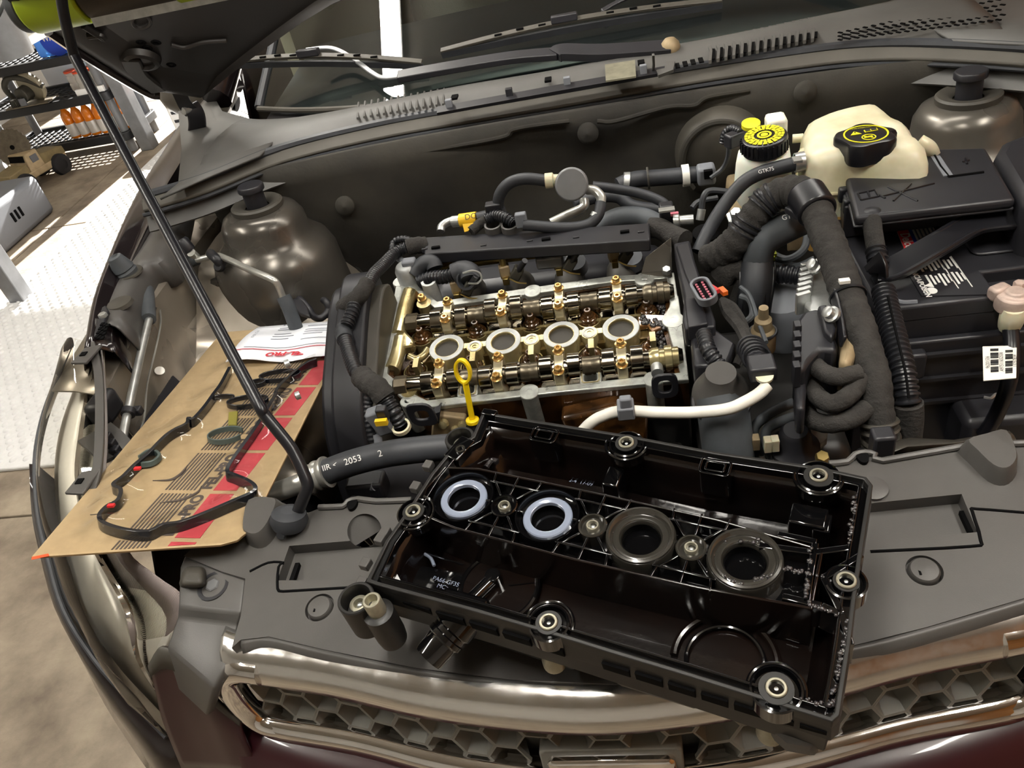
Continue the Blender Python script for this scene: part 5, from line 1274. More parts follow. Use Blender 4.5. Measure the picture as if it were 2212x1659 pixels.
hose('vacuum_hose', 'thin black hose from the silver damper to the right clip', Y3([(1280, 402, .27), (1330, 408, .27), (1390, 420, .27), (1435, 440, .26), (1442, 465, .25)]), .008)
hose('vacuum_hose', 'thick dark hose curving behind the silver damper', Y3([(1240, 440, .31), (1290, 425, .32), (1335, 425, .32), (1365, 445, .31), (1425, 455, .30)]), .011)
hose('breather_hose', 'dark lower hose behind the harness tray on the right', Z3([(1290, 490, .86), (1340, 468, .87), (1390, 470, .87), (1430, 490, .86)]), .016, 'rubber_soft')
hose('metal_line', 'short silver pipe below the damper', Z3([(1190, 482, .88), (1225, 465, .885), (1260, 448, .89), (1262, 430, .90)]), .008, 'metal_pipe', 'pipe')
cl_ = thing('hose_clip', 'black hose clip with a silver edge at the right end of the harness tray', 'clip', Z(1440, 460, .9))
MB().box(Z(1440, 465, .89), (.022, .02, .04)).build('clip_body', 'plastic_blk', cl_, bevel=.003); MB().box(Z(1440, 453, .912), (.024, .012, .003)).build('edge', 'zinc', cl_)
MB().lathe([(.011, 0), (.011, .008), (.008, .01), (.008, .03)], Z(1455, 478, .89), (1, -.1, 0), 16).build('silver_sleeve', 'zinc', cl_); MB().box(Z(1457, 462, .90), (.012, .006, .004)).build('pink_mark', 'pink', cl_)
# radiator hose (upper), sleeved
t = hose('radiator_hose', 'thick grey-black coolant hose bending down under the taped loom', Z3([(1745, 470, .91), (1700, 490, .91), (1655, 515, .90), (1640, 540, .885), (1636, 575, .86)]), .0215, 'rubber_soft')
MB().tube(Z3([(1636, 570, .864), (1635, 610, .845), (1630, 650, .82), (1625, 690, .78)]), .0235, 20, rfun=None).build('sleeve', 'rubber', t)
P_ = smooth_path(Z3([(1636, 570, .864), (1635, 610, .845), (1630, 650, .82), (1625, 690, .78)]), 6)
for k in range(10):
    a = k*.63; MB().tube([p+V((.0235*math.cos(a), .0235*math.sin(a), 0)) for p in P_], .002, 6, 0).build('sleeve_rib', 'conduit', t)
text_mesh('hose_marking', 'GTK75', basis(Z(1712, 466, .932), (1, .2, 0), (0, .6, .6)), .010, 'white_print', t)
# second sleeved hose and filler hoses
hose('sleeved_hose', 'taped hose looping behind the right end of the engine', Z3([(1560, 600, .84), (1575, 580, .855), (1600, 578, .855), (1618, 600, .84), (1600, 660, .80)]), .019, 'tape')
t = thing('intake_conduit', 'dark corrugated air conduit right of the sleeved hose', 'conduit', Z(1690, 590, .84)); MB().corr(Z3([(1650, 600, .82), (1690, 592, .83), (1740, 598, .83)]), .014, .007).build('tube', 'conduit', t)
# big taped loom with clamp
lm = thing('wiring_loom', 'thick cloth-taped wiring loom arching across the right of the bay', 'wiring loom', Z(1700, 420, .95))
L1 = Z3([(1530, 560, .86), (1560, 548, .875), (1590, 520, .90), (1625, 470, .93), (1660, 432, .95), (1700, 415, .96), (1735, 420, .965), (1760, 450, .96), (1785, 510, .945), (1808, 570, .93), (1835, 650, .91), (1862, 730, .895), (1885, 810, .875), (1895, 880, .85), (1902, 940, .82), (1905, 975, .79)])
LP = smooth_path(L1, 8); n1 = int(len(LP)*.44)
MB().tube(resample(LP[:n1], .003), .024, 18, 0, rfun=lambda t, i: .0210+.0011*math.sin(i*1.3)+.0012*math.sin(t*9)).build('ribbed_length', 'tape', lm)
for k in (10, 14, 18, 26, 30):
    p = LP[min(k*2, n1-3)]; d = (LP[min(k*2+2, n1-1)]-p); 
MB().tube(resample(LP[n1-2:], .004), .025, 18, 0, rfun=lambda t, i: .0208-.0035*t+.0005*math.sin(i*.37)+.0006*math.sin(i*1.7)).build('taped_length', 'tape', lm)
for q, (a, b_) in enumerate(((1608, 493), (1652, 441), (1668, 428))):
    k = min(range(len(LP)), key=lambda i: (LP[i]-Z(a, b_, .93+q*.01)).length); MB().corr(LP[max(0, k-2):k+3], .0226, .008, .10).build('bare_conduit', 'conduit', lm)
k = min(range(len(LP)), key=lambda i: (LP[i]-Z(1752, 440, .962)).length); d = (LP[k+2]-LP[k-2]).normalized()
MB().cyl(LP[k]-d*.022, LP[k]+d*.020, .0255, n=32).build('clamp', 'cap_black', lm, bevel=.003)
MB().box(Z(1722, 465, .95), (.008, .045, .01), Matrix.Rotation(R(25), 3, 'Z')).build('clamp_flange', 'plastic_blk', lm, bevel=.002)
for q, z in (((1826, 607), .925),): MB().box(Z(q[0]-2, q[1], z+.014), (.012, .007, .004)).build('tie_tab', 'label_white', lm)
k = min(range(len(LP)), key=lambda i: (LP[i]-Z(1835, 640, .912)).length); d = (LP[k+1]-LP[k-1]).normalized(); e, g = frame(d)
MB().tube([LP[k]+e*(.0205*math.cos(a))+g*(.0205*math.sin(a)) for a in [i*.3927 for i in range(16)]], .0018, 6, 2, closed=True).build('cable_tie', 'conduit', lm)
for i in range(6):
    k = min(len(LP)-3, int(len(LP)*(.90+.017*i))); d = (LP[k+1]-LP[k-1]).normalized(); e, g = frame(d)
    MB().tube([LP[k]+e*(.0188*math.cos(a))+g*(.0188*math.sin(a)) for a in [j*.3927 for j in range(16)]], .0028, 6, 2, closed=True).build('ribbed_end', 'plastic_dusty', lm)
# loops joining the loom from the control unit
for i, (pts, r_, lab) in enumerate((([(1752, 776, .875), (1772, 800, .885), (1808, 814, .888), (1855, 806, .885)], .0102, 'top taped cable loop leaving the control unit'), ([(1746, 816, .855), (1766, 856, .865), (1800, 872, .868), (1838, 850, .872), (1862, 815, .878)], .0106, 'middle taped cable loop leaving the control unit'), ([(1738, 866, .83), (1750, 902, .84), (1790, 916, .845), (1840, 905, .85), (1874, 880, .855)], .0106, 'lowest taped cable loop leaving the control unit'))):
    tag(MB().tube(Z3(pts), r_, 16, 8, rfun=lambda t, j, r_=r_: r_*(1+.03*math.sin(j*1.9))).build('cable_loop', 'tape'), lab, 'cable', 'taped cable loops')

# ------------------------------------------------------------------ connector module at the right end of the head
cm = thing('connector_module', 'black plastic connector rail at the right end of the cylinder head', 'connector', Z(1490, 600, .87))
MB().prism(ZP(.885, [(1455, 525), (1490, 518), (1500, 560), (1545, 690), (1545, 705), (1480, 710), (1474, 690), (1478, 640), (1462, 560)]), (0, 0, -.03)).build('rail_body', 'plastic_blk', cm, bevel=.003)
MB().prism(ZP(.890, [(1460, 530), (1488, 524), (1500, 565), (1520, 625), (1500, 632), (1480, 590)]), (0, 0, -.01)).build('rail_lid', 'plastic_blk', cm, bevel=.002)
MB().prism(ZP(.890, [(1478, 645), (1512, 640), (1530, 698), (1486, 706)]), (0, 0, -.022)).build('rail_box', 'plastic_blk', cm, bevel=.002)
pc = Z(1521, 637, .90); pa = (Z(1540, 668, .90)-Z(1502, 605, .90)).normalized(); pn_ = V((-.1, -.3, 1)).normalized(); ps = pn_.cross(pa).normalized()
def oval(L_, w, h): return [pc+pa*(x*1)+ps*y+pn_*h for x, y in rrect(L_, w, w*.49, 6)]
MB().ring(oval(.056, .026, 0), oval(.048, .018, 0), pn_*.014).build('plug_shell', 'rubber_grey', cm, bevel=.001)
MB().prism(oval(.05, .02, .002), pn_*.006).build('plug_insert', 'black_deep', cm)
for i in range(7):
    for s in (-1, 1): MB().box(pc+pa*(-.018+i*.006)+ps*(s*.0042)+pn_*.0085, (.003, .003, .002)).build('pin_hole', 'pink', cm)
MB().box(Z(1538, 622, .905), (.006, .024, .006), Matrix.Rotation(R(30), 3, 'Z')).build('red_bar', 'label_red', cm); MB().box(Z(1562, 629, .90), (.007, .014, .006), Matrix.Rotation(R(20), 3, 'Z')).build('orange_clip', 'orange_clip', cm)
MB().prism(ZP(.87, [(1490, 715), (1540, 705), (1590, 740), (1570, 790), (1500, 790)]), (0, 0, -.06)).build('lower_module', 'plastic_blk', cm, bevel=.004)
t = thing('lead_conduit', 'corrugated lead curving down from the connector rail', 'conduit', Z(1545, 760, .86)); MB().corr(Z3([(1520, 722, .885), (1530, 755, .885), (1550, 785, .875), (1568, 812, .86)]), .010, .006).build('tube', 'conduit', t)
MB().tube(Z3([(1515, 735, .882), (1525, 770, .875), (1550, 800, .862)]), .0035, 6).build('seam', 'rubber_grey', t)
# thermostat neck and big lower hose
th2 = thing('lower_hose', 'wide black lower radiator hose dropping in front of the engine', 'hose', Z(1570, 900, .8))
MB().tube(Z3([(1555, 855, .845), (1562, 890, .83), (1570, 950, .80), (1580, 1040, .74)]), .031, 22).build('tube', 'rubber_soft', th2)
MB().tube([Z(1558, 868, .842)+V((.033*math.cos(a), .033*math.sin(a)*.8, .012*math.sin(a))) for a in [i*.3927 for i in range(16)]], .003, 6, 2, closed=True).build('clamp', 'conduit', th2)
MB().lathe([(.036, -.02), (.034, 0), (.028, .012), (.020, .022), (.018, .035)], Z(1557, 845, .85), (0, -.2, 1), 28).build('housing', 'plastic', th2)
MB().cyl(Z(1565, 815, .872), Z(1560, 835, .862), .016).build('sensor', 'conduit', th2)
# white pipe with clip
wp = thing('white_pipe', 'slim white coolant pipe with a grey clip in front of the engine', 'pipe', Z(1400, 890, .86))
MB().tube(Z3([(1255, 935, .83), (1275, 915, .845), (1300, 900, .855), (1345, 888, .862), (1420, 891, .862), (1500, 891, .862), (1570, 884, .868), (1610, 868, .875), (1640, 850, .88), (1658, 832, .885)]), .0072, 12).build('pipe', 'white_pipe', wp)
MB().box(Z(1352, 884, .868), (.020, .022, .018)).build('clip', 'rubber_grey', wp, bevel=.002); MB().box(Z(1352, 872, .88), (.014, .01, .02)).build('clip_post', 'rubber_grey', wp, bevel=.002)
MB().cyl(Z(1650, 818, .89), Z(1655, 834, .884), .004).build('nipple', 'label_white', wp); MB().lathe([(.010, 0), (.010, .004)], Z(1651, 814, .892), (0, -.3, 1), 18).build('flange', 'tank', wp)
# sensor plugs between connector rail and control unit
s1 = thing('sensor_plug', 'black ribbed sensor plug above the end of the white pipe', 'sensor', Z(1640, 780, .88))
MB().tube(Z3([(1622, 750, .885), (1632, 775, .885), (1645, 805, .885)]), .014, 14).build('boot', 'plastic_blk', s1)
for i in range(4): p = Z(1623+i*4, 752+i*7, .892); MB().tube([p+V((.016*math.cos(a), .008*math.sin(a), .012*math.sin(a))) for a in [j*.6283 for j in range(10)]], .0015, 6, 2, closed=True).build('boot_rib', 'conduit', s1)
MB().box(Z(1645, 795, .895), (.03, .03, .02)).build('housing', 'plastic_blk', s1, bevel=.003)
MB().tube(Z3([(1618, 745, .885), (1600, 710, .875), (1575, 680, .865), (1565, 655, .86)]), .008, 8).build('lead', 'tape', s1)
s2 = thing('sensor_plug', 'brown and black sensor standing right of the connector rail', 'sensor', Z(1650, 715, .84))
MB().lathe([(.017, -.03), (.017, .0), (.014, .004), (.012, .006), (.011, .02), (.007, .024), (.006, .04)], Z(1648, 715, .845), (0, -.1, 1), 20).build('body', 'iron_tan', s2); MB().tube([Z(1648, 716, .846)+V((.017*math.cos(a), .017*math.sin(a), 0)) for a in [j*.5236 for j in range(12)]], .002, 6, 2, closed=True).build('ring', 'conduit', s2)
for i, (pts, lab) in enumerate((([(1560, 650, .86), (1585, 665, .865), (1605, 700, .865), (1612, 740, .86), (1590, 790, .85)], 'taped lead looping below the connector rail'), ([(1600, 640, .85), (1620, 650, .85), (1625, 680, .845), (1605, 700, .84)], 'small grey lead loop right of the connector plug'), ([(1600, 620, .86), (1620, 640, .86), (1640, 700, .86), (1655, 740, .86)], 'thin lead running past the brown sensor'))):
    tag(MB().tube(Z3(pts), (.006, .0045, .003)[i], 8).build('lead', 'tape' if i == 0 else 'rubber_soft'), lab, 'cable')
# blurred gearbox castings deep between engine and loom
gx = thing('gearbox', 'dusty gearbox casting deep between engine and loom', 'gearbox', (.33, 0, .6))
MB().lathe([(.05, -.1), (.05, .0), (.042, .012), (.03, .015), (.0001, .016)], Z(1690, 640, .79), (-.1, -.3, 1), 28).build('housing', 'rubber_grey', gx)
MB().box(Z(1680, 680, .75), (.08, .06, .05)).build('boss', 'iron_tan', gx, bevel=.008)
MB().box((.32, .0, .55), (.2, .3, .3)).build('case', 'cover_out', gx, bevel=.02)
MB().lathe([(.02, 0), (.02, .012), (.015, .014)], Z(1525, 515, .87), (0, -.2, 1), 24).build('port_ring', 'black_deep', gx)
MB().prism(ZP(.80, [(1700, 510), (1745, 500), (1750, 540), (1700, 545)]), (0, 0, .03)).build('tan_block', 'iron_tan', gx, bevel=.003)
for pts in ([(1660, 545, .84), (1700, 560, .85), (1735, 540, .86), (1745, 505, .87)], [(1665, 565, .83), (1720, 575, .84), (1760, 560, .85)]): MB().tube(Z3(pts), .0055, 8).build('cable', 'rubber_soft', gx)
MB().box(Z(1668, 550, .855), (.012, .008, .006)).build('green_plug', 'green_conn', gx); MB().box(Z(1664, 557, .853), (.012, .008, .006)).build('green_plug', 'green_conn', gx)

# ------------------------------------------------------------------ control unit
ec = thing('control_unit', 'finned aluminium engine control unit with black plug housings', 'control unit', Z(1770, 680, .88))
f0 = [Z(*q, .90) for q in ((1748, 578), (1772, 566), (1800, 650), (1810, 690), (1775, 695), (1738, 660))]
MB().prism([p-V((0, 0, .03)) for p in f0], (0, 0, .03)).build('finned_case', 'zinc', ec, bevel=.002)
for i in range(7): a = Z(1744-i*1.6, 588+i*11, .899); MB().box(a, (.018, .006, .03), Matrix.Rotation(R(15), 3, 'Z')).build('fin', 'zinc', ec, bevel=.001)
MB().prism(ZP(.902, [(1722, 690), (1735, 672), (1768, 664), (1795, 702), (1810, 742), (1806, 758), (1772, 754), (1752, 775), (1736, 800), (1714, 800), (1716, 720)]), (0, 0, -.05)).build('plug_housing', 'plastic_blk', ec, bevel=.005)
MB().prism(ZP(.912, [(1766, 660), (1786, 656), (1806, 708), (1797, 728), (1780, 712)]), (0, 0, -.02)).build('plug_lid', 'plastic_blk', ec, bevel=.003)
for i in range(5): MB().box(Z(1722-i*.5, 720+i*22, .895), (.008, .012, .03)).build('housing_rib', 'plastic_blk', ec, bevel=.001)
MB().strip(Z3([(1768, 552, .925), (1790, 600, .92), (1812, 680, .915), (1822, 740, .91)]), .004, .016, nrm=(.3, 0, 1), sm=4).build('bracket', 'cap_black', ec, bevel=.002)
for q in ((1764, 577), (1800, 681)): p = Z(*q, .918); MB().lathe([(.010, 0), (.010, .004), (.007, .005), (.007, .012), (.005, .013)], p, (-.6, -.2, .6), 12).build('bolt', 'zinc', ec)
MB().prism(ZP(.90, [(1812, 692), (1842, 690), (1848, 760), (1836, 786), (1812, 782), (1818, 735)]), (0, 0, -.05)).build('cast_bracket', 'iron_tan', ec, bevel=.006)
MB().prism(ZP(.88, [(1714, 802), (1736, 800), (1742, 840), (1738, 884), (1720, 882)]), (0, 0, -.04)).build('lower_latch', 'plastic_blk', ec, bevel=.004)
MB().tube(Z3([(1738, 775, .885), (1750, 768, .89), (1775, 765, .89), (1778, 772, .885)]), .004, 8).build('latch_lever', 'rubber_grey', ec)
# two fluid lines with tan clips
for i, (pts, lab) in enumerate((([(1712, 870, .80), (1665, 892, .81), (1632, 920, .80), (1630, 945, .79), (1640, 985, .77)], 'left one of the two thin lines behind the valve cover corner'), ([(1735, 895, .80), (1700, 905, .81), (1660, 925, .80), (1655, 950, .79), (1668, 990, .77)], 'right one of the two thin lines behind the valve cover corner'))):
    t = thing('fluid_line', lab, 'pipe', Z(*pts[0]), group='fluid lines'); MB().tube(Z3(pts), .0062, 10).build('line', 'rubber_soft', t)
    e_p = Z(*pts[-1]); MB().cyl(e_p, e_p+(e_p-Z(*pts[-2])).normalized()*.05, .0065).build('metal_end', 'metal_pipe', t)
    for s in ((-6, 0),) if i == 0 else ((-8, 0), (8, -2)): MB().box(Z(pts[-1][0]+s[0]-2, pts[-1][1]-30+s[1], .80), (.009, .012, .018)).build('tan_clip', 'tank' if i else 'iron_tan', t, bevel=.001)
ps_ = thing('pump_body', 'dark lumpy pump body between fluid lines and radiator cover', 'pump', Z(1730, 960, .75))
MB().lathe([(.03, -.03), (.03, .01), (.02, .02), (.018, .035), (.014, .04)], Z(1715, 975, .77), (0, -.1, 1), 20).build('cap', 'plastic_blk', ps_); MB().sph(Z(1700, 940, .74), .04, 14, (1.3, 1, .6)).build('casting', 'plastic_dusty', ps_); MB().hexnut(Z(1775, 993, .80), (0, -.3, 1), .008, .01).build('bolt', 'brass', ps_)

# ------------------------------------------------------------------ battery, fuse box and hold-down
bt = thing('battery', 'black car battery with white printed warnings on its top', 'battery', (.58, .05, .6))
BZ = .868
q0 = Z(1935, 640, BZ); q1 = Z(1990, 702, BZ); q2 = Z(2156, 668, BZ); bx0, bx1 = .455, .66; by0 = -.075
b0 = [V((.452, -.045, 0)), V((.470, -.078, 0)), V((.592, -.078, 0)), V((.592, -.02, 0)), V((.66, -.02, 0)), V((.66, .26, 0)), V((.452, .26, 0))]
MB().prism([p+V((0, 0, BZ-.025)) for p in b0], (0, 0, .025)).build('lid', 'plastic_blk', bt, bevel=.004)
MB().box((.556, .09, .73), (.20, .335, .24)).build('case', 'plastic_blk', bt, bevel=.006)
MB().prism([p+V((0, 0, BZ)) for p in (V((.508, -.06, 0)), V((.588, -.074, 0)), V((.588, .02, 0)), V((.508, .02, 0)))], (0, 0, .0015)).build('lid_panel', 'plastic_blk', bt)
MB().prism([V((x+.625, y+.07, BZ)) for x, y in rrect(.06, .11, .012)], (0, 0, .004)).build('vent_cover', 'plastic_blk', bt, bevel=.002)
MB().tube([V((.478, .0, BZ+.001)), V((.474, -.05, BZ+.001)), V((.482, -.066, BZ)), V((.50, -.070, BZ))], .003, 6).build('lid_edge', 'rubber_grey', bt)
# printed warnings, reading along the battery
bm_ = basis((0, 0, BZ+.002), (0, -1, 0), (1, 0, 0), (0, 0, 1))
def bat_text(s, x, y, sz, nm='warning_text', off=0): return text_mesh(nm, s, basis((x, y, BZ+.0022), (0, -1, 0), (1, 0, 0), (0, 0, 1)), sz, 'white_print', bt, off=off)
bat_text('ADVERTENCIA/POISON', .515, -.015, .0095, off=.0003)
for i in range(9):
    for j, s in enumerate((0, .034)):
        MB().box((.5262+i*.0052, -.030+s+(.002 if i % 3 else 0), BZ+.002), (.0026, .028-.006*((i*7+j) % 3), .0006)).build('print_line', 'white_print', bt)
for y in (-.052, .012): MB().lathe([(.0068, .0016), (.0068, .0022), (.0001, .0022)], (.522, y, BZ), n=20).build('print_disc', 'white_print', bt)
MB().prism([V((.527, -.046, BZ+.0018)), V((.517, -.040, BZ+.0018)), V((.527, -.034, BZ+.0018))], (0, 0, .0006)).build('print_triangle', 'white_print', bt, smooth=0)
for x in (.553, .569): MB().box((x, -.016, BZ+.002), (.0012, .075, .0006)).build('print_rule', 'white_print', bt)
# coloured label near the fuse box
lab = ZP(BZ+.001, [(1930, 484), (2006, 472), (2026, 510), (1956, 545)])
def lq(u0, u1, v0, v1, nm, m, h=0):
    a, b_, c, d = lab; P = lambda u, v: (a.lerp(b_, u)).lerp(d.lerp(c, u), v)
    MB().prism([P(u0, v0)+V((0, 0, h)), P(u1, v0)+V((0, 0, h)), P(u1, v1)+V((0, 0, h)), P(u0, v1)+V((0, 0, h))], (0, 0, .0008)).build(nm, m, bt, smooth=0)
lq(0, 1, 0, 1.25, 'label', 'label_white'); lq(0, 1, 0, .28, 'label_band', 'tank', .001); lq(0, .30, .30, 1.25, 'label_red', 'label_red', .001); lq(.31, .40, .30, 1.25, 'label_blue', 'label_blue', .001)
for i in range(5): lq(.48+i*.1, .53+i*.1, .08, .2, 'label_print', 'ink', .0018); lq(.46+i*.11, .50+i*.11, .4, .9, 'label_print', 'paper_ink', .0018)
p0, p1 = lab[0].lerp(lab[1], .15), lab[3].lerp(lab[2], .15)
text_mesh('brand_script', 'Delco', basis(p0.lerp(p1, .72)+V((0, 0, .0022)), p1-p0, V((0, 0, 1)).cross(p1-p0), (0, 0, 1)), .017, 'white_print', bt, off=.0004)
# negative terminal with cable and tag
ng = thing('battery_terminal', 'corroded clamp terminal on the front right of the battery', 'terminal', Z(2190, 650, .86))
p = Z(2190, 648, .868); MB().lathe([(.020, -.012), (.021, 0), (.019, .008), (.012, .010), (.011, .014), (.0001, .015)], p, n=20).build('clamp', 'terminal', ng, bevel=.002)
MB().box(p+V((-.012, .014, .004)), (.024, .016, .018), Matrix.Rotation(R(25), 3, 'Z')).build('jaw', 'terminal', ng, bevel=.004); MB().hexnut(p+V((.01, .015, .008)), (0, 0, 1), .007, .007).build('nut', 'terminal', ng)
MB().tube(Z3([(2190, 665, .865), (2186, 685, .85), (2180, 705, .83)]), .013, 14, rfun=lambda t, i: .012+.002*math.sin(t*3)).build('lug', 'tank', ng)
cbl = thing('battery_cable', 'black battery cable with a folded white barcode tag', 'cable', Z(2180, 800, .8))
MB().tube(Z3([(2182, 700, .838), (2186, 745, .82), (2184, 800, .80), (2172, 850, .77), (2150, 900, .73), (2125, 940, .70)]), .0092, 14).build('cable', 'cap_black', cbl)
tg = [Z(*q, .822) for q in ((2122, 750), (2196, 748), (2195, 818), (2124, 824))]; MB().prism(tg, (0, 0, .0015)).build('tag', 'label_white', cbl, bevel=.0005)
def tq(u0, u1, v0, v1, m='ink', h=.002, nm='barcode_bar'):
    a, b_, c, d = tg; P = lambda u, v: (a.lerp(b_, u)).lerp(d.lerp(c, u), v); MB().prism([P(u0, v0)+V((0, 0, h)), P(u1, v0)+V((0, 0, h)), P(u1, v1)+V((0, 0, h)), P(u0, v1)+V((0, 0, h))], (0, 0, .0005)).build(nm, m, cbl, smooth=0)
for i in range(18):
    if i % 5 != 2: tq(.22, .46, .10+i*.042, .10+i*.042+(.022 if i % 3 else .03)); tq(.66, .88, .16+i*.042, .16+i*.042+(.022 if (i+1) % 3 else .03))
for u, s in ((.14, '96201536'), (.55, 'A97511652536'), (.95, '13257834')):
    text_mesh('tag_text', s, basis(tg[0].lerp(tg[1], u).lerp(tg[3].lerp(tg[2], u), .5)+V((0, 0, .0022)), tg[0]-tg[3], V((0, 0, 1)).cross(tg[0]-tg[3]), (0, 0, 1)), .006, 'ink', cbl)
# fuse box
fb = thing('fuse_box', 'black fuse box lid with moulded symbols behind the battery', 'fuse box', (.55, .16, .88))
FZ = .935; ft = [Z(*q, FZ) for q in ((1828, 472), (1818, 345), (1990, 318), (2120, 325), (2178, 440), (1850, 478))]
ft = [V((.462, .075, FZ)), V((.478, .27, FZ)), V((.60, .285, FZ)), V((.66, .275, FZ)), V((.655, .055, FZ))]
ft = [Z(*q, FZ) for q in ((1848, 470), (1820, 352), (1965, 322), (2130, 318), (2195, 430))]
lid = MB().prism([p-V((0, 0, .014)) for p in ft], (0, 0, .014)).build('lid', 'plastic_blk', fb, bevel=.005, bseg=3)
cen_ = sum(ft, V((0, 0, 0)))/5
MB().prism([cen_+V(((p.x-cen_.x)*1.015, (p.y-cen_.y)*1.01+.002, -.017)) for p in ft], (0, 0, .004)).build('flange', 'plastic_blk', fb, bevel=.002)
MB().prism([cen_+V(((p.x-cen_.x)*.98, (p.y-cen_.y)*.74+.036, -.066)) for p in ft], (0, 0, .050)).build('base', 'plastic_blk', fb, bevel=.003)
fx = (ft[4]-ft[0]).normalized(); fy = V((0, 0, 1)).cross(fx)
def fl_(px, py): return Z(px, py, FZ+.0006)
for a, b_ in (((1918, 403), (1982, 434)), ((1968, 397), (1930, 434)), ((1905, 424), (2018, 396)), ((1853, 418), (1890, 410)), ((1853, 418), (1860, 432)), ((1860, 432), (1898, 424)), ((1890, 410), (1898, 424)), ((1874, 414), (1880, 428)), ((1898, 420), (1912, 428))):
    MB().tube([fl_(*a), fl_(*b_)], .0014, 6, 0).build('moulded_symbol', 'cap_black', fb)
for a, b_ in (((2080, 350), (2094, 346)), ((2086, 342), (2089, 354))): MB().tube([fl_(*a), fl_(*b_)], .0016, 6, 0).build('plus_sign', 'cap_black', fb)
MB().tube([fl_(2018, 335), fl_(2032, 360), fl_(2050, 382), fl_(2125, 372)], .002, 6, 0).build('lid_joint', 'black_deep', fb)
MB().strip([fl_(2020, 338), fl_(2048, 380)], .012, .002, nrm=(0, 0, 1), sm=0).build('hinge_bar', 'rubber_grey', fb)
for q in ((1815, 400), (1822, 420), (1832, 445)): MB().box(Z(q[0], q[1], .915), (.014, .012, .022)).build('side_catch', 'plastic_blk', fb, bevel=.003)
MB().prism(Z3([(1812, 400, .92), (1820, 402, .92), (1815, 455, .885), (1806, 440, .89)]), (.001, .001, 0)).build('side_label', 'label_white', fb)
# conduit stub out of the fuse box
t = thing('conduit', 'taped and ribbed conduit stub leaving the fuse box corner', 'conduit', Z(1885, 500, .91))
MB().lathe([(.0145, -.01), (.0150, .0), (.013, .008), (.009, .011), (.0001, .012)], Z(1883, 470, .925), (-.1, -.2, 1), 22).build('elbow', 'plastic_blk', t)
MB().tube(Z3([(1884, 475, .925), (1886, 500, .918), (1890, 525, .91), (1893, 545, .905)]), .0118, 16).build('taped_part', 'tape', t); MB().corr(Z3([(1892, 540, .906), (1896, 560, .90), (1900, 585, .89), (1910, 600, .88)]), .0135, .007).build('ribbed_part', 'conduit', t)
t = thing('conduit', 'large glossy ribbed conduit running along the left side of the battery', 'conduit', Z(1940, 750, .86))
MB().corr(Z3([(1908, 628, .885), (1920, 680, .88), (1935, 740, .875), (1950, 800, .865), (1958, 850, .85), (1962, 875, .84)]), .0145, .0075, .17).build('ribbed_part', 'conduit', t); MB().tube(Z3([(1961, 870, .842), (1962, 905, .82), (1958, 950, .79), (1962, 985, .76)]), .0165, 16).build('taped_part', 'tape', t)
MB().tube(Z3([(1918, 640, .8985), (1936, 720, .892), (1955, 800, .878), (1963, 860, .859)]), .0015, 6).build('split_seam', 'black_deep', t)
# battery hold-down strap
hs = thing('hold_down', 'glossy black hold-down strap bent across the battery', 'strap', Z(2000, 560, .9))
s_ = Z3([(1898, 588, .89), (1925, 582, .895), (1960, 565, .90), (2030, 525, .905), (2090, 490, .905), (2130, 478, .905), (2212, 470, .905), (2260, 465, .905)])
MB().strip(s_, .036, .005, nrm=(0, -.25, 1), sm=5).build('strap', 'cap_black', hs, bevel=.0015)
MB().tube([p+V((0, .017, .003)) for p in s_], .0032, 8).build('rolled_edge', 'cap_black', hs); MB().tube([p+V((0, -.017, -.001)) for p in s_], .0032, 8).build('rolled_edge', 'cap_black', hs)
MB().strip(Z3([(1885, 560, .905), (1898, 588, .895), (1905, 640, .85), (1895, 690, .80)]), .03, .005, nrm=(-.8, -.3, .4), sm=4).build('side_leg', 'cap_black', hs, bevel=.001)
# battery tray wall and the black housing at the right edge
ty = thing('battery_tray', 'black plastic battery tray wall in front of the battery', 'tray', (.55, -.1, .7))
MB().box((.54, -.085, .72), (.22, .012, .20)).build('front_wall', 'plastic_blk', ty, bevel=.003); MB().box((.444, .06, .74), (.010, .28, .2)).build('side_wall', 'plastic_blk', ty, bevel=.003)
for z in (.80, .76, .72): MB().box((.54, -.094, z), (.21, .006, .005)).build('wall_rib', 'plastic_blk', ty)
MB().box((.485, -.095, .79), (.05, .02, .04)).build('catch', 'plastic_blk', ty, bevel=.004)
ab = thing('air_box', 'black air box edge at the right border of the picture', 'air box', (.72, .2, .8))
MB().prism(ZP(.94, [(2150, 330), (2165, 305), (2240, 275), (2330, 330), (2330, 470), (2212, 440)]), (0, 0, -.14)).build('box', 'plastic_blk', ab, bevel=.012, bseg=3)
MB().box((.715, .02, .78), (.09, .24, .2)).build('lower_box', 'plastic_blk', ab, bevel=.012)
lsb = thing('lower_bracket', 'black lower bracket below the battery cable', 'bracket', Z(2150, 880, .7)); MB().box(Z(2150, 900, .68), (.12, .1, .08)).build('bracket', 'plastic_blk', lsb, bevel=.01); MB().tube(Z3([(2125, 858, .74), (2140, 860, .74), (2150, 852, .74), (2158, 852, .74)]), .002, 6).build('wire_clip', 'zinc', lsb)

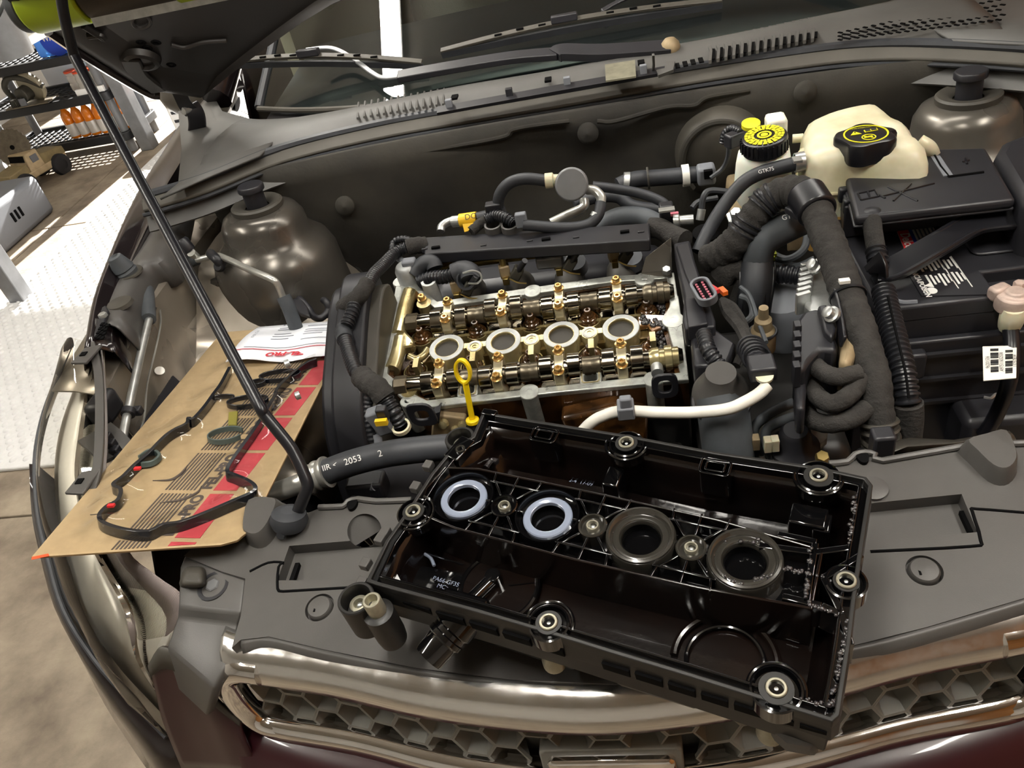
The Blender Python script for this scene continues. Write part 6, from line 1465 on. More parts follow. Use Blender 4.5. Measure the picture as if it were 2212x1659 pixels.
# ------------------------------------------------------------------ fuel damper and hoses above the harness tray
fd = thing('fuel_damper', 'round silver fuel damper with braided hoses above the harness tray', 'damper', Y(1237, 402, .25))
p = Y(1235, 405, .23); MB().lathe([(.0001, 0), (.024, 0), (.0262, .002), (.0262, .018), (.024, .021), (.0001, .022)], p+V((0, .012, 0)), (.05, -1, .45), 36).build('disc', 'steel_grey', fd, bevel=.001)
MB().tube(Y3([(1075, 448, .24), (1080, 420, .24), (1100, 396, .24), (1135, 386, .24), (1185, 391, .24)]), .0095, 14).build('braided_hose', 'rubber', fd)
MB().lathe([(.012, 0), (.012, .012), (.009, .014), (.008, .026)], Y(1178, 391, .24), (1, 0, -.05), 20).build('ferrule', 'tank', fd)
MB().tube(Y3([(1268, 410, .24), (1285, 412, .235), (1298, 425, .225), (1298, 440, .215)]), .0078, 12).build('outlet_pipe', 'metal_pipe', fd)
MB().tube(Y3([(1298, 438, .216), (1292, 465, .20), (1270, 485, .19), (1220, 492, .185), (1130, 486, .185)]), .0088, 14).build('outlet_hose', 'rubber', fd)
MB().cyl(Y(1291, 462, .203), Y(1287, 470, .20), .0102).build('clamp', 'zinc', fd); MB().box(Y(1126, 475, .19), (.018, .012, .024)).build('clip', 'rubber_grey', fd, bevel=.002)
MB().box(Y(1066, 448, .235), (.026, .018, .016)).build('bracket', 'plastic_blk', fd, bevel=.002)
fl2 = thing('fuel_line', 'yellow-tagged fuel line connector at the left end of the harness tray', 'fuel line', Z(990, 480, .91))
MB().tube(Z3([(952, 500, .905), (955, 488, .91), (972, 478, .913), (990, 478, .913)]), .0068, 12).build('elbow', 'zinc', fl2); MB().cyl(Z(978, 479, .913), Z(994, 477, .914), .0095).build('collar', 'zinc', fl2)
MB().cyl(Z(994, 477, .914), Z(1030, 472, .915), .0115).build('yellow_tag', 'label_yellow', fl2); text_mesh('tag_print', 'DC', basis(Z(1016, 468, .9285), (1, .1, 0), (0, .7, .7)), .013, 'ink', fl2)
MB().prism(Z3([(1000, 485, .915), (1024, 482, .915), (1012, 500, .905), (1004, 502, .905)]), (0, -.002, .002)).build('tag_flap', 'label_yellow', fl2)
MB().tube(Z3([(1030, 472, .915), (1060, 465, .915), (1090, 455, .92)]), .010, 12).build('hose', 'rubber', fl2)
t = thing('conduit', 'short ribbed conduit arching over the finger loops of the tray', 'conduit', Z(1080, 470, .92)); MB().corr(Z3([(1052, 474, .918), (1070, 466, .922), (1092, 470, .922), (1110, 482, .915)]), .0095, .005).build('ribbed_part', 'conduit', t); MB().tube(Z3([(1018, 500, .905), (1035, 485, .91), (1052, 475, .916)]), .009, 10).build('taped_part', 'tape', t)
tag(MB().tube(Z3([(1404, 492, .885), (1425, 494, .885), (1450, 508, .88), (1480, 520, .88)]), .016, 14).build('taped_branch', 'tape'), 'short taped loom leaving the right end of the harness tray', 'cable')

# ------------------------------------------------------------------ conduits on the left of the engine
def conduit(label, parts):
    t = thing('conduit', label, 'conduit', Z(*parts[0][1][0]))
    for nm, pts, r_, m in parts:
        P = Z3(pts)
        if m == 'conduit': MB().corr(P, r_, .0062, .16).build(nm, m, t)
        else: MB().tube(P, r_, 14, 6, rfun=lambda q, i, r_=r_: r_*(1+.04*math.sin(i*1.7))).build(nm, m, t)
    return t
conduit('ribbed conduit looping from the tray down over the belt cover', [('taped_part', [(918, 530, .895), (900, 530, .90), (880, 535, .90)], .014, 'tape'), ('ribbed_part', [(885, 532, .902), (855, 545, .90), (830, 570, .905), (808, 592, .915), (795, 615, .92)], .010, 'conduit'), ('taped_branch', [(795, 612, .92), (775, 640, .915), (755, 655, .905), (740, 665, .895)], .0125, 'tape'), ('second_part', [(766, 648, .91), (762, 670, .905), (748, 705, .895)], .0105, 'conduit'), ('kink', [(750, 700, .89), (742, 716, .887), (746, 735, .887)], .012, 'rubber'), ('third_part', [(745, 730, .887), (755, 765, .888), (768, 800, .888), (785, 820, .885)], .0105, 'conduit'), ('taped_end', [(780, 812, .886), (798, 828, .885), (815, 838, .882), (832, 860, .87)], .0155, 'tape'), ('tail', [(828, 855, .872), (842, 878, .86), (852, 895, .85), (862, 915, .835)], .012, 'conduit')])
conduit('thin ribbed conduit hanging left of the belt cover', [('ribbed_part', [(742, 660, .885), (728, 690, .88), (724, 740, .86), (728, 790, .84), (735, 830, .82), (740, 855, .80)], .0085, 'conduit')])
conduit('small ribbed lead dropping beside the belt cover', [('ribbed_part', [(800, 840, .882), (796, 870, .865), (798, 910, .845), (806, 955, .82)], .0068, 'conduit')])
conduit('thin grey lead looping at the left end of the harness tray', [('ribbed_part', [(848, 552, .89), (850, 525, .90), (870, 516, .905), (895, 522, .902)], .006, 'conduit')])
sp = thing('sensor_plug', 'black sensor plug with an orange lock below the belt cover', 'sensor', Z(822, 905, .85))
MB().box(Z(822, 908, .85), (.024, .018, .04), Matrix.Rotation(R(-15), 3, 'Y')).build('body', 'rubber_grey', sp, bevel=.003); MB().box(Z(824, 912, .862), (.016, .006, .008)).build('lock', 'label_yellow', sp); MB().cyl(Z(815, 938, .83), Z(817, 955, .82), .006).build('stalk', 'rubber_grey', sp)
MB().box(Z(826, 893, .868), (.014, .012, .02)).build('latch', 'plastic_blk', sp, bevel=.002)
MB().lathe([(.013, 0), (.013, .006), (.010, .006), (.010, 0)], Z(868, 925, .835), (0, -.2, 1), 20, cap=False).build('cream_ring', 'tank', sp)
el = thing('elbow_hose', 'open black elbow hose with a bare wire clip behind the head', 'hose', Z(1010, 600, .87))
MB().corr(Z3([(905, 610, .865), (930, 600, .87), (960, 598, .872), (985, 592, .875)]), .0115, .006).build('ribbed_part', 'conduit', el); MB().tube(Z3([(980, 592, .875), (1000, 585, .878), (1016, 590, .878), (1018, 605, .872)]), .0165, 16).build('elbow', 'rubber', el)
oc = Z(1006, 603, .876); MB().lathe([(.0165, -.02), (.0175, 0), (.0135, .001), (.0120, -.01), (.0001, -.012)], oc, (-.25, -.75, .55), 28).build('open_end', 'rubber', el)
MB().lathe([(.0118, -.008), (.0001, -.007)], oc, (-.25, -.75, .55), 24).build('bore', 'black_deep', el)
MB().tube(Z3([(1000, 590, .89), (1020, 585, .893), (1036, 590, .888), (1040, 602, .88), (1030, 612, .875), (1012, 612, .872)]), .0016, 6).build('wire_clip', 'zinc', el)
tag(MB().tube(Z3([(895, 595, .87), (905, 580, .878), (920, 568, .885), (935, 568, .885), (940, 580, .878)]), .0135, 14).build('rubber_elbow', 'rubber'), 'short black rubber elbow behind the pale water outlet', 'hose')
MBc = thing('injector_lead', 'small grey lead and plug left of the water outlet', 'lead', Z(880, 570, .88)); MB().tube(Z3([(858, 556, .885), (872, 566, .885), (885, 575, .88), (890, 590, .875)]), .0055, 10).build('lead', 'rubber_grey', MBc); MB().box(Z(885, 572, .885), (.022, .018, .02)).build('plug', 'rubber_grey', MBc, bevel=.003)
# air-conditioning hose in front of the belt cover
ah = thing('suction_hose', 'thick black hose with a crimped metal collar below the belt cover', 'hose', Z(820, 985, .86))
MB().tube(Z3([(705, 1020, .845), (760, 1000, .855), (830, 982, .862), (900, 972, .862), (985, 965, .855), (1050, 965, .84)]), .0165, 18).build('hose', 'rubber', ah)
cpp = Z3([(660, 1040, .838), (672, 1034, .84), (690, 1026, .843), (708, 1019, .846)])
MB().tube(cpp, .019, 20, 4, rfun=lambda t, i: (.0175, .0175, .0175, .0195, .0195, .018, .0175, .0195, .0195, .018, .0190, .0205, .0205)[min(i, 12)]).build('crimp_collar', 'metal_pipe', ah)
MB().tube(Z3([(560, 1075, .81), (600, 1062, .825), (640, 1048, .834), (665, 1038, .839)]), .013, 16).build('metal_end', 'metal_pipe', ah)
text_mesh('hose_marking', '2053', basis(Z(762, 994, .873), (1, .25, .05), (-.1, .6, .7)), .011, 'white_print', ah); text_mesh('hose_marking', '2', basis(Z(821, 980, .8795), (1, .25, .05), (-.1, .6, .7)), .011, 'white_print', ah); text_mesh('hose_marking', 'IIR <', basis(Z(712, 1008, .864), (1, .25, .05), (-.1, .6, .7)), .010, 'white_print', ah)
hn_ = thing('horn', 'black horn body glimpsed below the suction hose', 'horn', Z(830, 1050, .78))
MB().lathe([(.05, 0), (.055, .01), (.05, .025), (.0001, .03)], Z(850, 1045, .77), (.3, -.6, .6), 28).build('shell', 'plastic_blk', hn_); MB().box(Z(795, 1050, .80), (.05, .03, .03)).build('bracket', 'plastic_blk', hn_, bevel=.004); MB().cyl(Z(780, 1055, .80), Z(810, 1050, .81), .006).build('stud', 'rubber_grey', hn_); MB().box(Z(795, 1020, .78), (.04, .02, .05)).build('rust_plate', 'oil_brown', hn_)
# ------------------------------------------------------------------ valve cover lying upside down on the radiator cover
MC = basis((.103, -.476, .964), (.937, -.348, -.010), (.348, .936, .060), (-.011, -.060, .998)); MCI = MC.inverted()
CN = MC.to_3x3() @ V((0, 0, 1)); CO = MC.translation.copy()
def CL(a, b_, h=0): return MCI @ PL(a, b_, CO+CN*h, CN)
def CLS(pts, h=0): return [CL(a, b_, h) for a, b_ in pts]
vc = thing('valve_cover', 'oily black valve cover lying upside down on the radiator cover', 'valve cover', M=MC)
def vb(b, name, m, par=vc, **k): return b.build(name, m, par, world=False, **k)
co = CLS([(1042, 889), (1140, 905), (1350, 938), (1545, 975), (1770, 1008), (1872, 1030), (1886, 1048), (1864, 1190), (1850, 1290), (1838, 1390), (1814, 1545), (1798, 1560), (1616, 1502), (1476, 1458), (1320, 1411), (1176, 1366), (1024, 1321), (815, 1264), (790, 1256), (833, 1167), (882, 1098), (931, 1022), (978, 965), (1020, 942)])
def inset(P, d):
    n = len(P); A_ = sum(P[i].x*P[(i+1) % n].y-P[(i+1) % n].x*P[i].y for i in range(n)); s = 1 if A_ > 0 else -1; out = []
    for i in range(n):
        a = (P[i]-P[i-1]); c = (P[(i+1) % n]-P[i]); a = V((-a.y, a.x, 0)).normalized()*s; c = V((-c.y, c.x, 0)).normalized()*s
        m_ = (a+c); m_ = m_.normalized() if m_.length > 1e-6 else a
        out.append(P[i]+m_*(d/max(.45, m_.dot(a))))
    return out
def dz(P, z): return [V((p.x, p.y, z)) for p in P]
vb(MB().ring(dz(co, -.014), dz(inset(co, .0035), -.014), (0, 0, .014)), 'outer_lip', 'cover_out', bevel=.0008)
vb(MB().ring(dz(inset(co, .0035), -.014), dz(inset(co, .0085), -.014), (0, 0, .008)), 'seal_groove', 'cover_wet')
vb(MB().ring(dz(inset(co, .0085), -.055), dz(inset(co, .0108), -.055), (0, 0, .054)), 'inner_lip', 'cover_wet', bevel=.0008)
# bowl: sloping inner wall and floor
vb(MB().loft([dz(inset(co, .0105), -.006), dz(inset(co, .013), -.03), dz(inset(co, .018), -.048), dz(inset(co, .026), -.054)], closed=True), 'inner_wall', 'cover_in', smooth=60, solid=.003)
vb(MB().prism(dz(inset(co, .022), -.060), (0, 0, .006)), 'bowl_floor', 'cover_in')
# outer skirt with slots
vb(MB().loft([dz(co, -.010), dz(inset(co, -.001), -.026), dz(inset(co, .004), -.030), dz(inset(co, .006), -.062), dz(inset(co, .016), -.066)], closed=True), 'outer_wall', 'cover_out', smooth=35)
for i in range(13):
    a = CL(850+945*(i/13+.008), 1274+286*(i/13+.008)); b_ = CL(850+945*((i+1)/13-.006), 1274+286*((i+1)/13-.006))
    if 4.4 < i < 5.2: continue
    vb(MB().hexa([V((a.x, a.y+.0002, -.027)), V((b_.x, b_.y+.0002, -.027)), V((b_.x, b_.y+.006, -.027)), V((a.x, a.y+.006, -.027))], [V((a.x, a.y-.0008, -.016)), V((b_.x, b_.y-.0008, -.016)), V((b_.x, b_.y+.006, -.016)), V((a.x, a.y+.006, -.016))]), 'skirt_slot', 'black_deep')
# central spine: tray with ladder ribs between the wells
W_ = [V(((i-1.5)*.0862, 0, 0)) for i in range(4)]
sp_o = [V((x, y, 0)) for x, y in ((-.165, .03), (-.13, .036), (-.02, .036), (.10, .034), (.185, .026), (.185, -.030), (.10, -.036), (0, -.038), (-.12, -.036), (-.162, -.030), (-.172, 0))]
vb(MB().ring(dz(sp_o, -.054), dz(inset(sp_o, .0025), -.054), (0, 0, .053)), 'spine_wall', 'cover_in', bevel=.001, bseg=3)
vb(MB().prism(dz(inset(sp_o, .001), -.020), (0, 0, .006)), 'spine_floor', 'cover_wet')
def rib(a, b_, w=.0022, h=.014, nm='spine_rib'):
    a = V((a[0], a[1], 0)); b_ = V((b_[0], b_[1], 0)); d = (b_-a).normalized(); s = V((-d.y, d.x, 0))*(w/2)
    vb(MB().prism([a+s+V((0, 0, -h)), b_+s+V((0, 0, -h)), b_-s+V((0, 0, -h)), a-s+V((0, 0, -h))], (0, 0, h-.001)), nm, 'cover_wet', bevel=.0008, bseg=3)
for i in range(3):
    c = (W_[i]+W_[i+1])/2; x = c.x
    for s in (1, -1):
        rib((x-.026, s*.024), (x+.026, s*.024)); rib((x, s*.013), (x, s*.036)); rib((x-.008, s*.010), (x-.020, s*.024)); rib((x+.008, s*.010), (x+.020, s*.024)); rib((x-.022, s*.024), (x-.024, s*.036)); rib((x+.022, s*.024), (x+.024, s*.036))
    rib((x-.012, .002), (x-.020, .002)); rib((x+.012, -.002), (x+.020, -.002))
    bo = vb(MB().lathe([(.0128, -.018), (.0128, -.001), (.0118, .0), (.0105, .0), (.0098, -.004), (.0070, -.004)], c, n=30), 'spine_boss', 'cover_wet' if i == 0 else 'cover_ring_dark')
    vb(MB().lathe([(.0058, -.006), (.0058, -.001), (.0052, 0), (.0042, 0), (.004, -.006), (.0001, -.006)], c, n=24), 'sleeve', 'sleeve', bo)
    vb(MB().sph(c+V((0, 0, -.005)), .0028, 10), 'bolt_tip', 'zinc', bo)
for i, c in enumerate(W_):
    w = vb(MB().lathe([(.0300, -.054), (.0300, -.002), (.0292, 0), (.0280, 0), (.0272, -.003), (.0268, -.007), (.0220, -.007)], c, n=44, cap=False), 'plug_tube', 'cover_wet' if i < 2 else 'cover_ring_dark')
    if i < 2: vb(MB().lathe([(.0225, -.007), (.0225, -.004), (.0215, -.003), (.0165, -.003), (.0158, -.0035), (.0155, -.007)], c, n=44, cap=False), 'tube_seal', 'cover_ring', w)
    else: vb(MB().lathe([(.0290, .0), (.0285, .002), (.0265, .0025), (.0250, .001), (.0235, -.002), (.0215, -.0015), (.0185, -.002), (.0170, -.004), (.0165, -.008)], c, n=44, cap=False), 'tube_seal', 'cover_ring_dark', w)
    vb(MB().lathe([(.0157, -.006), (.0165, -.007), (.0165, -.05), (.0001, -.05)], c, n=32, cap=False), 'tube_bore', 'black_deep', w)
# right end ribs and sludge
for pts in ([(1640, 1175), (1760, 1190), (1835, 1180)], [(1690, 1285), (1775, 1305), (1815, 1322)], [(1762, 1170), (1750, 1240), (1742, 1300)], [(1780, 1245), (1862, 1195)], [(1780, 1245), (1818, 1322), (1838, 1390)], [(1680, 1150), (1765, 1168)]):
    P = CLS(pts)
    for a, b_ in zip(P, P[1:]): rib((a.x, a.y), (b_.x, b_.y), .0055, .03, 'end_rib')
rs = random.Random(5); sl = MB()
for a, b_, n in (((1850, 1075), (1836, 1175), 26), ((1836, 1340), (1800, 1520), 40), ((1795, 1525), (1735, 1508), 12), ((1755, 1180), (1745, 1300), 26), ((1680, 1225), (1790, 1245), 30), ((1745, 1300), (1815, 1330), 18), ((1560, 1165), (1660, 1170), 6), ((1535, 1230), (1600, 1262), 10), ((1600, 1262), (1670, 1240), 10)):
    for i in range(n):
        t = rs.random(); p = CL(a[0]+(b_[0]-a[0])*t+rs.uniform(-4, 4), a[1]+(b_[1]-a[1])*t+rs.uniform(-4, 4), -.001); sl.sph(p+V((-.001, 0, -.0005)), rs.uniform(.0009, .0024), 6, (1, 1, .7))
tag(vb(sl, 'oil_sludge', 'sludge', smooth=80), 'glistening oil sludge crumbs', kind='stuff')
# rim bosses with sleeves
for q, r_ in (((1353, 957), .0135), ((1768, 1028), .0150), ((1828, 1255), .0125), ((1677, 1487), .0150), ((1185, 1345), .0135), ((893, 1105), .0135)):
    c = CL(*q); w = vb(MB().lathe([(r_+.003, -.016), (r_+.003, -.001), (r_+.0015, -.0005), (r_, -.005), (r_-.0025, -.005), (r_-.003, -.0005), (.0075, -.0005)], c, n=32), 'rim_boss', 'cover_wet')
    vb(MB().lathe([(r_-.003, -.004), (r_-.003, .0005), (.0078, .0005)], c, n=28, cap=False), 'boss_face', 'cover_out', w)
    vb(MB().lathe([(.0074, -.02), (.0074, .0016), (.0068, .0022), (.0054, .0022), (.0050, -.006), (.0001, -.006)], c, n=26), 'sleeve', 'sleeve', w); vb(MB().sph(c+V((0, 0, -.003)), .0030, 10), 'bolt_tip', 'zinc', w)
for q, a0, a1 in (((1353, 957), 180, 360), ((1768, 1028), 180, 360), ((1677, 1487), 0, 180), ((1185, 1345), 0, 180), ((893, 1105), -90, 90)):
    c = CL(*q); c.z = -.002; vb(MB().tube([c+V((.0195*math.cos(R(a0+(a1-a0)*i/16)), .0195*math.sin(R(a0+(a1-a0)*i/16)), 0)) for i in range(17)], .0016, 8, 2), 'groove_arch', 'cover_wet')
# corner ears with sleeves
for q, r_ in (((995, 952), .0155), ((772, 1298), .0165)):
    c = CL(*q, -.006); w = vb(MB().lathe([(r_, -.035), (r_, .004), (r_-.001, .005), (r_-.003, .005), (r_-.0035, -.012), (.0001, -.012)], c, n=34), 'ear', 'cover_out'); vb(MB().lathe([(.0085, -.012), (.0085, -.004), (.0078, -.0035), (.0050, -.0035), (.0046, -.01), (.0001, -.01)], c, n=26), 'sleeve', 'sleeve', w); vb(MB().sph(c+V((0, 0, -.008)), .0035, 10), 'bolt_tip', 'zinc', w)
c = CL(804, 1300, .004); w = vb(MB().lathe([(.0125, -.06), (.0135, -.05), (.0135, -.016), (.0095, -.014)], c, n=28), 'stud_post', 'cover_out'); vb(MB().lathe([(.0082, -.018), (.0082, .002), (.0074, .003), (.0056, .003), (.005, -.006), (.0001, -.006)], c, n=26), 'sleeve', 'sleeve', w)
# bolt feet below
for q, z in (((836, 1352), -.075), ((1193, 1415), -.075), ((1664, 1566), -.068)):
    c = CL(q[0], q[1], z); vb(MB().lathe([(.007, .03), (.0075, .0), (.0105, -.006), (.0105, -.014), (.006, -.017), (.0001, -.017)], c, n=24), 'bolt_foot', 'sleeve')
# breather nozzle at the front
a = CL(985, 1352, -.046); d = V((-.42, -.86, -.28)).normalized()
w = vb(MB().lathe([(.0185, -.02), (.0185, .004), (.0165, .006), (.0165, .010), (.0175, .011), (.0175, .015), (.0150, .017), (.0140, .034), (.0135, .036), (.0115, .036), (.0110, .01), (.0001, .01)], a, d, 30), 'nozzle', 'cover_wet'); vb(MB().lathe([(.0108, .012), (.0001, .012)], a, d, 24, cap=False), 'nozzle_bore', 'oil_brown', w)
vb(MB().box(a+V((.006, .012, .006)), (.045, .022, .034)), 'nozzle_block', 'cover_wet', bevel=.004)
# lower body lumps resting on the panel
vb(MB().hexa([V(p) for p in ((-.13, -.085, -.105), (.0, -.085, -.105), (.0, .05, -.105), (-.13, .05, -.105))], [V(p) for p in ((-.16, -.10, -.06), (.02, -.10, -.06), (.02, .08, -.06), (-.16, .08, -.06))]), 'lower_body', 'cover_out', bevel=.006)
vb(MB().hexa([V(p) for p in ((.04, -.088, -.10), (.11, -.088, -.10), (.11, .05, -.10), (.04, .05, -.10))], [V(p) for p in ((.03, -.10, -.06), (.13, -.10, -.06), (.13, .08, -.06), (.03, .08, -.06))]), 'lower_body', 'plastic', bevel=.006)
vb(MB().prism(CLS([(1630, 1540), (1720, 1560), (1775, 1590), (1765, 1612), (1700, 1600)], -.055), (0, 0, -.022)), 'oil_cap', 'plastic', bevel=.005)
# inside details of the near chamber
def ringat(q, r_, z, nm, th=.0016, a0=0, a1=2*math.pi, m='cover_wet'):
    c = CL(q[0], q[1], z); vb(MB().tube([c+V((r_*math.cos(a0+(a1-a0)*i/24), r_*math.sin(a0+(a1-a0)*i/24), 0)) for i in range(25)], th, 8, 2), nm, m)
    return c
c = ringat((1078, 1268), .036, -.050, 'filler_ring', .0028); vb(MB().lathe([(.034, -.002), (.034, .0008), (.0001, .0004)], c, n=36), 'filler_disc', 'cover_in')
vb(MB().cyl(c+V((-.006, .004, -.002)), c+V((-.006, .004, .012)), .0075), 'filler_hub', 'cover_wet', bevel=.001)
vb(MB().tube([c+V((-.006, .004, .006)), c+V((-.016, -.026, .008))], .0062, 12, 0), 'filler_spout', 'cover_wet')
for a in (.4, 2.2, 4.2): vb(MB().tube([c+V((.009*math.cos(a), .009*math.sin(a), .001)), c+V((.033*math.cos(a), .033*math.sin(a), .001))], .0008, 6, 0), 'filler_rib', 'cover_wet')
c = ringat((1566, 1428), .030, -.050, 'cap_ring', .0018, R(-20), R(200)); c = ringat((1566, 1428), .040, -.051, 'cap_mould', .003, R(-10), R(190), 'cover_in')
vb(MB().prism(CLS([(862, 1212), (1002, 1238), (985, 1290), (838, 1258)], -.046), (0, 0, -.008)), 'baffle_plate', 'cover_wet', bevel=.001)
for q in ((846, 1256), (858, 1192)): p = CL(*q, -.03); vb(MB().box(p, (.014, .010, .02)), 'baffle_clip', 'cover_wet', bevel=.001)
vb(MB().tube(CLS([(905, 1188), (940, 1200), (975, 1212), (1000, 1220)], -.042), .0012, 6), 'baffle_ridge', 'cover_wet')
vb(MB().tube(CLS([(915, 1195), (930, 1205), (938, 1222)], -.042), .0016, 6), 'baffle_rail', 'cover_ring')
for i, (a, b_) in enumerate(((958, 1130), (1140, 1180), (1345, 1225), (1575, 1275))):
    P = CLS([(a-12, b_-5), (a+8, b_+6), (a+30, b_+10), (a+50, b_+8)], -.030); vb(MB().tube([p+V((0, -.0008, 0)) for p in P], .0010, 6), 'crescent_ridge', 'sleeve' if i > 1 else 'cover_ring_dark')
# moulded ledge along the near chamber
vb(MB().tube(CLS([(1120, 1208), (1250, 1240), (1390, 1272), (1440, 1290), (1560, 1330), (1650, 1355), (1728, 1380)], -.050), .0035, 10), 'ledge', 'cover_in')
# far chamber blocks and rectangular frames
for q in ((1175, 937), (1545, 1006)):
    c = CL(*q); vb(MB().ring([c+V((x, y, -.03)) for x, y in rrect(.028, .020, .005)], [c+V((x, y, -.03)) for x, y in rrect(.024, .016, .004)], (0, 0, .0295)), 'drain_frame', 'cover_wet', bevel=.0005)
    vb(MB().ring([c+V((x, y, -.03)) for x, y in rrect(.018, .0115, .002)], [c+V((x, y, -.03)) for x, y in rrect(.0145, .008, .0015)], (0, 0, .0295)), 'drain_inner', 'cover_wet', bevel=.0005)
for q, s in (((1328, 1050), (.016, .024, .03)), ((1745, 1140), (.030, .022, .036)), ((1775, 1150), (.014, .02, .03))): vb(MB().box(CL(q[0], q[1], -.035), s), 'stop_block', 'cover_wet', bevel=.002)
vb(MB().box(CL(995, 975, -.006), (.018, .030, .012), Matrix.Rotation(R(-12), 3, 'Z')), 'corner_pad', 'cover_wet', bevel=.0015)
vb(MB().lathe([(.005, 0), (.005, .002), (.003, .002), (.003, 0)], CL(995, 972, .000), n=16, cap=False), 'pad_ring', 'cover_ring_dark')
vb(MB().box(CL(1058, 895, -.002), (.016, .008, .008)), 'corner_tab', 'cover_wet', bevel=.001)
vb(MB().tube(CLS([(1050, 1010), (1062, 995), (1075, 998)], -.030), .003, 8), 'oil_drip', 'sludge')
text_mesh('moulded_text', 'PA66-GF35\nMC>', MC @ Matrix.Translation(CL(960, 1262, -.0455)), .006, 'cover_ring', vc); text_mesh('moulded_text', '2-4  17-09', MC @ Matrix.Translation(CL(1255, 1042, -.053)), .006, 'cover_ring', vc)
# clips along the left outer edge
for q in ((908, 1052), (935, 1006), (832, 1165), (842, 1150), (800, 1218), (792, 1260)):
    p = CL(q[0]-4, q[1]+2, -.012); vb(MB().box(p+V((-.003, 0, 0)), (.009, .010, .008)), 'edge_clip', 'plastic', bevel=.001)

# ------------------------------------------------------------------ gasket pack on its printed card
def rotv(w):
    w = V(w); return Quaternion(w.normalized(), w.length).to_matrix().to_4x4()
MK = Matrix.Translation((-.530, -.416, .906)) @ rotv((-.1855, .0775, .073)); MKI = MK.inverted()
KN = MK.to_3x3() @ V((0, 0, 1)); KO = MK.translation.copy(); KW, KL = .2425, .600
def CK(a, b_, h=0): return MKI @ PL(a, b_, KO+KN*h, KN)
kd = thing('gasket_pack', 'shrink-wrapped black gasket set on a brown printed card', 'gasket pack', M=MK)
def kbld(b, name, m, par=kd, **k): return b.build(name, m, par, world=False, **k)
ol = [V((0, 0, 0)), V((KW-.025, 0, 0)), V((KW-.008, .006, 0)), V((KW, .022, 0)), V((KW, KL-.012, 0)), V((KW-.012, KL, 0)), V((.014, KL, 0)), V((0, KL-.014, 0))]
kbld(MB().prism([p+V((0, 0, -.003)) for p in ol], (0, 0, .003)), 'card', 'card', bevel=.0008)
kbld(MB().ring([p+V((0, 0, -.0025)) for p in ol], [p+V((0, 0, -.0025)) for p in inset(ol, .001)], (0, 0, .002)), 'card_edge', 'card_edge')
# printed column: stripes, name, red block, repeated along the card
def inside(x, y): return .002 < x < KW-.002 and .002 < y < KL-.004
dv = (CK(544, 937)-CK(477, 1018)).length; dr = (CK(544, 937)-CK(477, 1018)).normalized(); ds = V((dr.y, -dr.x, 0))
t0 = CK(477, 1018)
def clip(poly, s0, s1):
    # clip a rectangle in (along, across) space to the card
    out = poly[:]
    for ax, lim, sg in ((0, .003, 1), (0, KW-.003, -1), (1, .003, 1), (1, KL-.005, -1)):
        src = out; out = []
        for i in range(len(src)):
            a, b_ = src[i-1], src[i]; fa_ = sg*(a[ax]-lim); fb_ = sg*(b_[ax]-lim)
            if (fa_ >= 0) != (fb_ >= 0): out.append(a.lerp(b_, fa_/(fa_-fb_)))
            if fb_ >= 0: out.append(b_)
        if not out: return None
    return out
hL = dv*.46
for k in range(-4, 6):
    c = t0+dr*(dv*k)
    def quad(l0, l1, s0, s1): return clip([c+dr*l0+ds*s0, c+dr*l1+ds*s0, c+dr*l1+ds*s1, c+dr*l0+ds*s1], 0, 0)
    for i in range(9):
        q = quad(-hL, hL, -.054+i*.0048, -.0518+i*.0048)
        if q: kbld(MB().prism([p+V((0, 0, .0002)) for p in q], (0, 0, .0003)), 'print_stripe', 'card_ink', smooth=0)
    q = quad(-hL, hL, .011, .042)
    if q: kbld(MB().prism([p+V((0, 0, .0002)) for p in q], (0, 0, .0003)), 'print_block', 'card_red', smooth=0)
    LT = [(ch, c+dr*(dv*.84*((n+.5)/7-.5))) for n, ch in enumerate('FEL-PRO')]
    LT = [(ch, p) for ch, p in LT if .004 < p.y-.006 and p.y+.006 < KL*.99 and .01 < p.x < KW-.01]
    if LT:
        m_ = sum((p for _, p in LT), V((0, 0, 0)))/len(LT)
        text_mesh('print_name', ''.join(ch for ch, _ in LT), MK @ basis(m_+V((0, 0, .0006)), dr, -ds, (0, 0, 1)), .0205, 'card_ink', kd, off=.0011)
p = CK(85, 1205); kbld(MB().prism([p+V((x*.012, y*.006, .0002)) for x, y in ((-.6, -.5), (.9, .3), (.6, 1), (-.8, .3))], (0, 0, .0003)), 'red_corner', 'red_cap', smooth=0)
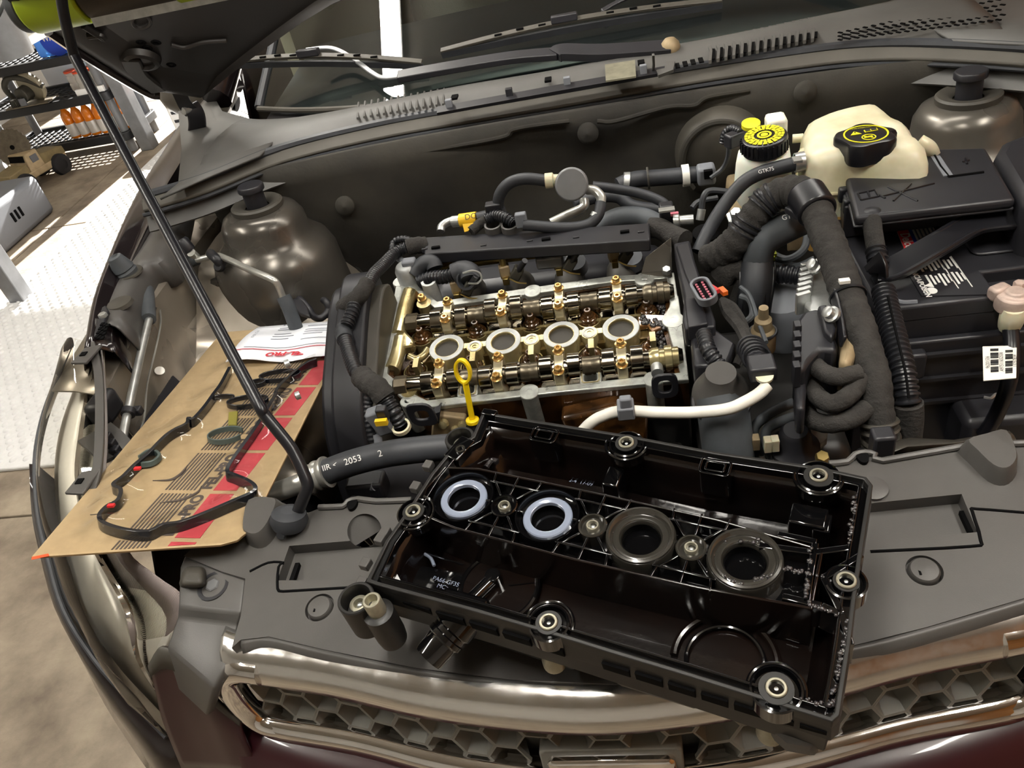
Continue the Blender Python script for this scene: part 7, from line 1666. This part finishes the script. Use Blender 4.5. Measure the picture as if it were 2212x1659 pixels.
# gasket rubber, standing on edge, folded to fit
GP = [(497, 800), (478, 836), (462, 858), (442, 886), (418, 912), (408, 910), (404, 922), (380, 934), (362, 946), (345, 962), (320, 988), (292, 1012), (268, 1036), (246, 1054), (262, 1066), (256, 1088), (232, 1102), (216, 1122), (226, 1138), (270, 1152), (320, 1156), (352, 1142), (390, 1136), (440, 1118), (500, 1092), (545, 1072), (552, 1060), (536, 1046), (508, 1034), (492, 1026), (500, 1006), (528, 966), (556, 926), (582, 884), (594, 862), (600, 846), (625, 820), (660, 792), (684, 782)]
kbld(MB().strip([CK(a, b_, .007) for a, b_ in GP], .013, .0050, wdir=(.15, .1, 1), sm=5), 'cover_gasket', 'gasket', bevel=.001)
for q, rx, ry, m, a0, a1 in (((488, 940), .024, .017, 'gasket_grey', .6, 5.9), ((535, 868), .030, .015, 'gasket', 0, 6.2832), ((605, 812), .032, .016, 'gasket', 0, 6.2832), ((556, 828), .012, .008, 'gasket', 0, 6.2832), ((480, 862), .018, .008, 'gasket', 0, 3.6)):
    c = CK(*q, .007); kbld(MB().strip([c+V((rx*math.cos(a0+(a1-a0)*i/20), ry*math.sin(a0+(a1-a0)*i/20), 0)) for i in range(21)], .008, .0022, wdir=(.1, .05, 1), sm=2), 'well_seal', m, bevel=.0006)
kbld(MB().prism([CK(a, b_, .002) for a, b_ in ((495, 895), (515, 892), (512, 922), (494, 922))], (0, 0, .004)), 'olive_tape', 'olive', bevel=.001)
for q in ((297, 1012), (240, 1092)): kbld(MB().box(CK(*q, .013), (.008, .005, .003)), 'red_spot', 'label_red')
for pts in ([(300, 1005), (330, 1000), (345, 985), (325, 975), (300, 990)],):
    kbld(MB().strip([CK(a, b_, .006) for a, b_ in pts], .008, .004, wdir=(0, .2, 1)), 'small_seal', 'gasket_grey', bevel=.001)
for pts in ([(330, 1038), (370, 1036), (395, 1020), (405, 1005)], [(345, 1086), (390, 1080), (425, 1065), (435, 1050)], [(195, 1112), (215, 1110)]): kbld(MB().tube([CK(a, b_, .001) for a, b_ in pts], .0013, 6, rfun=lambda t, i: .0016*math.sin(max(.05, min(.95, t))*3.14)+.0003), 'cut_slit', 'card_ink')
# clear film stretched over the gasket
fm = bpy.data.materials.new('shrink_film'); MATS['shrink_film'] = fm; fm.use_nodes = True; nt = fm.node_tree; nt.nodes.remove(nt.nodes['Principled BSDF'])
tr = nt.nodes.new('ShaderNodeBsdfTransparent'); gl = nt.nodes.new('ShaderNodeBsdfGlossy'); gl.inputs['Roughness'].default_value = .07; mx = nt.nodes.new('ShaderNodeMixShader'); fr_ = nt.nodes.new('ShaderNodeFresnel'); fr_.inputs[0].default_value = 1.30
nt.links.new(fr_.outputs[0], mx.inputs[0]); nt.links.new(tr.outputs[0], mx.inputs[1]); nt.links.new(gl.outputs[0], mx.inputs[2]); nt.links.new(mx.outputs[0], nt.nodes['Material Output'].inputs[0])
tr.inputs[0].default_value = (.97, .97, .97, 1)
GPl = [CK(a, b_) for a, b_ in GP[::2]]
nu, nv = 30, 60; rows = []
for j in range(nv+1):
    row = []
    for i in range(nu+1):
        x = .002+(KW-.004)*i/nu; y = .002+(KL*.93-.004)*j/nv
        d = min((V((x, y, 0))-V((g.x, g.y, 0))).length for g in GPl); h = .0012+.0130*math.exp(-(d/.022)**2)
        e = min(x, KW-x, y, KL-y)
        row.append(V((x, y, min(h, .0012+e*.4)+.0008*math.sin(x*160+y*90)*min(1, e/.03))))
    rows.append(row)
kbld(MB().loft(rows), 'clear_film', 'shrink_film', smooth=180, up=True)
# instruction leaflet under the film at the far end
lf = [CK(a, b_, .008) for a, b_ in ((487, 782), (560, 706), (742, 692), (728, 772))]
rows = []
for j in range(9):
    t = j/8; rows.append([lf[0].lerp(lf[3], s/10).lerp(lf[1].lerp(lf[2], s/10), t)+V((0, 0, .004*math.sin(s*.9+t*2)*(1-t)+.006*math.sin(t*3.1))) for s in range(11)])
ls_ = kbld(MB().loft(rows), 'leaflet', 'paper', smooth=80, solid=.0006)
def LQ(s, t): j = t*8; return lf[0].lerp(lf[3], s).lerp(lf[1].lerp(lf[2], s), t)+V((0, 0, .004*math.sin(s*9+t*2)*(1-t)+.006*math.sin(t*3.1)+.0012))
lx = (lf[0]-lf[3]).normalized(); ly = V((0, 0, 1)).cross(lx)
text_mesh('leaflet_name', 'FEL-PRO', MK @ basis(LQ(.52, .13)+V((0, 0, .002)), lx, ly, (0, 0, 1)), .018, 'paper_red', kd, off=.0008)
kbld(MB().strip([LQ(s/10, .22) for s in range(11)], .0015, .0005, nrm=(0, 0, 1), sm=0), 'leaflet_rule', 'paper_red')
kbld(MB().strip([LQ(s/10, .27) for s in range(1, 10)], .0008, .0005, nrm=(0, 0, 1), sm=0), 'leaflet_rule', 'paper_ink')
for j in range(7):
    for s0, s1 in ((.62, .92-.05*(j % 3)), (.30, .52-.04*(j % 2))):
        if (j+int(s0*10)) % 4 == 3: continue
        kbld(MB().strip([LQ(s0+(s1-s0)*i/5, .42+j*.07) for i in range(6)], .0012, .0004, nrm=(0, 0, 1), sm=0), 'leaflet_line', 'paper_ink')
text_mesh('leaflet_title', 'VS 50835 R', MK @ basis(LQ(.42, .93)+V((0, 0, .001)), lx, ly, (0, 0, 1)), .007, 'paper_ink', kd, off=.0003); text_mesh('leaflet_code', 'FCS 35 SI', MK @ basis(LQ(.10, .62)+V((0, 0, .001)), ly, -lx, (0, 0, 1)), .007, 'paper_ink', kd)
